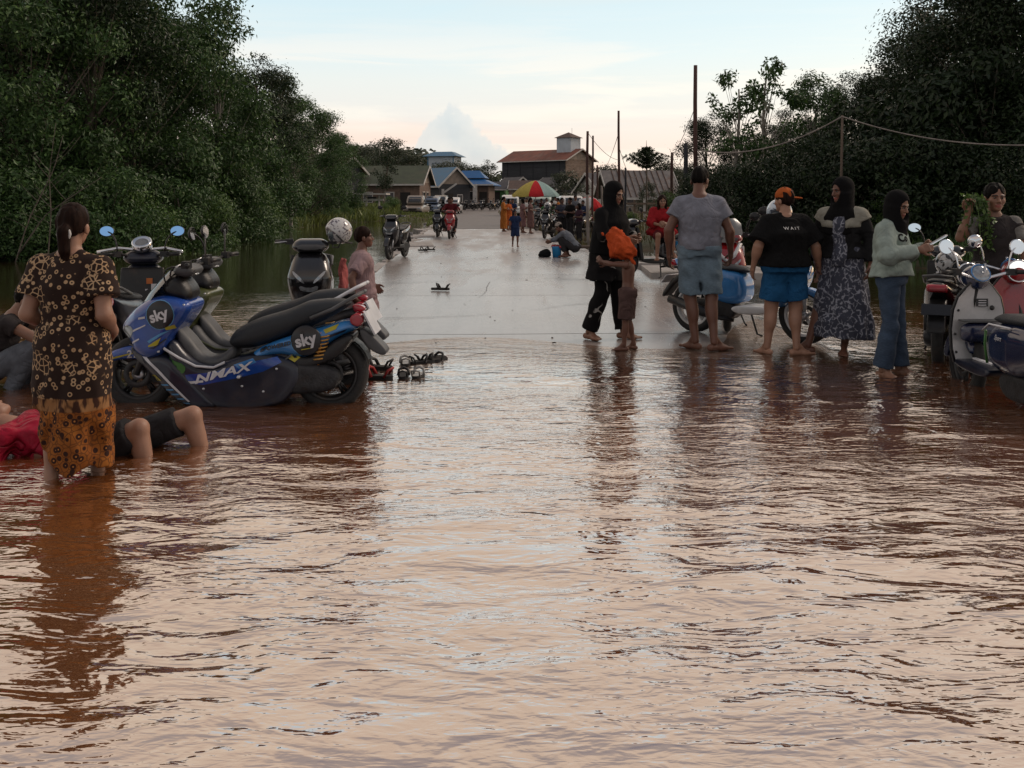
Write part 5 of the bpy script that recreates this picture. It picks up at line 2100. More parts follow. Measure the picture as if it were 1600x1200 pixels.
def scooter(label, loc, rz, paint=M_GLOSSK, second=M_BLKP, group=None, screen=False, mirrors=True, sticker=False, steer=0, rim=M_BLKP, h=.012, seatm=M_SEAT, name='parked_scooter', white_floor=False, glass=M_MIRROR):
    root = thing(name, label, 'scooter', loc, rz, group)
    yb = lambda X, Z: np.interp(Z, [.34, .5, .72, .9], [.55, .85, 1.0, .82]) + 0 * X
    Ap = panel([(-.50, .96), (-.60, .88), (-.68, .74), (-.66, .58), (-.56, .46), (-.46, .36), (-.36, .33), (-.38, .5), (-.42, .72), (-.42, .93)], .20, wf=yb, bulge=.06, br=.09, r=.03, h=h)
    part('front_apron', Ap, paint, root)
    bv = bvh_of(Ap)
    part('leg_shield', panel([(-.40, .92), (-.37, .70), (-.33, .48), (-.31, .32), (-.36, .32), (-.40, .5), (-.43, .72), (-.45, .92)], .185, r=.015, h=h), second, root)
    cw = panel([(-.55, 1.05), (-.59, .99), (-.54, .94), (-.40, .94), (-.34, 1.0), (-.40, 1.06), (-.47, 1.075)], .165, bulge=.06, br=.06, r=.02, h=h)
    part('handlebar_cowl', cw, paint, root)
    bc = bvh_of(cw)
    fl = panel([(-.38, .34), (-.30, .27), (.02, .25), (.12, .30), (.05, .345), (-.28, .35)], .17, r=.02, h=h)
    part('floorboard', fl, M_WHITEP if white_floor else M_BLKP, root)
    bd = panel([(-.02, .36), (-.04, .58), (.05, .70), (.45, .72), (.72, .78), (.90, .80), (.86, .72), (.62, .54), (.40, .42), (.22, .34)], .155, wf=lambda X, Z: np.interp(X, [0, .3, .9], [.95, 1.05, .6]) + 0 * Z, bulge=.05, br=.08, r=.025, h=h)
    part('rear_body', bd, paint, root)
    part('seat', panel([(-.08, .69), (.02, .74), (.30, .755), (.42, .80), (.72, .82), (.84, .81), (.78, .77), (.45, .70), (.0, .665)], .145, wf=lambda X, Z: np.interp(X, [-.08, .15, .8], [.6, 1, .8]) + 0 * Z, bulge=.05, br=.06, r=.025, h=h), seatm, root)
    part('grab_rail', tube([(.5, -.13, .77), (.78, -.12, .84), (.90, 0, .86), (.78, .12, .84), (.5, .13, .77)], .012, 7), M_GREYP, root)
    wheel(root, -.64, .28, .085, 5, rim)
    wheel(root, .64, .28, .10, 5, rim)
    part('front_fender', panel([(-.94, .34), (-.86, .50), (-.68, .575), (-.50, .54), (-.44, .44), (-.52, .50), (-.66, .52), (-.82, .44), (-.90, .32)], .06, r=.012, h=h), paint, root)
    fk = MB()
    for sy in (-1, 1):
        fk.add(tube([(-.64, sy * .075, .28), (-.56, sy * .075, .52)], .02, 7), M_ALU, True)
    fk.add(tube([(-.56, 0, .52), (-.46, 0, .95)], .025, 7), M_BLKP, True)
    fk.build('fork', root)
    part('engine', panel([(.1, .24), (.22, .15), (.62, .19), (.74, .28), (.66, .36), (.35, .40), (.14, .36)], .09, -.04, r=.03, h=.014), M_ENG, root)
    part('muffler', tube([(.1, .1, .18), (.3, .14, .2), (.45, .15, .25), (.86, .15, .36)], [.018, .025, .055, .05], 12), M_BLKP, root)
    part('rear_fender', panel([(.70, .66), (.84, .62), (1.00, .44), (1.03, .36), (.98, .37), (.84, .54), (.68, .58)], .075, r=.012, h=h), M_BLKP, root)
    part('plate', box((.965, 0, .565), (.008, .24, .11), R3=roty(R(-38))), M_WHD, root, False)
    part('tail_light', panel([(.80, .72), (.90, .70), (.93, .76), (.86, .79)], .085, r=.012, h=.010), M_TAIL, root)
    part('shock_absorber', tube([(.62, -.11, .32), (.55, -.11, .62)], .022, 8), M_BLKP, root)
    part('kick_stand', tube([(.02, -.1, .26), (.0, -.2, .02), (-.05, -.22, .0)], .011, 6), M_BLKP, root)
    handlebars(root, -.42, 1.02, .33, .09)
    # lamp, vents
    for sy in (-1, 1):
        V2, F2 = flat_poly(chaikin([(sy * .03, .66), (sy * .13, .74), (sy * .155, .80), (sy * .06, .72)], 1), .03)
        V, F = project(bv, V2, F2, -1, .005, 'x')
        part('indicator', (V, F), M_LENS, root)
    V2, F2 = flat_poly(chaikin([(-.07, .60), (.07, .60), (.09, .66), (.0, .63), (-.09, .66)], 1), .03)
    part('head_light', project(bv, V2, F2, -1, .005, 'x'), M_LENS, root)
    V2, F2 = flat_poly(chaikin([(-.10, .97), (.10, .97), (.13, 1.02), (-.13, 1.02)], 1), .03)
    part('cowl_lens', project(bc, V2, F2, -1, .005, 'x'), M_GREYP, root)
    if screen:
        prof = [(-.60, .96), (-.57, 1.06), (-.52, 1.16), (-.47, 1.22)]
        V = []
        for th in (0, .006):
            for i, (a, b) in enumerate(prof):
                hw = [.13, .165, .15, .09][i]
                for k in range(9):
                    u = -1 + k / 4
                    V.append((a + .07 * u * u + th, hw * u, b))
        F = [(s_ + i * 9 + k, s_ + i * 9 + k + 1, s_ + (i + 1) * 9 + k + 1, s_ + (i + 1) * 9 + k) for s_ in (0, 36) for i in range(3) for k in range(8)]
        part('windscreen', (V, F), M_GREYSC, root)
    if mirrors:
        for sy in (-1, 1):
            mirror(root, (-.37, sy * .20, 1.05), (-.42, sy * .30, 1.24), .055, glass)
    return root


def retro(label, loc, rz, paint, inner=M_WHITEP, seatm=M_NAVYP, lit=False, group=None, h=.011):
    """round bodied scooter with a broad flat leg shield"""
    root = thing('parked_scooter', label, 'scooter', loc, rz, group)
    # leg shield: curved plate, wide below the bars
    prof = [(-.50, .30, .17), (-.505, .40, .195), (-.50, .55, .205), (-.485, .70, .195), (-.47, .80, .165), (-.46, .88, .10), (-.455, .93, .05)]
    for nm_, off, m, ww in (('leg_shield_front', -.03, paint, 1.0), ('leg_shield_inner', 0.0, inner, .96)):
        V, n_ = [], 13
        for th in (0, -.014):
            for x, z, w_ in prof:
                for k in range(n_):
                    u = -1 + 2 * k / (n_ - 1)
                    V.append((x + off + th + .05 * u * u * (1 if off else .8), w_ * u * ww, z))
        F = []
        m_ = len(prof)
        for s_ in (0, m_ * n_):
            F += [(s_ + i * n_ + k, s_ + i * n_ + k + 1, s_ + (i + 1) * n_ + k + 1, s_ + (i + 1) * n_ + k) for i in range(m_ - 1) for k in range(n_ - 1)]
        o = part(nm_, (V, F), m, root)
    ed = [(x - .02 + .045, -w_ * 1.0, z) for x, z, w_ in prof] + [(x - .02 + .045, w_ * 1.0, z) for x, z, w_ in prof[::-1]]
    part('shield_edge', tube(ed, .011, 6), M_BLKP, root)
    part('glove_box', panel([(-.46, .60), (-.40, .62), (-.36, .58), (-.37, .50), (-.42, .45), (-.47, .46)], .155, r=.03, h=h, bulge=.05), seatm, root)
    gl = part('glove_lid', box((-.405, 0, .625), (.10, .30, .014)), M_GREYP, root, False)
    part('key_lock', lathe([(0, .0), (.016, .0), (.02, -.01)], 12, (-.43, .10, .72), 'x'), M_BLKP, root)
    for yy, zz in ((-.17, .38), (.17, .38), (-.18, .52), (.18, .52), (-.15, .70)):
        part('screw', lathe([(0, .004), (.009, .003), (.011, -.004)], 8, (-.475 + .8 * .05 * (yy / .2) ** 2, yy, zz), 'x'), M_BLKP, root)
    part('warning_label', box((-.452, .03, .76), (.004, .09, .06)), M_BLKD, root, False)
    part('maker_plate', box((-.478, -.02, .47 - .06), (.004, .08, .035)), M_BLKD, root, False)
    for k in range(3):
        part('label_line', box((-.4485, .03, .74 + .018 * k), (.003, .06, .006)), M_WHD, root, False)
    # round lamp housing
    nac = lathe([(0, .16), (.05, .155), (.085, .12), (.096, .06), (.092, .0), (.075, -.04), (0, -.05)], 24)
    part('headlamp_housing', xf(nac, roty(R(-95)), (-.46, 0, .95)), paint, root)
    part('gauge', xf(lathe([(0, .012), (.06, .012), (.07, .0), (.07, -.02)], 20), roty(R(60)), (-.41, 0, .985)), M_LENS, root)
    part('gauge_ring', tube([(-.41 + .02 * 0 + .07 * math.cos(t) * .5, .07 * math.sin(t), .99 - .07 * math.cos(t) * .86) for t in np.linspace(0, 2 * PI, 17)], .006, 5), M_BLUEL, root)
    lamp = part('head_light', xf(lathe([(0, .0), (.06, -.004), (.082, -.014)], 24), roty(R(-95)), (-.613, 0, .965)), M_HEAD if lit else M_LENS, root)
    part('lamp_ring', tube([(-.605, .086 * math.sin(t), .965 + .086 * math.cos(t)) for t in np.linspace(0, 2 * PI, 21)], .008, 6), M_CHROME, root)
    part('floorboard', panel([(-.52, .32), (-.46, .27), (-.05, .25), (.05, .30), (.0, .335), (-.40, .335)], .175, r=.02, h=h), M_NAVYD, root)
    part('floor_strip', box((-.24, -.06, .342), (.3, .03, .012)), M_WHD, root, False)
    bd = panel([(-.04, .32), (-.08, .56), (.02, .68), (.40, .70), (.72, .68), (.90, .56), (.86, .46), (.62, .36), (.30, .30)], .19, wf=lambda X, Z: np.interp(X, [-.08, .35, .9], [.85, 1.05, .72]) + 0 * Z, bulge=.08, br=.13, r=.05, h=h)
    part('rear_body', bd, paint, root)
    bvb = bvh_of(bd)
    words(root, bvb, 'Sport', (.22, .58), .05, M_WHD, 0, .0005, .2, off=.006)
    part('body_trim', tube([(-.05, -.165, .60), (.1, -.19, .665), (.4, -.195, .67)], .008, 5), M_WHD, root)
    part('body_trim', tube([(-.07, -.12, .36), (-.085, -.13, .50), (-.05, -.14, .60)], .010, 5), M_GRN, root)
    part('seat', panel([(-.10, .67), (.0, .735), (.3, .745), (.6, .765), (.80, .75), (.84, .70), (.5, .67), (0, .655)], .16, wf=lambda X, Z: np.interp(X, [-.1, .12, .8], [.6, 1, .8]) + 0 * Z, bulge=.06, br=.07, r=.03, h=h), M_SEAT if not lit else seatm, root)
    wheel(root, -.62, .26, .09, 6, M_BLKP)
    wheel(root, .60, .26, .10, 6, M_BLKP)
    part('front_fender', panel([(-.92, .28), (-.86, .44), (-.70, .55), (-.52, .54), (-.42, .40), (-.46, .34), (-.56, .46), (-.70, .49), (-.82, .40), (-.88, .27)], .085, r=.02, h=h, bulge=.03), paint, root)
    part('fork', tube([(-.62, -.07, .26), (-.55, -.06, .45), (-.47, 0, .90)], .022, 7), M_BLKP, root)
    part('engine', panel([(.1, .24), (.22, .14), (.6, .18), (.72, .27), (.62, .34), (.14, .34)], .10, -.04, r=.03, h=.014), M_ENG, root)
    part('muffler', tube([(.1, .1, .18), (.3, .14, .2), (.45, .15, .24), (.84, .15, .33)], [.018, .025, .055, .05], 12), M_BLKP, root)
    part('tail_light', panel([(.84, .56), (.91, .55), (.93, .62), (.87, .64)], .07, r=.012, h=.010), M_TAIL, root)
    handlebars(root, -.43, .955, .35, .12, rise=.05, bar=M_CHROME)
    for sy in (-1, 1):
        mirror(root, (-.37, sy * .19, .99), (-.40, sy * .27, 1.19), .058, M_MIRROR, rz=1, arm=M_CHROME)
    part('indicator', box((-.39, .02, 1.03), (.02, .015, .07)), M_CHROME, root, False)
    return root


def set_on(o, x, y, dz=0.0):
    o.location = (x, y, gz(x, y) + dz)


# ---- the bikes on the left
nmax = maxi('blue and black scooter with round lettered badges parked side on near the patterned dress', (-1.94, 6.76, -.055), R(0))
olv = maxi('olive and black scooter with white grab rail parked just behind the blue scooter', (-2.03, 7.5, -.05), R(-2), blue=False)
left3 = scooter('dark scooter with round chrome dial and pale blue mirror near the far left', (-3.22, 8.1, -.09), R(-82), M_NAVYD, M_BLKP, glass=M_BMIRROR)
dl = part('dial', xf(lathe([(0, .012), (.055, .012), (.07, .03), (.085, .02), (.085, -.035), (.05, -.05)], 24), roty(R(35)), (-.40, 0, 1.13)), M_CHROME, left3)
part('dial_face', xf(lathe([(0, .016), (.055, .016)], 20), roty(R(35)), (-.40, 0, 1.13)), M_GREYSC, dl)
part('chrome_bar', tube([(-.33, -.36, 1.06), (-.40, -.2, 1.09), (-.42, 0, 1.07), (-.40, .2, 1.09), (-.33, .36, 1.06)], .013, 8), M_CHROME, left3)
bv_ = None
for k, (a, b_, m_) in enumerate([((.02, .80), (.05, .05), M_ORD), ((.06, .73), (.05, .09), M_WHD), ((.0, .70), (.03, .06), M_WHD)]):
    part('sticker', box((-.375, a[0] + .05, a[1]), (.005, b_[0], b_[1]), rz=.1), m_, left3, False)
face = scooter('black scooter facing the camera with a patterned white helmet on its bar', (-1.90, 9.25, 0), R(97), M_GLOSSK, M_BLKP, mirrors=False)
set_on(face, -1.90, 9.25)
hm = helmet('white helmet with grey flower marks hanging on the black scooter', (-1.60, 8.86, 1.13), R(35), H_FLORAL, s_=1.0)
cl = Field((-.1, -.1, -.5), (.1, .1, .12), .012)
cl.put(ellip((0, 0, -.16), (.04, .10, .23))).put(ellip((.02, .04, -.28), (.035, .06, .12)), .04).warp(folds(.018, 4, 55, (1, 1, .25)))
o = MB().add(cl.out(), cloth('salmon cloth', (.36, .10, .095)), True).build('raincoat', None, (-1.58, 9.0, .80))
tag(o, 'salmon pink cloth hanging from the handlebar of the black scooter', 'cloth')
edge = scooter('black scooter standing alone on the left edge of the road', (-2.80, 23.4, 0), R(80), M_GLOSSK, M_BLKP)
set_on(edge, -2.80, 23.4)

# ---- the bikes on the right
bw = scooter('blue and white scooter behind the man in grey, its front wheel to the right', (2.44, 9.95, 0), R(180 - 44), M_BLUEL, M_WHITEP, rim=M_WHITEP, white_floor=True)
set_on(bw, 2.44, 9.95)
rw = scooter('red and white scooter with a tall grey screen facing the camera', (2.46, 11.0, 0), R(78), M_REDP, M_WHITEP, screen=True)
set_on(rw, 2.46, 11.0)
part('apron_trim', tube([(-.60, -.14, .95), (-.66, -.07, .82), (-.69, 0, .76), (-.66, .07, .82), (-.60, .14, .95)], .022, 8), M_WHITEP, rw)
hm2 = helmet('pale blue helmet with dark spots beside the orange cap', (2.66, 9.55, 1.29), R(60), H_BLUEW, s_=1.12)
mirror(rw, (-.37, -.22, 1.05), (-.44, -.40, 1.30), .06)
nv = retro('navy scooter with a white inner leg shield at the right edge', (3.58, 6.92, 0), R(-90), M_NAVYP)
set_on(nv, 3.58, 6.92)
rd = retro('red scooter with a bright round headlamp at the right edge', (4.16, 8.28, 0), R(80), M_REDP, M_WHITEP, M_NAVYD, lit=True)
set_on(rd, 4.16, 8.28)
bk = scooter('black scooter with its rear wheel beside the girl in jeans', (4.12, 9.15, 0), R(-118), M_GLOSSK, M_BLKP)
set_on(bk, 4.12, 9.15)
for q in children(bk):
    if q.name.startswith('plate'):
        q.data.materials[0] = M_BLKD
H_PANDA = helmet_mat('white and black helmet', (.50, .50, .50), (.015, .015, .015), 9, .46)
helmet('white and black helmet on the black scooter behind the girl in jeans', (3.98, 8.75, .84), R(120), H_PANDA, s_=.95)
gb = scooter('black scooter carrying the girl wrapped in red', (2.66, 17.6, 0), R(12), M_GLOSSK, M_BLKP)
set_on(gb, 2.66, 17.6)
# ------------------------------------------------------------------ village
M_ROOFG = mat('mossy green roof', (.052, .064, .040), .8, 0, .25, 2.0, .3, 20, dirt=(.09, .08, .055), dirt_amt=.5)
M_ROOFB = mat('pale blue roof', (.055, .155, .26), .55, .1, .15, 2.0, .2, 20, dirt=(.12, .13, .14), dirt_amt=.4)
M_ROOFBB = mat('bright blue roof', (.012, .095, .26), .5, .1, .15, 2.0, .2, 20)
M_ROOFR = mat('rusty roof', (.155, .050, .032), .75, 0, .4, 1.2, .3, 16, dirt=(.20, .15, .12), dirt_amt=.5, aniso=(1, .4, 1))
M_ROOFD = mat('dark grey roof', (.045, .043, .050), .7, 0, .25, 2, .2, 20)
M_ROOFS = mat('zinc sheet', (.15, .135, .128), .55, .3, .25, 3, .2, 20, dirt=(.12, .055, .03), dirt_amt=.7)
M_RUSTST = mat('rusted strip', (.085, .055, .045), .8, 0, .3, 3)
M_WALLB = mat('brown brick wall', (.135, .090, .070), .85, 0, .3, 3.0, .4, 20, dirt=(.06, .05, .045), dirt_amt=.6)
M_WALLP = mat('plastered wall', (.26, .215, .18), .85, 0, .2, 2.0, .3, 20, dirt=(.10, .085, .07), dirt_amt=.7)
M_WALLD = mat('weathered dark boards', (.028, .030, .036), .85, 0, .35, 1.5, .3, 14, dirt=(.055, .06, .07), dirt_amt=.6, aniso=(.3, .3, 3))
M_WALLW = mat('pale blue wall', (.40, .45, .50), .8, 0, .1, 1.0, .2, 10, dirt=(.22, .24, .26), dirt_amt=.5)
M_WALLG = mat('green wall', (.055, .16, .05), .8, 0, .2, 2)
M_WHITEW = mat('white trim', (.46, .44, .42), .75, 0, .15, 3, dirt=(.2, .18, .15), dirt_amt=.4)
M_WOOD = mat('grey wood', (.115, .085, .065), .85, 0, .35, 5, .5, 40, aniso=(1, 1, .15))
M_WOODR = mat('red brown pole', (.065, .030, .024), .8, 0, .3, 6, .4, 40, aniso=(1, 1, .1))
M_WINDOW = mat('dark window pane', (.014, .016, .02), .12, 0, .3, 3, spec=.6)
M_CAVITY = mat('dark doorway boards', (.02, .017, .015), .9)


def gable_house(label, loc, rz, Lx, Wy, wall_h, roof_h, roof, wall, trim=M_WHITEW, over=.5, name='house', gable=None, wins=(), hip=False, posts=0, door=None, corr=0, group=None, cat='house'):
    """long axis along x; both gables stand at the x ends"""
    root = thing(name, label, cat, loc, rz, group)
    x, y = Lx / 2, Wy / 2
    mb = MB()
    V = [(-x, -y, -.5), (x, -y, -.5), (x, y, -.5), (-x, y, -.5), (-x, -y, wall_h), (x, -y, wall_h), (x, y, wall_h), (-x, y, wall_h)]
    mb.add((V, [(0, 1, 5, 4), (1, 2, 6, 5), (2, 3, 7, 6), (3, 0, 4, 7)]), wall)
    if not hip:
        mb.add(([(x, -y, wall_h), (x, y, wall_h), (x, 0, wall_h + roof_h)], [(0, 1, 2)]), gable or wall)
        mb.add(([(-x, -y, wall_h), (-x, y, wall_h), (-x, 0, wall_h + roof_h)], [(0, 2, 1)]), gable or wall)
    mb.build('wall', root)
    o, th = over, .07
    k = roof_h / y
    if hip:
        rx = max(.15, x - y * .8)
        e = wall_h - o * k * .6
        V = [(-x - o, -y - o, e), (x + o, -y - o, e), (x + o, y + o, e), (-x - o, y + o, e), (-rx, 0, wall_h + roof_h), (rx, 0, wall_h + roof_h)]
        V += [(a, b, c - .12) for a, b, c in V[:4]]
        rf = part('roof', (V, [(0, 1, 5, 4), (1, 2, 5), (2, 3, 4, 5), (3, 0, 4), (0, 6, 7, 1), (1, 7, 8, 2), (2, 8, 9, 3), (3, 9, 6, 0), (9, 8, 7, 6)]), roof, root, False)
    else:
        rf = MB()
        for s_ in (-1, 1):
            e = wall_h - o * k
            A = [(-x - o, s_ * (y + o), e), (x + o, s_ * (y + o), e), (x + o, 0, wall_h + roof_h), (-x - o, 0, wall_h + roof_h)]
            V = A + [(a, b, c + th) for a, b, c in A]
            F = [(0, 1, 2, 3), (7, 6, 5, 4), (0, 4, 5, 1), (1, 5, 6, 2), (3, 7, 4, 0), (2, 6, 7, 3)]
            if s_ < 0:
                F = [f[::-1] for f in F]
            rf.add((V, F), roof)
        rf = rf.build('roof', root)
        for s_ in (-1, 1):
            for g_ in (-1, 1):
                xx = g_ * (x + o + .025)
                A = [(xx, s_ * (y + o), wall_h - o * k - .16), (xx, 0, wall_h + roof_h - .16), (xx, 0, wall_h + roof_h + .09), (xx, s_ * (y + o), wall_h - o * k + .09)]
                V = A + [(a + g_ * .05, b, c) for a, b, c in A]
                part('barge_board', (V, [(0, 1, 2, 3), (7, 6, 5, 4), (0, 4, 5, 1), (1, 5, 6, 2), (2, 6, 7, 3), (3, 7, 4, 0)]), trim, root, False)
        if corr:
            n = int(Lx / corr)
            for s_ in (-1, 1):
                for i in range(n):
                    xx = -x + (i + .5) * Lx / n
                    e0 = np.array((xx, s_ * (y + o * .9), wall_h - o * .9 * k + th + .012))
                    e1 = np.array((xx, s_ * .05, wall_h + roof_h + th - .03))
                    part('roof_sheet', tube([e0, e1], .06, 4), M_RUSTST, root, False)
    part('eave_board', box((0, -y - o - .03, wall_h - o * k + (.0 if not hip else o * k * .35)), (Lx + 2 * o, .05, .16)), trim, root, False)
    for (face, u, z, w_, h_) in wins:
        if face == 'f':
            c, sz, sz2, dn = (u, -y - .03, z), (w_, .08, h_), (w_ - .16, .03, h_ - .16), (0, -.04, 0)
        else:
            c, sz, sz2, dn = (x + .03, u, z), (.08, w_, h_), (.03, w_ - .16, h_ - .16), (.04, 0, 0)
        wf_ = part('window', box(c, sz), trim, root, False)
        part('pane', box(tuple(np.array(c) + dn), sz2), M_WINDOW, wf_, False)
    if door:
        face, u, w_, h_ = door
        c, sz = ((u, -y - .03, h_ / 2), (w_, .08, h_)) if face == 'f' else ((x + .03, u, h_ / 2), (.08, w_, h_))
        part('door', box(c, sz), M_CAVITY, root, False)
    for i in range(posts):
        part('post', box((x + .25 + 1.2, -y + (i + .5) * Wy / posts, wall_h / 2 - .2), (.16, .16, wall_h + .4)), trim, root, False)
    return root


def tz(x, y):
    return float(terrain(x, y))


def X_(px, Y):
    return (px - 800) * Y / FPX


def Z_(py, Y):
    return CAM_H + (317 - py) * Y / FPX


# long green roofed house
Y = 97
gz_ = .45
gable_house('long house with a mossy green roof, nearest of the houses on the left', (X_(606, Y), Y + 2, gz_), R(-6), 7.3, 5.8, Z_(285, Y) - gz_, 1.7, M_ROOFG, M_WALLB, over=.45, gable=M_WALLP,
            wins=[('f', -1.6, 1.5, 1.0, 1.1), ('f', .6, 1.5, 1.0, 1.1), ('e', -.9, 1.5, 1.1, 1.2), ('e', .9, 1.5, .9, 1.2)], door=('f', 2.2, 1.0, 2.0))
Y = 113
gable_house('small house with a pale blue roof between the green and the bright blue roofs', (X_(688, Y), Y + 2, .5), R(-52), 5.6, 4.4, 3.1, 1.95, M_ROOFB, M_WALLD, over=.4, gable=M_WALLP, posts=0,
            wins=[('e', .7, 1.4, .8, 1.0)], door=('e', -.7, .9, 2.0))
part_posts = thing('porch', 'pale porch frame before the small blue roofed house', 'porch', (X_(691, 106), 107, .45))
part('post', box((0, 0, 1.2), (.28, .28, 2.6)), M_WHITEW, part_posts, False)
part('beam', box((.75, 0, 2.55), (1.9, .22, .2), R3=roty(R(-35))), M_WHITEW, part_posts, False)
Y = 122
h_ = gable_house('wide building with a two tiered bright blue hipped roof', (X_(736, Y), Y + 3, .7), R(-8), 5.2, 5.0, 3.2, 1.1, M_ROOFBB, M_WALLB, hip=True, over=.75,
                 wins=[('f', -1.4, 1.6, 1.0, 1.2), ('f', .4, 1.6, 1.0, 1.2)], door=('f', 1.9, 1.0, 2.1))
V = [(-2.2, -1.6, 3.9), (2.0, -1.6, 3.9), (2.0, 1.6, 3.9), (-2.2, 1.6, 3.9), (-1.3, 0, 4.9), (1.0, 0, 4.9)]
part('upper_roof', (V, [(0, 1, 5, 4), (1, 2, 5), (2, 3, 4, 5), (3, 0, 4), (3, 2, 1, 0)]), M_ROOFBB, h_, False)
part('roof_neck', box((-.1, 0, 3.7), (3.4, 2.4, .5)), M_WALLP, h_, False)
part('column', box((1.0, -3.3, 1.4), (.5, .5, 3.2)), M_WHITEW, h_, False)
Y = 132
gable_house('low green walled house beside the blue hipped roof', (X_(772, Y), Y + 2, .9), R(-10), 3.4, 3.6, 2.5, .9, M_ROOFD, M_WALLG, over=.4, door=('f', .7, .9, 2.0), wins=[('f', -.7, 1.4, .9, 1.0)])
Y = 150
gable_house('grey roofed house with a pale gable left of the striped umbrella', (X_(803, Y), Y + 2, 1.2), R(-62), 5.0, 4.4, 2.6, 1.6, M_ROOFD, M_WALLB, over=.5, wins=[('e', 0, 1.5, 1.2, 1.1)])
gable_house('small grey roofed house half hidden by the striped umbrella', (X_(872, 112), 114, .75), R(-58), 5.0, 4.0, 2.3, 1.35, M_ROOFD, M_WALLD, over=.45, wins=[('e', 0, 1.3, 1.2, 1.0)])
gable_house('low house with a brown roof behind the striped umbrella', (X_(832, 128), 131, .9), R(-4), 5.4, 4.0, 2.5, 1.0, M_RUSTST, M_WALLP, over=.4, wins=[('f', -1.2, 1.4, 1.0, 1.0), ('f', 1.2, 1.4, 1.0, 1.0)])
# swiftlet building
Y = 185
bl = gable_house('tall dark boarded building with a rusty roof and a small roof tower', (X_(883, Y) - 3.1, Y + 8.7, 1.8), R(-38), 15.6, 9.8, Z_(248, Y) - 1.8, 2.1, M_ROOFR, M_WALLD, over=.75, gable=M_WALLP, name='building', cat='building',
                 wins=[('e', -1.5, 4.4, .7, .7), ('e', 1.5, 4.4, .7, .7)])
zt = Z_(248, Y) - 1.8
part('end_wall', box((7.86, 0, zt / 2), (.08, 9.7, zt)), mat('patchy brick end', (.16, .115, .09), .9, 0, .4, 1.2, .5, 9, dirt=(.30, .25, .22), dirt_amt=.5, aniso=(1, 1, 4)), bl, False)
tw = part('roof_tower', box((5.2, 0, zt + 2.5), (3.4, 3.4, 3.9)), M_WALLW, bl, False)
part('tower_roof', ([(3.1, -2.1, zt + 4.35), (7.3, -2.1, zt + 4.35), (7.3, 2.1, zt + 4.35), (3.1, 2.1, zt + 4.35), (5.2, 0, zt + 5.5)], [(0, 1, 4), (1, 2, 4), (2, 3, 4), (3, 0, 4), (3, 2, 1, 0)]), M_RUSTST, bl, False)
for k in range(5):
    part('wall_batten', box((-6.4 + 3.2 * k, -4.94, zt / 2), (.10, .08, zt)), M_WALLD, bl, False)
for k in range(3):
    part('wall_band', box((0, -4.95, zt * .3 + k * zt * .26), (15.5, .06, .10)), M_WALLD, bl, False)
part('lightning_rod', tube([(6.0, 0, zt + 4.8), (6.0, 0, zt + 6.3)], .03, 5), M_WOODR, bl)
# pale tower with blue roof
Y = 195
tb_ = thing('building', 'pale square tower with a flat blue roof rising behind the blue houses', 'tower', (X_(693, Y), Y + 3, 1.8), R(-14))
zt = Z_(244, Y) - 1.8
part('wall', box((0, 0, zt / 2), (5.6, 5.2, zt)), M_WALLW, tb_, False)
part('roof', ([(-3.7, -3.4, zt), (3.7, -3.4, zt), (3.7, 3.4, zt), (-3.7, 3.4, zt), (-1.9, -1.2, zt + 1.0), (1.9, -1.2, zt + 1.0), (1.9, 1.2, zt + 1.0), (-1.9, 1.2, zt + 1.0)],
              [(0, 1, 5, 4), (1, 2, 6, 5), (2, 3, 7, 6), (3, 0, 4, 7), (4, 5, 6, 7), (3, 2, 1, 0)]), M_ROOFB, tb_, False)
part('window', box((2.82, -.4, zt - 1.9), (.06, .7, .7)), M_WINDOW, tb_, False)
part('wall_band', box((-.4, -2.62, zt - 1.4), (3.0, .05, .18)), mat('faded lettering band', (.20, .24, .30), .8), tb_, False)
for sx in (-2.7, 2.7):
    part('corner_post', box((sx, -2.62, zt / 2), (.22, .08, zt)), M_ROOFB, tb_, False)
# red roof and the shed in the left trees
gable_house('house with a red roof at the end of the left treeline', (X_(506, 92), 96, .5), R(-30), 4.6, 4.4, 4.0, 1.5, M_ROOFR, M_WALLD, over=.4, wins=[('e', 0, 1.5, 1.0, 1.0)])
gable_house('shaded shed with a dull red roof inside the left trees', (X_(405, 63), 64, .35), R(-5), 3.6, 3.0, 1.5, .8, M_ROOFR, M_WALLW, over=.3, wins=[('f', -.8, .9, .7, .7), ('f', .8, .9, .7, .7)])
# white frame shelter in the reeds
sh_ = thing('shelter', 'small white framed roadside shelter standing in the reeds', 'shelter', (X_(572, 78), 78.5, .1), R(-4))
for sx in (-.05, 1.0):
    part('post', box((sx, 0, .85), (.13, .13, 2.1)), M_WHITEW, sh_, False)
part('roof', box((.3, 0, 2.02), (2.9, 1.6, .12)), M_WHITEW, sh_, False)
part('beam', box((.55, -.1, 1.55), (1.7, .12, .16)), M_WHITEW, sh_, False)
part('sign_board', box((.45, -.18, 1.72), (.75, .05, .16)), M_WALLD, sh_, False)
part('shade_panel', box((-1.0, .2, 1.5), (1.1, .06, .14)), M_WHITEW, sh_, False)
# houses on the right
gable_house('house with a striped rusty zinc roof behind the seated girl', (X_(1000, 74), 76, .7), R(8), 4.6, 4.2, 1.5, 1.7, M_ROOFS, M_WALLP, over=.6, corr=.42, wins=[('f', -1.0, .8, .8, .7), ('f', 1.2, .8, .8, .7)])
gable_house('house with a dark roof between the tall bare poles', (X_(950, 97), 99, .8), R(30), 4.4, 4.2, 1.9, 1.7, M_ROOFD, M_WHITEW, over=.4, wins=[('f', 0, 1.0, .9, .8)])
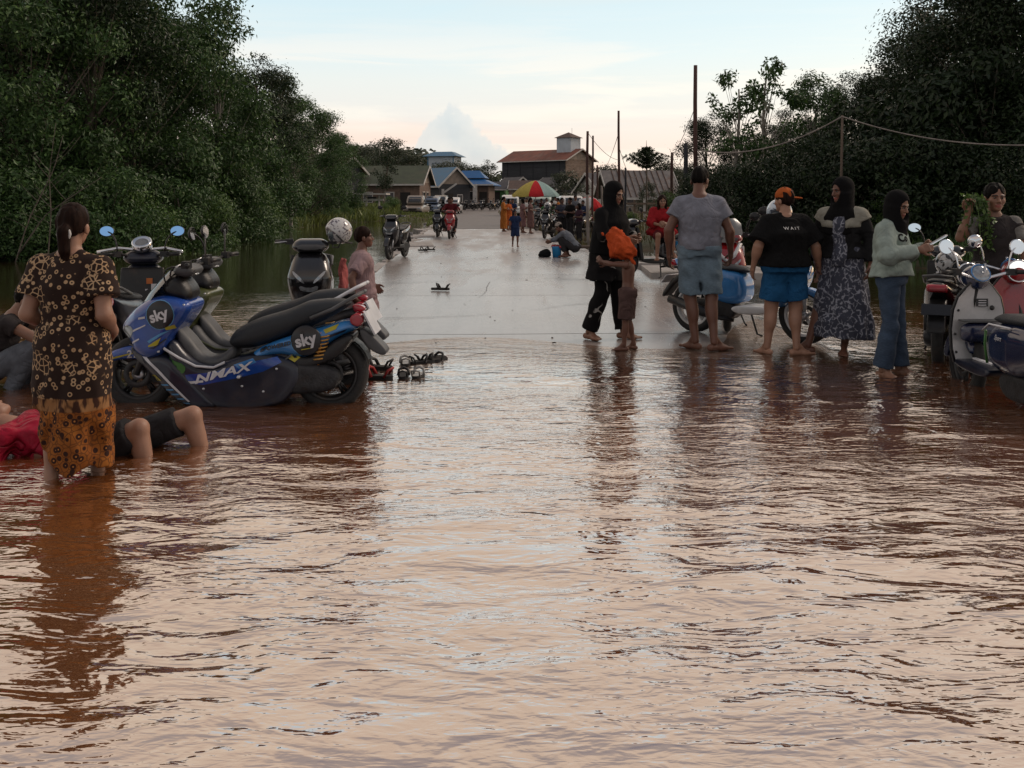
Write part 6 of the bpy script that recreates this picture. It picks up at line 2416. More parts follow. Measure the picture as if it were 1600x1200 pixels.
# garden wall and fence above the right bank
fw = thing('garden_fence', 'low weathered garden fence above the earth bank on the right', 'fence', (0, 0, 0))
for k in range(13):
    xx, yy = 4.9 + k * .52, 46 + k * .28
    part('fence_post', box((xx, yy, tz(xx, yy) + .45), (.10, .09, 1.25), rz=.1 * math.sin(k * 3)), M_WHITEW if k % 3 == 0 else M_WOOD, fw, False)
for dz in (.35, .78):
    xx, yy = 4.9 + 6 * .52, 46 + 6 * .28
    part('rail', box((xx, yy - .07, tz(xx, yy) + dz), (6.9, .05, .09), rz=math.atan2(.28, .52)), M_WOOD, fw, False)

# ---- poles and wires
def pole(label, px, top, Y, rad=.06, m=M_WOOD, lean=0.0, base=None, m2=None):
    x = X_(px, Y)
    zb = tz(x, Y) - .4 if base is None else base
    zt_ = Z_(top, Y)
    pts = [(lean * (t - 1) * (zt_ - zb) + .015 * math.sin(6 * t + px), 0, zb + (zt_ - zb) * t) for t in np.linspace(0, 1, 7)]
    mb = MB()
    mb.add(tube(pts[:4] if m2 else pts, [rad * (1.12 - .3 * t) for t in np.linspace(0, 1, 7)][:4 if m2 else 7], 8), m, True)
    if m2:
        mb.add(tube(pts[3:], [rad * (1.12 - .3 * t) for t in np.linspace(0, 1, 7)][3:], 8), m2, True)
    o = mb.build('pole', None, (x, Y, 0))
    tag(o, label, 'pole', 'bare poles along the right side')
    return o


M_POLEW = mat('pale weathered pole', (.23, .20, .18), .85, 0, .3, 6, .4, 40, aniso=(1, 1, .1))
pole('tallest bare pole, dark at the top, left of the airy saplings', 1087, 102, 26, .062, M_POLEW, 0, None, M_WOODR)
pole('tall thin dark pole standing over the striped zinc roof', 967, 173, 44, .062, M_WOODR)
pole('pale bamboo pole in front of the dark boarded building', 918, 205, 33, .052, M_POLEW, 0, None, M_WOODR)
pole('thin reddish pole just right of the pale bamboo pole', 926, 212, 38, .045, M_WOODR)
pole('short pole just right of the bamboo pair', 933, 258, 44, .05, M_WOODR)
pole('short black pole between the striped roof and the tall bare pole', 1050, 238, 40, .07, M_WOODR)
pole('short thick black pole left beside the tall bare pole', 1071, 224, 33, .085, M_WALLD)
pole('short dark stake behind the black headscarf', 977, 262, 36, .045, M_WALLD)
pole('low pale stake left of the black headscarf', 940, 290, 44, .05, M_POLEW)
pole('dark wire post among the right bushes', 1315, 180, 22.5, .035, M_WOOD)


def wire(label, a, b, sag, rad=.014, m=None, n=24):
    a, b = np.array(a), np.array(b)
    pts = [a + (b - a) * t - np.array([0, 0, sag * 4 * t * (1 - t)]) for t in np.linspace(0, 1, n)]
    o = MB().add(tube(pts, rad, 5), m or M_POLEW, True).build('wire')
    tag(o, label, 'wire')
    return o


wire('slack pale rope from the tall bare pole to the post in the bushes', P(1088, 234, 26), P(1316, 182, 22.4), .36, .018)
wire('slack pale rope running right from the post in the bushes', P(1316, 182, 22.4), P(1640, 226, 19), .22, .016)
wire('thin wire between the bamboo pole and the tall thin dark pole', P(919, 208, 33), P(967, 250, 44), .2, .009, M_WOODR)
wire('thin wire slanting up from the dark roof to the tall thin dark pole', P(946, 262, 97), P(966, 210, 44), .2, .014, M_WOODR)
wire('thin wire falling right from the tall thin dark pole', P(968, 232, 44), P(994, 275, 72), .6, .012, M_WOODR)
wire('thin wire rising from the short black pole to the tall bare pole', P(1040, 256, 44), P(1087, 165, 26), .25, .009, M_WOODR)
wire('hanging loop of wire between the two short black poles', P(1050, 240, 40), P(1071, 228, 33), .55, .010, M_WOODR)

# ---- parasols
def parasol(label, loc, rad, hgt, drop, cols, tilt=(0, 0)):
    root = thing('parasol', label, 'parasol', loc)
    root.rotation_euler = (tilt[0], tilt[1], 0)
    part('pole', tube([(0, 0, 0), (0, 0, hgt)], .022, 8), M_ALU, root)
    n = len(cols)
    for k in range(n):
        V, F = [], []
        m_ = 5
        for i in range(m_ + 1):
            t = i / m_
            r_ = rad * t
            z = hgt - drop * (t ** 1.7)
            for j in range(4):
                a = 2 * PI * (k + j / 3) / n
                sag = 1 - .05 * math.sin(PI * j / 3) * t
                V.append((r_ * sag * math.cos(a), r_ * sag * math.sin(a), z - .04 * t * math.sin(PI * j / 3)))
        for th in (0,):
            F += [(i * 4 + j, (i + 1) * 4 + j, (i + 1) * 4 + j + 1, i * 4 + j + 1) for i in range(m_) for j in range(3)]
        base = len(V)
        for j in range(4):
            p = V[m_ * 4 + j]
            V.append((p[0], p[1], p[2] - .10))
        F += [(m_ * 4 + j, base + j, base + j + 1, m_ * 4 + j + 1) for j in range(3)]
        part('canopy_panel', (V, F), cols[k], root)
        a = 2 * PI * k / n
        part('rib', tube([(0, 0, hgt - .02), (rad * .5 * math.cos(a), rad * .5 * math.sin(a), hgt - drop * .31 - .02), (rad * math.cos(a), rad * math.sin(a), hgt - drop - .02)], .008, 4), M_ALU, root)
    return root


CY, CR, CT, CG, CW_ = (cloth('yellow canvas', (.42, .34, .09)), cloth('red canvas', (.42, .025, .03)), cloth('pale teal canvas', (.24, .34, .33)), cloth('green canvas', (.10, .24, .10)), cloth('white canvas', (.5, .5, .5)))
Y = 55
parasol('big parasol with red, yellow and pale teal panels over the roadside stall', (X_(837, Y), Y, .1), 1.36, Z_(282, Y) - .1, .82, [CT, CG, CT, CG, CT, CY, CY, CR, CT, CT][:10])
parasol('small red and white parasol leaning beside the bamboo pole', (X_(908, 42), 42, .25), .55, 1.55, .28, [CW_, CW_, CR, CR, CW_, CW_, CR, CR], (R(20), R(20)))

# ---- cars
M_GLASS = mat('car glass', (.02, .024, .028), .08, 0, .2, 3, coat=.5)


def car(label, loc, rz, paint, L=4.1, Wd=1.66, Hh=1.55, kind='hatch', group='cars parked along the road'):
    """forward is -X"""
    root = thing('parked_car', label, 'car', loc, rz, group)
    w = Wd / 2
    x0, x1 = -L / 2, L / 2
    hood = .88 if kind != 'pickup' else .95
    body = [(x0, .32), (x0 + .02, .66), (x0 + .12, .78), (x0 + 1.05, hood), (x1 - .1, hood + .03), (x1, .70), (x1 - .02, .34), (x1 - .3, .24), (x0 + .25, .24)]
    part('body', panel(body, w, r=.10, h=.045, sm=1, bulge=.06, br=.3), paint, root)
    if kind == 'pickup':
        cab = [(x0 + .95, hood - .05), (x0 + 1.45, Hh), (x0 + 2.5, Hh + .02), (x0 + 2.75, hood - .05)]
    elif kind == 'van':
        cab = [(x0 + .75, hood - .05), (x0 + 1.35, Hh), (x1 - .25, Hh), (x1 - .06, hood - .05)]
    else:
        cab = [(x0 + .95, hood - .05), (x0 + 1.65, Hh), (x1 - .7, Hh), (x1 - .12, hood - .02)]
    cabP = panel(cab, w * .90, r=.10, h=.045, sm=1, bulge=.10, br=.45)
    part('cabin', cabP, paint, root)
    bv = bvh_of(cabP)
    zl, zh = hood + .04, Hh - .12
    wy = w * .68
    for side, nm_ in ((-1, 'windscreen'), (1, 'rear_window')):
        V2, F2 = flat_poly([(-wy, zl), (wy, zl), (wy * .88, zh), (-wy * .88, zh)], .2)
        part(nm_, project(bv, V2, F2, side, .012, 'x', 9), M_GLASS, root)
    xa, xb = cab[0][0] + .42, cab[-1][0] - .25
    for sy in (-1, 1):
        V2, F2 = flat_poly([(xa, zl), (xb, zl), (cab[2][0] - .12, zh), (cab[1][0] + .08, zh)], .2)
        part('side_window', largest(project(bv, V2, F2, sy, .012)), M_GLASS, root)
        for xx in (x0 + .78, x1 - .75):
            wheel(root, xx, .31, .2, 6, M_ALU, False, sy * (w - .1))
        part('head_light', ellp_(x0 + .05, sy * w * .66, .66), M_LENS, root)
        part('tail_light', box((x1 - .02, sy * w * .78, .74), (.06, .16, .24)), M_TAIL, root, False)
        part('wing_mirror', box((cab[0][0] + .35, sy * (w + .06), hood + .08), (.10, .16, .12)), M_BLKP, root, False)
    part('grille', box((x0 - .005, 0, .60), (.05, Wd * .42, .14)), M_BLKP, root, False)
    part('bumper', panel([(x0 - .06, .30), (x0 - .07, .48), (x0 + .1, .5), (x0 + .1, .28)], w * .98, r=.04, h=.04, sm=0), M_BLKP if kind == 'pickup' else paint, root)
    part('plate', box((x0 - .075, 0, .42), (.01, .42, .12)), M_BLKD, root, False)
    if kind == 'pickup':
        part('load_bed', panel([(x0 + 2.8, .5), (x0 + 2.8, 1.05), (x1, 1.05), (x1, .5)], w * .97, r=.04, h=.045, sm=0), paint, root)
    return root


def ellp_(x, y, z):
    return ell((x, y, z), (.06, .15, .075), 8)


C_BEIGE = mat('beige car paint', (.24, .20, .165), .35, 0, .1, 3, coat=.4, dirt=(.15, .11, .08), dirt_amt=.5)
C_WHITE = mat('white car paint', (.52, .52, .52), .3, 0, .06, 3, coat=.5)
C_SILV = mat('silver blue car paint', (.16, .20, .27), .3, .3, .1, 3, coat=.5)
C_GREEN = mat('pale green car paint', (.36, .44, .38), .3, 0, .1, 3, coat=.5)
C_DARK = mat('dark car paint', (.02, .022, .026), .3, 0, .1, 3, coat=.5)


def rz_(Y):
    """ground height on the carriageway or beside it"""
    return float(road_z(Y))


car('beige pickup parked beside the reeds on the left', (X_(647, 84), 86.2, rz_(85) - .02), R(86), C_BEIGE, 4.4, 1.75, 1.80, 'pickup')
car('silver blue car parked behind the beige pickup', (X_(673, 94), 96.5, rz_(95)), R(86), C_SILV, 4.0, 1.65, 1.7, 'van')
car('dark car roof showing behind the silver blue car', (X_(686, 101), 103.5, rz_(102)), R(86), C_DARK, 4.0, 1.65, 1.75, 'van')
car('white car just behind the red motorbike rider', (X_(705, 92), 94, rz_(92)), R(88), C_WHITE, 4.1, 1.7, 1.62, 'hatch')
car('dark minibus half hidden behind the white car', (X_(722, 122), 124, rz_(122)), R(86), C_DARK, 4.2, 1.7, 1.85, 'van')
car('white van farthest left of the striped umbrella', (X_(797, 82), 84, rz_(82)), R(92), C_WHITE, 4.2, 1.7, 1.85, 'van')
car('pale green and white van under the right edge of the striped umbrella', (X_(848, 68), 70, rz_(68) - .03), R(-94), C_GREEN, 4.0, 1.66, 1.85, 'van')
car('white car parked right of the striped umbrella', (X_(889, 60), 62, rz_(60)), R(-80), C_WHITE, 4.1, 1.7, 1.75, 'van')

# ---- vegetation of the village
pH = tree('bushy_tree', '', 6, 2.4, .05, 34, 110, .30, 3, None, 31, shape='oval', clump=(.6, 1.1))
pI = tree('slender_tree', '', 6, .9, .35, 16, 120, .2, 2, None, 33, shape='oval', clump=(.35, .7))
VG = 'trees scattered among the houses'
for px, Y, top, w_, lab in [(560, 210, 228, 1.8, 'dark mounded trees on the hill, farthest left'), (580, 220, 226, 1.6, 'second dark tree mound on the hill left of the blue roofs'), (604, 230, 216, 1.4, 'highest tree on the hill left of the blue roofs'),
                            (622, 225, 232, 1.7, 'rounded tree on the right shoulder of the hill'), (644, 215, 240, 1.6, 'lowest tree at the right foot of the hill'), (590, 150, 240, 1.3, 'tree between the green roof and the hill'),
                            (696, 165, 254, 1.2, 'low tree crown in front of the pale tower'), (714, 170, 252, 1.0, 'small tree crown right of the pale tower base'), (742, 185, 258, 1.2, 'low tree just behind the bright blue hipped roof'),
                            (946, 140, 258, 1.5, 'round tree behind the dark roof on the right'), (966, 150, 264, 1.2, 'small tree behind the tall thin dark pole'), (1042, 200, 252, 1.5, 'hazy tree beyond the striped zinc roof'),
                            (1028, 230, 262, 1.7, 'farthest hazy tree on the right skyline'), (1062, 170, 262, 1.6, 'far tree left of the right treeline'), (884, 92, 268, 1.2, 'bushy dark tree at the corner of the dark boarded building'),
                            (1012, 62, 284, .9, 'low round bush in front of the striped zinc roof'), (960, 64, 296, .9, 'bush left of the striped zinc roof'), (1040, 55, 296, 1.0, 'bush above the earth bank right of the fence')]:
    o = put_tree(pH, px, Y, top, 6.2, lab, group=VG)
    o.scale = (o.scale[0] * w_, o.scale[1] * w_, o.scale[2])
for px, Y, top, lab in [(764, 165, 246, 'slim lone tree left of the dark boarded building'), (601, 84, 222, 'slim dark tree in front of the green roof')]:
    put_tree(pI, px, Y, top, 6.2, lab, group=VG)
for k, (px, Y, top) in enumerate([(612, 82, 304), (596, 90, 306), (600, 80, 316), (565, 78, 316), (545, 74, 312), (585, 76, 322), (552, 72, 326)]):
    put_tree(pD, px, Y, top, 3.6, ['leafy bush right of the white shelter before the green roof', 'rounded bush at the wall of the green roofed house', 'low bush between the two shelter posts', 'small bush left of the white shelter', 'small bush farthest left near the red roof', 'lowest bush in the reeds under the white shelter', 'lowest bush at the left end of the reeds'][k], group='bushes before the green roofed house')
for k, (px, Y, top) in enumerate([(985, 40, 330), (1030, 42, 322), (1055, 36, 318), (940, 46, 334), (915, 44, 338), (1075, 31, 330), (960, 52, 318)]):
    o = put_tree(pD, px, Y, top, 3.6, ['low bush on the brown bank left of the seated girl', 'low bush directly behind the seated girl in red', 'bush right of the seated girl beside the grey shirt', 'small bush left of the black headscarf', 'small bush by the foot of the bamboo pole', 'bush behind the shoulder of the man in grey', 'small far bush below the tall thin dark pole'][k], group='bushes on the right bank')
# far wooded skyline closing the view
C, N = [], []
rg = np.random.default_rng(5)
for k in range(360):
    a = rg.uniform(-0.62, .62)
    d = rg.uniform(290, 420)
    c = np.array([math.tan(a) * d, d, float(terrain(math.tan(a) * d, d))])
    r_ = rg.uniform(4, 8)
    q = rg.normal(size=(110, 3))
    q /= np.linalg.norm(q, axis=1, keepdims=True)
    q[:, 2] = np.abs(q[:, 2])
    C.append(c + q * r_ * np.array([1.3, 1, .95]))
    N.append(q)
fo = MB().add(leaves(np.concatenate(C), np.concatenate(N), 2.1, .2, .7, rg), M_LEAF[3]).build('distant_woods')
tag(fo, 'far line of woods closing the skyline', None, None, 'stuff')

# fan crowned araucaria
ar = thing('fan_tree', 'fan shaped tree with level upswept branches over the striped zinc roof', 'tree', (X_(1010, 60), 60, .6), group=VG)
zc = Z_(263, 60) - .6
part('trunk', tube([(0, 0, -.3), (.02, 0, zc), (0.0, 0, zc + 1.15), (0, 0, zc + 1.75)], [.06, .045, .03, .008], 7), M_BARK, ar)
bm_, C, N = MB(), [], []
rg = np.random.default_rng(9)
for lev, (zz, ln, rise, nn) in enumerate([(zc, 1.42, .72, 9), (zc + .25, 1.05, .58, 8), (zc + .5, .75, .42, 7), (zc + .8, .42, .3, 6), (zc + 1.05, .22, .2, 5)]):
    for k in range(nn):
        a = 2 * PI * k / nn + lev
        e = np.array([math.cos(a) * ln, math.sin(a) * ln, zz + rise])
        pts = bez((0, 0, zz), (e[0] * .5, e[1] * .5, zz + rise * .35), e, 7)
        bm_.add(tube(pts, [.022, .02, .018, .015, .012, .01, .006], 4), M_BARK, True)
        for p in pts[1:]:
            for _ in range(38):
                C.append(p + rg.normal(size=3) * np.array([.045, .045, .03]))
                N.append(rg.normal(size=3) + np.array([0, 0, .5]))
bm_.build('branch', ar)
cr = MB().add(leaves(np.array(C), np.array(N), .13, .0, .3, rg), M_LEAF[2]).build('crown', ar)
cr['kind'] = 'stuff'

# grass and reeds on the banks
def grass(label, n, region, hgt, lm, seed, wid=.05, where=None):
    rg = np.random.default_rng(seed)
    x0, x1, y0, y1 = region
    X, Y = rg.uniform(x0, x1, n * 3), rg.uniform(y0, y1, n * 3)
    Z = terrain(X, Y)
    off = np.abs(X - road_c(Y)) > ROAD_HW + .15
    pn = vnoise(X, Y, .9, seed)
    ok = (Z > -.05) & off & (pn > -.25) & (where(X, Y) if where else True)
    X, Y, Z = X[ok][:n], Y[ok][:n], Z[ok][:n]
    m = len(X)
    a = rg.uniform(0, 2 * PI, m)
    h = hgt * rg.uniform(.4, 1.2, m) * (1 + .5 * vnoise(X, Y, .5, seed + 1))
    l = h * rg.uniform(.1, .6, m)
    b = np.stack([X, Y, Z - .03], 1)
    sd = np.stack([-np.sin(a), np.cos(a), 0 * a], 1) * (wid * rg.uniform(.6, 1.3, m))[:, None]
    t = b + np.stack([np.cos(a) * l, np.sin(a) * l, h], 1)
    mid = b + np.stack([np.cos(a) * l * .3, np.sin(a) * l * .3, h * .6], 1)
    V = np.stack([b, mid + sd, t, mid - sd], 1).reshape(-1, 3)
    o = MB().add((V, np.arange(4 * m).reshape(m, 4)), [M_LEAF[0], M_GRASS, M_LEAF[2], M_DRYG][lm]).build('grass')
    tag(o, label, None, None, 'stuff')
    return o


grass('tall green grass and reeds between the left flood and the village', 30000, (-24, -4, 56, 98), .7, 1, 3, .06, lambda X, Y: X < -.118 * Y)
grass('short grass verge beside the parked cars on the left', 9000, (-12, -4, 60, 110), .20, 1, 13, .04, lambda X, Y: X > -.122 * Y)
grass('grass fringe at the foot of the left treeline', 16000, (-24, -7, 22, 62), .6, 1, 5, .035)
grass('grass and weeds on the right bank', 6000, (1.5, 14, 26, 62), .32, 3, 7, .025)
grass('grass fringe under the right treeline', 9000, (5, 22, 19, 30), .5, 0, 11, .03)
# ------------------------------------------------------------------ people close to the camera
def at(px, py, dz=0.0):
    x, y, _ = G(px, py)
    return (x, y, gz(x, y) + dz)


# woman in the patterned dress, seen from behind
x, y = -2.27, 4.95
w = Body('person', 'woman with tied back hair in a long ring patterned dress standing in the water', (x, y, gz(x, y)), R(-6), 1.565, SK_LIGHT, 1.02,
         dict(elb_l=(-.225, -.06, 1.10), wr_l=(-.17, .15, 1.0), fin_l=(-.13, .22, .99), elb_r=(.225, -.06, 1.10), wr_r=(.17, .15, .98), fin_r=(.12, .22, .98),
              knee_l=(-.10, .03, .49), ank_l=(-.075, -.10, .10), toe_l=(-.07, .04, .03), ank_r=(.09, .10, .08), toe_r=(.10, .24, .03), knee_r=(.10, .13, .50)),
         head=(.10, .0, .05), h=.0095, female=True, curl=(.9, .9), arms=1.12).build_skin()
w.skirt(F_BATIK, .25, .020, .215, .185, 'dress', up=1, fold=.017, sleeve=.62, neck=.93, cuff=.022, rows=[(0, .160, .15), (.3, .185, .16), (.62, .205, .165), (.85, .195, .155), (1, .165, .135)], shift=(.02, .02), slant=.85)
w.hair(M_HAIRB, 'pony')
part('hair_tie', lathe([(.026, -.010), (.037, -.008), (.041, 0), (.037, .008), (.026, .010)], 14, tuple(w.hp((.002, -.120, -.040))), 'y'), F_WHITEC, w.root)

# person lying in the shallow flow
x, y = -2.25, 5.42
p = Body('person', 'person in a crimson shirt and dark shorts lying in the water with bent knees', (x, y, -.11), 0, 1.6, SK_LIGHT, 1.1,
         dict(hipc=(-.12, 0, .10), hip_l=(-.10, .10, .10), hip_r=(-.10, -.10, .10), knee_l=(.43, .13, .30), knee_r=(.20, -.12, .28), ank_l=(.52, .14, -.02), ank_r=(.27, -.13, -.04),
              toe_l=(.68, .16, -.06), toe_r=(.43, -.14, -.08), neck=(-.62, .02, .25), head=(-.77, .02, .33), sh_l=(-.57, .18, .25), sh_r=(-.57, -.17, .23),
              elb_l=(-.50, .36, .05), wr_l=(-.22, .30, .10), fin_l=(-.15, .28, .12), elb_r=(-.66, -.26, .02), wr_r=(-.45, -.30, .02), fin_r=(-.38, -.3, .02)),
         head=(PI / 2, 1.0, 0), h=.011, curl=(.4, .4))
q_ = norm((.1, .8, .6))
z_ = norm(np.cross(norm(np.cross(q_, (-1, 0, .15))), q_))
p.HR = np.stack([np.cross(q_, z_), q_, z_], 1)
p.build_skin()
p.top(F_PINKRED, .024, .85, -.13, 'shirt', fold=.022, blouse=.02, ff=26)
p.bottom(F_CHAR, .016, .84, 'shorts', .01)
p.hair(M_HAIR, 'short')
tag(p.root, None, None)

# squatting person with a phone at the left edge
x, y, _ = G(18, 603)
p = Body('person', 'squatting person in dark clothes at the left edge looking down at a phone', (x, y, gz(x, y)), R(-78), 1.62, SK_TAN, 1.0,
         dict(hipc=(0, -.22, .30), hip_l=(-.09, -.20, .27), hip_r=(.09, -.20, .27), knee_l=(-.15, .22, .52), knee_r=(.15, .22, .52), ank_l=(-.12, .0, .09), ank_r=(.12, .0, .09),
              toe_l=(-.15, .15, .03), toe_r=(.15, .15, .03), neck=(0, .02, .74), head=(0, .12, .86), sh_l=(-.17, .02, .69), sh_r=(.17, .02, .69),
              elb_l=(-.21, .26, .56), elb_r=(.21, .26, .56), wr_l=(-.06, .45, .60), wr_r=(.07, .45, .58), fin_l=(-.02, .53, .61), fin_r=(.03, .53, .60)),
         head=(0, -.6, 0), h=.011, curl=(.6, .6)).build_skin()
p.top(F_TEE, .012, .3, -.05, 'shirt')
p.bottom(F_GREYB, .016, 1.85, 'trousers')
p.hair(M_HAIR, 'short')
ph_o = MB().add(box((0, 0, 0), (.075, .009, .15)), mat('phone shell', (.02, .02, .022), .25)).build('phone')
tag(ph_o, 'dark phone held by the squatting person', 'phone')
M_SCR = matnodes('lit screen', lambda t, oc: t.n('ShaderNodeOutputMaterial', Surface=t.n('ShaderNodeEmission', Color=(.75, .78, .8, 1), Strength=.55).outputs[0]))
part('screen', box((-.008, -.0052, .03), (.05, .002, .06)), M_SCR, ph_o, False)
q = Vector((x, y, gz(x, y))) + Matrix.Rotation(R(-78), 3, 'Z') @ (Vector((0.0, .55, .64)) * .953)
ph_o.location = q
ph_o.rotation_euler = (R(-50), R(25), R(10))

# child in mauve beside the scooters
x, y, _ = G(566, 585)
p = Body('person', 'short haired child in a mauve shirt leaning a hand on the scooter rail', (x, y, gz(x, y)), R(-72), 1.24, SK_BROWN, 1.0,
         dict(elb_l=(-.30, -.02, 1.13), wr_l=(-.20, .17, 1.03), fin_l=(-.15, .22, .97), elb_r=(.27, -.16, 1.16), wr_r=(.30, -.13, .93), fin_r=(.29, -.08, .86)),
         head=(-.15, .05, 0), h=.010, curl=(.5, .7), hs=.98, arms=.95).build_skin()
p.top(F_MAUVE, .020, .75, -.38, 'shirt', flare=.05, fold=.012)
p.bottom(F_DUSK, .016, .9, 'shorts')
p.hair(M_HAIRB, 'short')

# woman in the black scarf
x, y, _ = G(952, 531)
wl = Body('person', 'woman in a long black headscarf and black patterned clothes tugging an orange shirt', (x, y, gz(x, y)), R(-122), 1.60, SK_TAN, 1.0,
          dict(knee_l=(-.10, .06, .49), ank_l=(-.10, .12, .08), toe_l=(-.13, .27, .03), knee_r=(.11, -.04, .49), ank_r=(.14, -.18, .08), toe_r=(.19, -.05, .03), hipc=(0, -.02, .92),
               elb_l=(-.24, .10, 1.12), wr_l=(-.10, .27, 1.11), fin_l=(-.05, .34, 1.08), elb_r=(.24, .06, 1.12), wr_r=(.16, .27, 1.10), fin_r=(.12, .35, 1.06), neck=(0, .0, 1.43), head=(0, .06, 1.575)),
          head=(-.1, -.30, 0), h=.0105, female=True, curl=(.8, .8)).build_skin()
wl.bottom(F_STRIPE, .022, 1.93, 'trousers', .02)
wl.top(F_STRIPE, .026, 1.85, -.52, 'tunic', flare=.07, fold=.012)
wl.hijab(F_SCARF, .50, .0, 'headscarf', 1.08)

# the boy whose shirt is being pulled over his head
x, y, _ = G(981, 547)
b = Body('person', 'small shirtless boy in dark shorts with an orange shirt over his face', (x, y, gz(x, y)), R(70), 1.03, SK_BROWN, .92,
         dict(elb_l=(-.20, .22, 1.36), wr_l=(-.12, .40, 1.40), fin_l=(-.08, .46, 1.45), elb_r=(.24, .20, 1.34), wr_r=(.14, .38, 1.33), fin_r=(.10, .45, 1.36),
              ank_l=(-.09, .04, .08), toe_l=(-.13, .18, .03), ank_r=(.13, -.07, .08), toe_r=(.22, .04, .03), head=(0, .03, 1.57)),
         head=(0, -.25, 0), h=.009, curl=(.8, .8), hs=.78).build_skin()
b.bottom(F_BROWNC, .024, .98, 'shorts', .02)
b.hair(M_HAIR, 'short')
# the shirt bunched between the woman's hands and the boy's head
F = Field((.6, 8.4, .6), (1.7, 10.2, 1.5), .011)
hx, hy, hz = 1.09, 9.12, 1.0
top_ = np.array(P(958, 366, 9.28))
F.put(cap(top_ + (-.05, 0, .0), top_ + (.06, 0, .0), .035, .03))
F.put(cap(top_, np.array(P(971, 386, 9.16)), .06, .095), .06)
F.put(ellip(P(977, 392, 9.14), (.10, .12, .075)), .05)
F.put(cap(np.array(P(950, 372, 9.26)), np.array(P(955, 398, 9.2)), .032, .035), .04)
F.put(cap(np.array(P(985, 395, 9.1)), np.array(P(988, 408, 9.05)), .045, .03), .04)
F.warp(folds(.020, 8, 46, (1, .6, .6)))
F.warp(folds(.008, 9, 90, (1, .6, .9)))
V, Q = F.out()
o = MB().add((V - np.array((1.05, 9.2, .9)), Q), F_ORANGE, True).build('shirt', None, (1.05, 9.2, .9))
tag(o, 'orange shirt bunched between the woman in the black scarf and the boy', 'shirt')

# man in the grey shirt
x, y, _ = G(1093, 546)
m = Body('person', 'man in a grey short sleeved shirt and washed denim shorts standing with his back turned', (x, y, gz(x, y)), R(-4), 1.745, SK_BROWN, 1.14,
         dict(elb_l=(-.285, -.02, 1.11), wr_l=(-.275, .05, .865), fin_l=(-.265, .10, .78), elb_r=(.275, -.01, 1.10), wr_r=(.30, .08, .88), fin_r=(.30, .14, .80),
              ank_l=(-.04, -.02, .08), toe_l=(-.11, .10, .03), knee_l=(-.085, .02, .49), ank_r=(.12, -.10, .08), toe_r=(.24, -.02, .03), knee_r=(.11, -.0, .49), head=(.01, .055, 1.57)),
         head=(-.5, -.45, 0), h=.0098, curl=(.45, .8)).build_skin()
m.bottom(F_DENIM, .018, .93, 'shorts', .022, fold=.010, ff=24, top=.07)
m.top(F_GREY, .022, .52, .0, 'shirt', fold=.008, cuff=.026, blouse=.012, ff=22)
m.hair(M_HAIR, 'short')

# person in the black shirt and the orange cap
x, y, _ = G(1226, 553)
m = Body('person', 'stout person in a black shirt, blue shorts and an orange cap seen from behind', (x, y, gz(x, y)), R(8), 1.535, SK_LIGHT, 1.36,
         dict(elb_l=(-.305, -.05, 1.12), wr_l=(-.33, .03, .89), fin_l=(-.32, .08, .81), elb_r=(.315, -.04, 1.11), wr_r=(.385, .02, .87), fin_r=(.40, .06, .79),
              ank_l=(-.175, .03, .08), toe_l=(-.20, .17, .03), knee_l=(-.13, .04, .49), ank_r=(.10, -.06, .08), toe_r=(.24, -.04, .03), knee_r=(.12, .0, .49), sh_l=(-.178, -.01, 1.35), sh_r=(.178, -.01, 1.35)),
         head=(.55, -.05, 0), h=.0098, female=True, curl=(.55, .55)).build_skin()
m.bottom(F_BLUE, .020, .80, 'shorts', .035, fold=.008, ff=22)
sh = m.top(F_BLACK, .034, .82, -.03, 'shirt', fold=.008, cuff=.035, flare=.02, ff=20)
m.hair(M_HAIRB, 'short')
m.cap_hat(F_RUST, brim=(.75, -.55))
bv = bvh_of(([v.co[:] for v in sh.data.vertices], [p.vertices[:] for p in sh.data.polygons]))
tx = text2d('W A I T', .036, .0005)
V, F_ = project(bv, place2d(tx, (.0, 1.178), 0, 1.25, 1)[0], tx[1], -1, .004)
part('lettering', (V, F_), F_WHITEC, m.root, False)

# woman in the long printed dress and dark jacket
x, y, _ = G(1316, 552)
w = Body('person', 'woman in a black headscarf, dark jacket with pale yoke and long slate printed dress', (x, y, gz(x, y)), R(150), 1.63, SK_BROWN, 1.08,
         dict(elb_l=(-.255, -.04, 1.12), wr_l=(-.27, .04, .88), fin_l=(-.265, .07, .80), elb_r=(.25, -.05, 1.12), wr_r=(.235, .06, .90), fin_r=(.22, .10, .83),
              ank_l=(-.02, .02, .08), toe_l=(-.04, .16, .03), ank_r=(.30, .12, .08), toe_r=(.44, .18, .03), knee_r=(.2, .05, .49)),
         head=(-.75, -.12, 0), h=.0105, female=True).build_skin()
w.skirt(F_SQUIG, .17, .014, .265, .20, 'dress', up=1, fold=.016, neck=.95, rows=[(0, .275, .215), (.35, .245, .20), (.7, .215, .18), (.9, .19, .15), (1, .165, .13)], ff=24)
jk = w.top(F_JACKET, .030, 1.9, .02, 'jacket', fold=.008, cuff=.015, flare=.02, arm_o=.016)
w.top(F_CREAMY, .038, .22, .30, 'yoke', arm_o=.022, fold=.006, cutfn=lambda X, Y, Z: np.maximum(1.17 - Z + .10 * np.abs(X), .05 - np.abs(X) - 9 * np.maximum(0, -Y)) + 0 * Y)
w.hijab(F_SCARF, .26, .02, 'headscarf', .80)
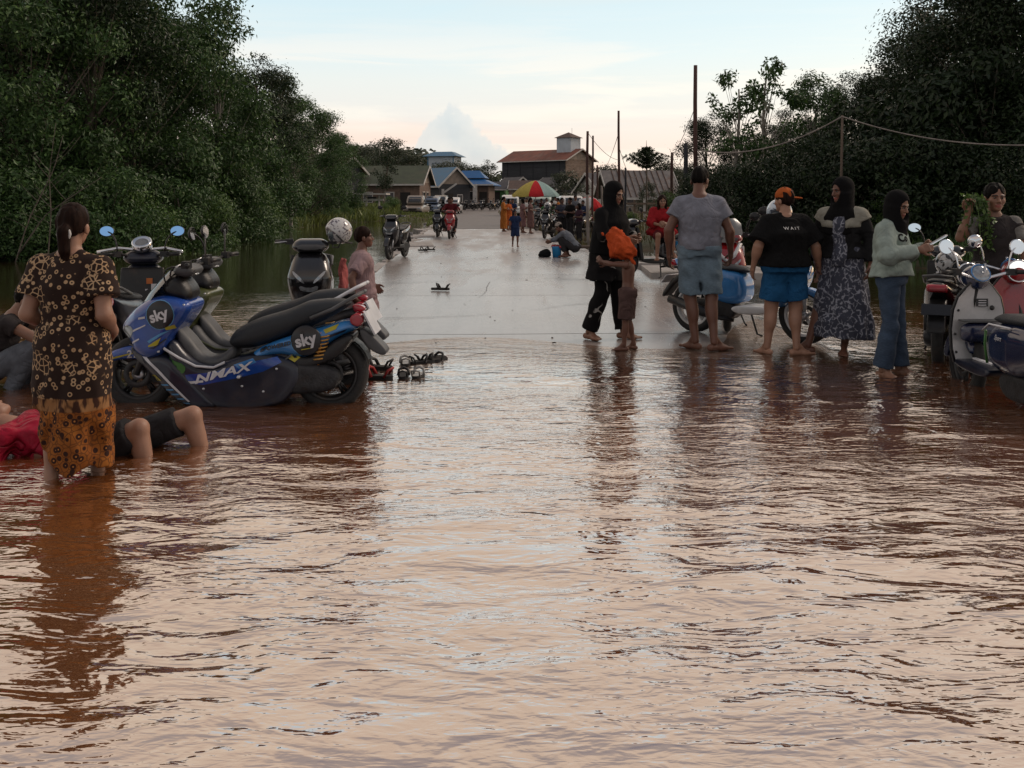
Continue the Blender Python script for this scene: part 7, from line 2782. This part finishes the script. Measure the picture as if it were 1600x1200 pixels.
# open front: dress panel lies in front of the jacket
F = Field((-.2, .0, .55), (.2, .34, 1.38), .0105)
F.put(loft(w.J['hipc'], w.J['neck'], w.side, [(t, 0, .022, ru * .50, rv + .02) for t, a, b_, ru, rv in w.torso_secs(.022, -.16, .8)], 2.2))
F.cut(lambda X, Y, Z: .04 - Y + 0 * X + 0 * Z)
F.warp(folds(.008, 4, 26, (1, 1, .3)))
part('dress_front', F.out(), F_SQUIG, w.root)

# girl with the phone
x, y, _ = G(1393, 583)
w = Body('person', 'girl in a black headscarf, pale mint sweater and jeans typing on a phone', (x, y, gz(x, y)), R(-128), 1.53, SK_TAN, 1.0,
         dict(elb_l=(-.275, .04, 1.12), wr_l=(-.08, .26, 1.20), fin_l=(-.03, .33, 1.24), elb_r=(.275, .05, 1.12), wr_r=(.11, .27, 1.18), fin_r=(.05, .35, 1.21),
              ank_l=(-.11, .03, .08), toe_l=(-.17, .17, .03), ank_r=(.10, -.05, .08), toe_r=(.16, .08, .03), head=(0, .055, 1.575)),
         head=(-.25, -.32, 0), h=.0098, female=True, curl=(.7, .7)).build_skin()
w.bottom(F_JEANS, .012, 1.93, 'jeans', .024, ankle=.008)
sw = w.top(F_MINT, .034, 1.93, .02, 'sweater', fold=.013, arm_o=.034, cuff=.0, blouse=.035, ff=24)
w.hijab(F_SCARF, .20, .03, 'headscarf', .60)
bv = bvh_of(([v.co[:] for v in sw.data.vertices], [p.vertices[:] for p in sw.data.polygons]))
for ch, px_ in (('C', .10), ('o', .045)):
    tx = text2d(ch, .085, .003)
    V, F_ = project(bv, place2d(tx, (px_, 1.155), 0, -1, 1)[0], tx[1], 1, .004)
    part('lettering', (V, F_), F_BLACK, w.root, False)
phn = MB().add(box((0, 0, 0), (.074, .010, .15)), mat('pale phone', (.55, .55, .57), .3)).build('phone')
tag(phn, 'pale phone in the hands of the girl in the mint sweater', 'phone')
q = Vector((x, y, gz(x, y))) + Matrix.Rotation(R(-128), 3, 'Z') @ (Vector((0.005, .40, 1.27)) * w.k)
phn.location = q
phn.rotation_euler = (R(58), 0, R(-128 + 180))
part('screen', box((0, -.0062, 0), (.066, .002, .136)), M_SCR, phn, False)

# man holding up a bunch of plants
x, y = (1553 - 800) * 8.35 / 1500, 8.35
m = Body('person', 'young man in a dark shirt with pale sleeves holding up a bunch of weeds', (x, y, gz(x, y)), R(172), 1.66, SK_TAN, 1.0,
         dict(elb_r=(.315, .10, 1.235), wr_r=(.265, .16, 1.46), fin_r=(.255, .16, 1.55), palm_r=(0, 1, 0), elb_l=(-.25, .03, 1.12), wr_l=(-.20, .2, .95), fin_l=(-.18, .28, .9)),
         head=(.05, -.02, -.05), h=.0098, curl=(.4, 1.1), hs=1.06).build_skin()
m.top(F_TEE, .018, .10, -.05, 'shirt', fold=.008)
for sd in 'lr':
    hip, kn, an, toe, sh, el, wr, fi = m.limbs(sd)
    F = Field((-.5, -.3, .7), (.5, .5, 1.7), .0105)
    F.put(cap(sh + (m.J['neck'] - sh) * .35, sh, .045, .072), .03)
    F.put(cap(sh, sh + (el - sh) * .62, .072, .062, flat=1), .03)
    F.warp(folds(.006, 31, 34))
    part('sleeve', F.out(), cloth('pale raglan cloth', (.20, .19, .175)), m.root)
m.bottom(F_CHAR, .02, .95, 'shorts')
m.hair(M_HAIR, 'short')
rg = np.random.default_rng(4)
hpos = np.array(m.J['fin_r'])
hw = Vector((x, y, gz(x, y))) + Matrix.Rotation(R(172), 3, 'Z') @ Vector(hpos)
pl = thing('plant_bunch', 'bunch of green pondweed hanging from the raised hand of the young man', 'plants', tuple(hw))
tb = MB()
C, N = [], []
for k in range(15):
    a = rg.uniform(0, 6.28)
    e = np.array([.11 * math.cos(a) + .07, .06 * math.sin(a), -rg.uniform(.18, .50)])
    pts = bez((0, 0, .03), (e[0] * .9, e[1], .10), e, 8)
    tb.add(tube(pts, .0035, 4), M_LEAF[1], True)
    for q in pts[2:]:
        for _ in range(3):
            C.append(q + rg.normal(size=3) * .018)
            N.append(rg.normal(size=3))
for k in range(40):
    C.append(np.array([0.0, 0, .045]) + rg.normal(size=3) * .025)
    N.append(rg.normal(size=3))
tb.build('stem', pl)
lf = MB().add(leaves(np.array(C), np.array(N), .05, .5, .5, rg), M_LEAF[1]).build('leaf', pl)
lf['kind'] = 'stuff'
# ------------------------------------------------------------------ people down the road
FAR_LB = []


def far(label, px, py, H, yaw, top, bottom, topo, boto, sk=SK_BROWN, hair='short', pose=None, dress=None, hij=None, h=.022, fat=1.0, dz=0.0, head=(0, 0, 0), hs=1.0):
    x, y, _ = G(px, py, 0.085)
    b = Body('person', label, (x, y, (gz(x, y) if y < 60 else rz_(y)) + dz), yaw, H, sk, fat, pose, head=head, h=h, female=dress is not None, curl=(.6, .6), hs=hs).build_skin()
    if dress:
        b.skirt(dress[0], dress[1], .016, .2, .17, 'dress', up=1, sleeve=dress[2], fold=.014, ff=20)
    else:
        if bottom:
            b.bottom(bottom, .018, boto, 'trousers' if boto > 1 else 'shorts', .01)
        if top:
            b.top(top, .02, topo, -.08, 'shirt', fold=.012)
    if hij:
        b.hijab(hij, .3, .01, 'headscarf')
    else:
        b.hair(M_HAIR, hair)
    return b


walkp = dict(knee_l=(-.10, .12, .50), ank_l=(-.10, .10, .10), toe_l=(-.12, .24, .05), ank_r=(.10, -.22, .12), toe_r=(.11, -.10, .03), knee_r=(.10, .02, .49), elb_l=(-.25, -.12, 1.12), wr_l=(-.27, -.06, .88), elb_r=(.25, .06, 1.12), wr_r=(.25, .2, .93))
folded = dict(elb_l=(-.24, .03, 1.12), wr_l=(-.06, .22, 1.14), fin_l=(.02, .24, 1.15), elb_r=(.24, .03, 1.12), wr_r=(.07, .24, 1.1), fin_r=(-.01, .27, 1.1))
far('child in a dark blue outfit walking up the middle of the road', 805, 386, 1.12, R(-175), F_NAVY, F_NAVY, .6, .95, SK_BROWN, 'short', walkp, h=.016, hs=.85)
far('woman in an ochre top and long ochre skirt at the left of the crowd', 787, 362, 1.58, R(-95), None, None, 0, 0, SK_BROWN, 'pony', folded, dress=(F_OCHRE, .12, 1.6))
far('woman in a dark ochre dress close behind the ochre woman', 795, 360, 1.5, R(-120), None, None, 0, 0, SK_BROWN, 'long', folded, dress=(F_RUST, .25, 1.4))
far('person in dark clothes with a white bag in the crowd', 801, 357, 1.52, R(160), F_NAVY, F_CHAR, .7, 1.8, SK_BROWN, 'short', folded)
far('woman in a dusty pink dress left of the pair under the umbrella', 817, 364, 1.5, R(-70), None, None, 0, 0, SK_BROWN, 'long', None, dress=(F_DUSK, .3, .7))
far('woman in a brown pink dress right of the pair under the umbrella', 829, 365, 1.52, R(-100), None, None, 0, 0, SK_BROWN, 'pony', folded, dress=(cloth('rosy brown cloth', (.15, .085, .08)), .28, .6))
far('person in a pale shirt standing behind the two pink dresses', 823, 355, 1.56, R(170), F_WHITEC, F_CHAR, .6, 1.8, SK_BROWN, 'short', folded)
far('person in grey by the stall under the umbrella', 838, 356, 1.5, R(100), F_GREYB, F_CHAR, .6, 1.8, SK_BROWN, 'short', folded)
far('person in dark green clothes at the stall edge', 862, 358, 1.5, R(120), cloth('dark green cloth', (.03, .06, .03)), F_CHAR, .6, 1.8, SK_BROWN, 'short', folded)
far('person in a dark blue shirt standing at the right roadside', 878, 371, 1.58, R(-160), cloth('slate shirt cloth', (.05, .055, .075)), F_CHAR, .6, 1.85, SK_DARK, 'short', folded)
far('person in black with folded arms at the right roadside', 891, 373, 1.62, R(130), F_BLACK, F_CHAR, .6, 1.85, SK_DARK, 'short', folded)
far('person in dark purple half hidden by the bamboo pole', 905, 374, 1.46, R(110), cloth('dark plum cloth', (.045, .022, .035)), F_CHAR, .6, 1.85, SK_DARK, 'long', folded)
far('person in a white shirt behind the roadside pair', 868, 350, 1.55, R(170), F_WHITEC, F_NAVY, .6, 1.85, SK_BROWN, 'short', folded)
far('tiny walker in white far along the left roadside', 772, 330, 1.6, R(180), F_WHITEC, F_CHAR, .6, 1.8, SK_BROWN, 'short', None)

for px, py, H, yw, tp, lab in [(846, 352, 1.56, 150, F_MAROON, 'person in maroon deep in the stall crowd'), (854, 349, 1.6, 200, F_CHAR, 'dark clad person at the back of the stall crowd'),
                               (872, 356, 1.5, 80, F_OCHRE, 'person in ochre between the crowd and the roadside pair'), (899, 362, 1.6, 190, F_GREYB, 'person in grey standing behind the person in black'),
                               (911, 368, 1.45, 160, F_NAVY, 'person in navy right of the bamboo pole')]:
    far(lab, px, py, H, R(yw), tp, F_CHAR, .6, 1.85, SK_BROWN, 'short', folded)

# squatting person with cap and bucket
x, y, _ = G(886, 401, .07)
sq = Body('person', 'squatting person in a grey shirt and pale cap beside a blue bucket', (x, y, gz(x, y)), R(72), 1.6, SK_BROWN, 1.0,
          dict(hipc=(0, -.25, .26), hip_l=(-.09, -.22, .24), hip_r=(.09, -.22, .24), knee_l=(-.16, .16, .50), knee_r=(.16, .16, .50), ank_l=(-.12, .0, .09), ank_r=(.12, .0, .09),
               toe_l=(-.15, .15, .03), toe_r=(.15, .15, .03), neck=(0, .10, .68), head=(0, .22, .79), sh_l=(-.17, .08, .63), sh_r=(.17, .08, .63),
               elb_l=(-.21, .30, .46), elb_r=(.21, .30, .46), wr_l=(-.08, .46, .42), wr_r=(.09, .46, .40), fin_l=(-.05, .54, .40), fin_r=(.06, .54, .38)), head=(0, -.5, 0), h=.014).build_skin()
sq.top(F_GREYB, .014, 1.4, -.05, 'shirt')
sq.bottom(F_CHAR, .018, 1.85, 'trousers')
sq.hair(M_HAIR, 'short')
sq.cap_hat(cloth('pale cap cloth', (.30, .26, .23)), brim=(0, 1))
bx, by, _ = G(870, 401, .07)
bu = thing('bucket', 'bright blue bucket with red things inside on the road edge', 'bucket', (bx, by, gz(bx, by)))
M_BUCK = mat('blue plastic', (.02, .22, .48), .4)
part('pail', lathe([(0, 0), (.10, 0), (.125, .25), (.135, .27), (.12, .26), (.098, .02), (0, .02)], 20), M_BUCK, bu)
part('handle', tube([(-.13, 0, .25), (-.11, .0, .33), (0, 0, .38), (.11, 0, .33), (.13, 0, .25)], .006, 5), M_WHD, bu)
rg = np.random.default_rng(3)
for k in range(5):
    part('contents', ell((rg.normal() * .045, rg.normal() * .045, .27), (.05, .045, .05), 6), M_REDP, bu)
tag(MB().add(tube([(0, 0, .04), (.5, -.15, .06), (1.05, -.42, .05), (1.5, -.75, .03)], [.05, .045, .04, .03], 7), M_WOOD, True).build('log', None, (X_(892, 27.5), 27.5, .09)), 'thin log lying at the right road edge behind the squatting person', 'log')
sk_ = Field((-.2, -.15, 0), (.2, .15, .25), .014)
sk_.put(ellip((0, 0, .07), (.16, .12, .10))).put(ellip((.05, 0, .13), (.08, .07, .09)), .05).warp(folds(.012, 4, 40))
tag(MB().add(sk_.out(), F_BLACK, True).build('bag', None, (bx - .30, by + .05, gz(bx, by))), 'dark bag on the road left of the blue bucket', 'bag')

# rider on the red motorbike coming along the road
x, y, _ = G(705, 372, .08)
rb = scooter('red scooter with a rider coming down the road', (x, y, rz_(y)), R(88), M_REDP, M_BLKP, name='ridden_scooter')
sit = dict(hipc=(0, -.02, .84), hip_l=(-.10, .0, .82), hip_r=(.10, .0, .82), knee_l=(-.21, .42, .74), knee_r=(.21, .42, .74), ank_l=(-.18, .40, .36), ank_r=(.18, .40, .36), toe_l=(-.2, .54, .32), toe_r=(.2, .54, .32),
           neck=(0, .03, 1.36), head=(0, .07, 1.51), sh_l=(-.18, .03, 1.30), sh_r=(.18, .03, 1.30), elb_l=(-.30, .24, 1.14), elb_r=(.30, .24, 1.14), wr_l=(-.31, .46, 1.12), wr_r=(.31, .46, 1.12), fin_l=(-.31, .54, 1.10), fin_r=(.31, .54, 1.10))
r_ = Body('person', 'rider in dark red on the red scooter coming down the road', (x, y + .12, rz_(y)), R(178), 1.62, SK_BROWN, 1.05, sit, h=.018).build_skin()
r_.top(F_MAROON, .024, 1.85, -.08, 'jacket')
r_.bottom(F_CHAR, .02, 1.85, 'trousers')
r_.hair(M_HAIR, 'short')
p2 = dict(sit)
r2 = Body('person', 'pillion passenger in black behind the rider in dark red', (x - .10, y + .52, rz_(y)), R(178), 1.6, SK_BROWN, 1.0, dict(sit, wr_l=(-.2, .3, 1.05), wr_r=(.2, .3, 1.05), fin_l=(-.15, .36, 1.05), fin_r=(.15, .36, 1.05), hipc=(0, -.02, .88), hip_l=(-.1, 0, .86), hip_r=(.1, 0, .86)), h=.02).build_skin()
r2.top(F_BLACK, .024, 1.85, -.08, 'jacket')
r2.bottom(F_CHAR, .02, 1.85, 'trousers')
r2.hair(M_HAIR, 'short')
b3 = scooter('dark scooter close beside the red scooter on the road', (x - .62, y + 1.6, rz_(y)), R(92), M_GLOSSK, M_BLKP, name='ridden_scooter')

# girl wrapped in red sitting on the black scooter
gx, gy = 2.74, 17.55
gr = Body('person', 'long haired girl wrapped in a red cloth sitting sideways on a black scooter', (gx, gy, gz(2.66, 17.6) - .02), R(175), 1.55, SK_TAN, 1.0,
          dict(hipc=(0, -.02, .90), hip_l=(-.09, .02, .88), hip_r=(.09, .02, .88), knee_l=(-.17, .36, .92), knee_r=(.10, .40, .88), ank_l=(-.22, .30, .50), ank_r=(.12, .36, .46), toe_l=(-.25, .44, .46), toe_r=(.13, .50, .42),
               neck=(0, .04, 1.40), head=(0, .09, 1.545), sh_l=(-.165, .03, 1.335), sh_r=(.165, .03, 1.335), elb_l=(-.23, .16, 1.12), elb_r=(.23, .16, 1.12), wr_l=(-.05, .33, 1.10), wr_r=(.07, .34, 1.08), fin_l=(0, .38, 1.12), fin_r=(.02, .40, 1.1)),
          head=(.1, -.1, 0), h=.012, female=True, curl=(.7, .7)).build_skin()
gr.top(F_RED, .05, 1.5, -.05, 'wrap', fold=.016, arm_o=.045, blouse=.05, flare=.08)
gr.bottom(F_MAROON, .02, .9, 'shorts')
gr.hair(M_HAIRB, 'long')
tag(MB().add(xf(lathe([(.035, -.045), (.05, -.05), (.052, .05), (.035, .05)], 4, closed=True), None), M_BUCK, False).build('plastic_frame', None, (2.98, 17.28, .66)), 'small bright blue plastic frame by the foot of the girl in red', 'frame')

# ---- more bikes far down the road
fsc = scooter('dark scooter with a white fronted helmet parked at the right roadside', (X_(857, 36), 36, 0), R(75), M_GLOSSK, M_BLKP, h=.02)
set_on(fsc, X_(857, 36), 36)
helmet('white and dark helmet on the scooter at the right roadside', (X_(856, 35.5), 35.5, 1.27), R(80), H_PANDA, s_=1.25)
grp = 'scooters parked in a row before the brick building'
for k, px in enumerate([733, 742, 752, 761, 770, 778]):
    Yk = 104 + 3 * (k % 2)
    copy_tree(fsc, (X_(px, Yk), Yk, rz_(Yk) + .1), R(40 + 25 * (k % 3)), ORD[k] + ' dark scooter from the left in the far row before the brick building', grp)
for k, (px, Yk, a, lab) in enumerate([(894, 40, 100, 'dark scooter at the verge behind the person in black'), (907, 37, 60, 'dark scooter at the foot of the bamboo pole'), (876, 49, 140, 'dark scooter behind the person in slate blue'), (848, 46, 60, 'dark scooter half hidden behind the crowd under the umbrella'), (870, 43, 120, 'dark scooter behind the roadside pair'), (858, 50, 80, 'pale fronted scooter beside the green van')]):
    copy_tree(fsc, (X_(px, Yk), Yk, rz_(Yk)), R(a), lab)
# green round fan or sign and stall table
tag(MB().add(lathe([(0, -.02), (.24, -.02), (.25, 0), (.24, .02), (0, .02)], 24, (0, 0, 0), 'y'), mat('green disc', (.03, .17, .04), .5), True).build('round_sign', None, (X_(852, 46), 45.8, 1.02)), 'round green disc sign in front of the green van', 'sign')
st = thing('stall_table', 'low stall table under the big parasol', 'table', (X_(845, 52), 52, rz_(52)))
part('table_top', box((0, 0, .75), (1.5, .7, .05)), M_WOOD, st, False)
for sx in (-.65, .65):
    for sy in (-.28, .28):
        part('leg', box((sx, sy, .36), (.06, .06, .74)), M_WOOD, st, False)

# ---- sandals left on the road
M_SOLE = mat('dark sandal sole', (.016, .014, .013), .8)
M_STRAPW = mat('pale sandal strap', (.34, .33, .31), .5)
M_STRAPK = mat('black sandal strap', (.012, .012, .012), .5)
M_STRAPR = mat('red sandal strap', (.34, .02, .02), .5)


def sandal(label, px, py, rz, strap, group=None, s_=1.0, roll=0.0):
    x, y, _ = G(px, py)
    root = thing('sandal', label, 'sandal', (x, y, max(gz(x, y), -.015) + .012), rz, group)
    root.rotation_euler = (0, roll, rz)
    root.scale = (s_,) * 3
    ol = chaikin([(-.035, -.12), (.035, -.12), (.045, -.03), (.052, .07), (.03, .14), (-.02, .14), (-.048, .08), (-.038, -.03)], 2)
    n = len(ol)
    V = [(a, b, 0) for a, b in ol] + [(a, b, .028) for a, b in ol]
    part('sole', (V, [tuple(range(n - 1, -1, -1)), tuple(range(n, 2 * n))] + [(i, (i + 1) % n, (i + 1) % n + n, i + n) for i in range(n)]), M_SOLE, root, False)
    part('foot_bed', ([(a * .93, b * .96, .0305) for a, b in ol], [tuple(range(n))]), M_STRAPW if strap is M_STRAPW else M_SOLE, root, False)
    part('strap', tube([(-.048, .02, .02), (-.04, .045, .07), (0, .06, .088), (.042, .045, .07), (.052, .02, .02)], .013, 6), strap, root)
    part('strap', tube([(-.036, -.07, .02), (-.038, -.10, .07), (0, -.125, .085), (.038, -.10, .07), (.036, -.07, .02)], .009, 6), strap, root)
    return root


SG = 'sandals left at the water edge'
sandal('pale strapped sandal, hindmost of the left pair at the water edge', 633, 570, R(10), M_STRAPW, SG, .88)
sandal('dark sandal, nearest left of the group at the water edge', 630, 590, R(4), M_STRAPK, SG, .88)
sandal('pale strapped sandal right of the nearest dark one', 653, 589, R(-8), M_STRAPW, SG, .88)
sandal('black sandal lying behind the pale strapped ones', 658, 568, R(-60), M_STRAPK, SG, .88)
sandal('black sandal tipped on its side at the right end of the group', 679, 563, R(-50), M_STRAPK, SG, .92, R(35))
sandal('black sandal between the tipped sandal and the pale ones', 667, 566, R(-70), M_STRAPK, SG, .88)
sandal('lone dark sandal lying midway up the wet road', 689, 457, R(80), M_STRAPK, None, 1.15)
sandal('left one of the far pair of dark sandals on the road', 661, 396, R(60), M_STRAPK, None, 1.2)
sandal('right one of the far pair of dark sandals on the road', 672, 395, R(100), M_STRAPK, None, 1.2)
sandal('red sandal beside the rear wheel of the blue scooter', 588, 592, R(75), M_STRAPR, None, 1.15)
sandal('black sandal behind the red one by the rear wheel', 591, 577, R(70), M_STRAPK, None, 1.1)
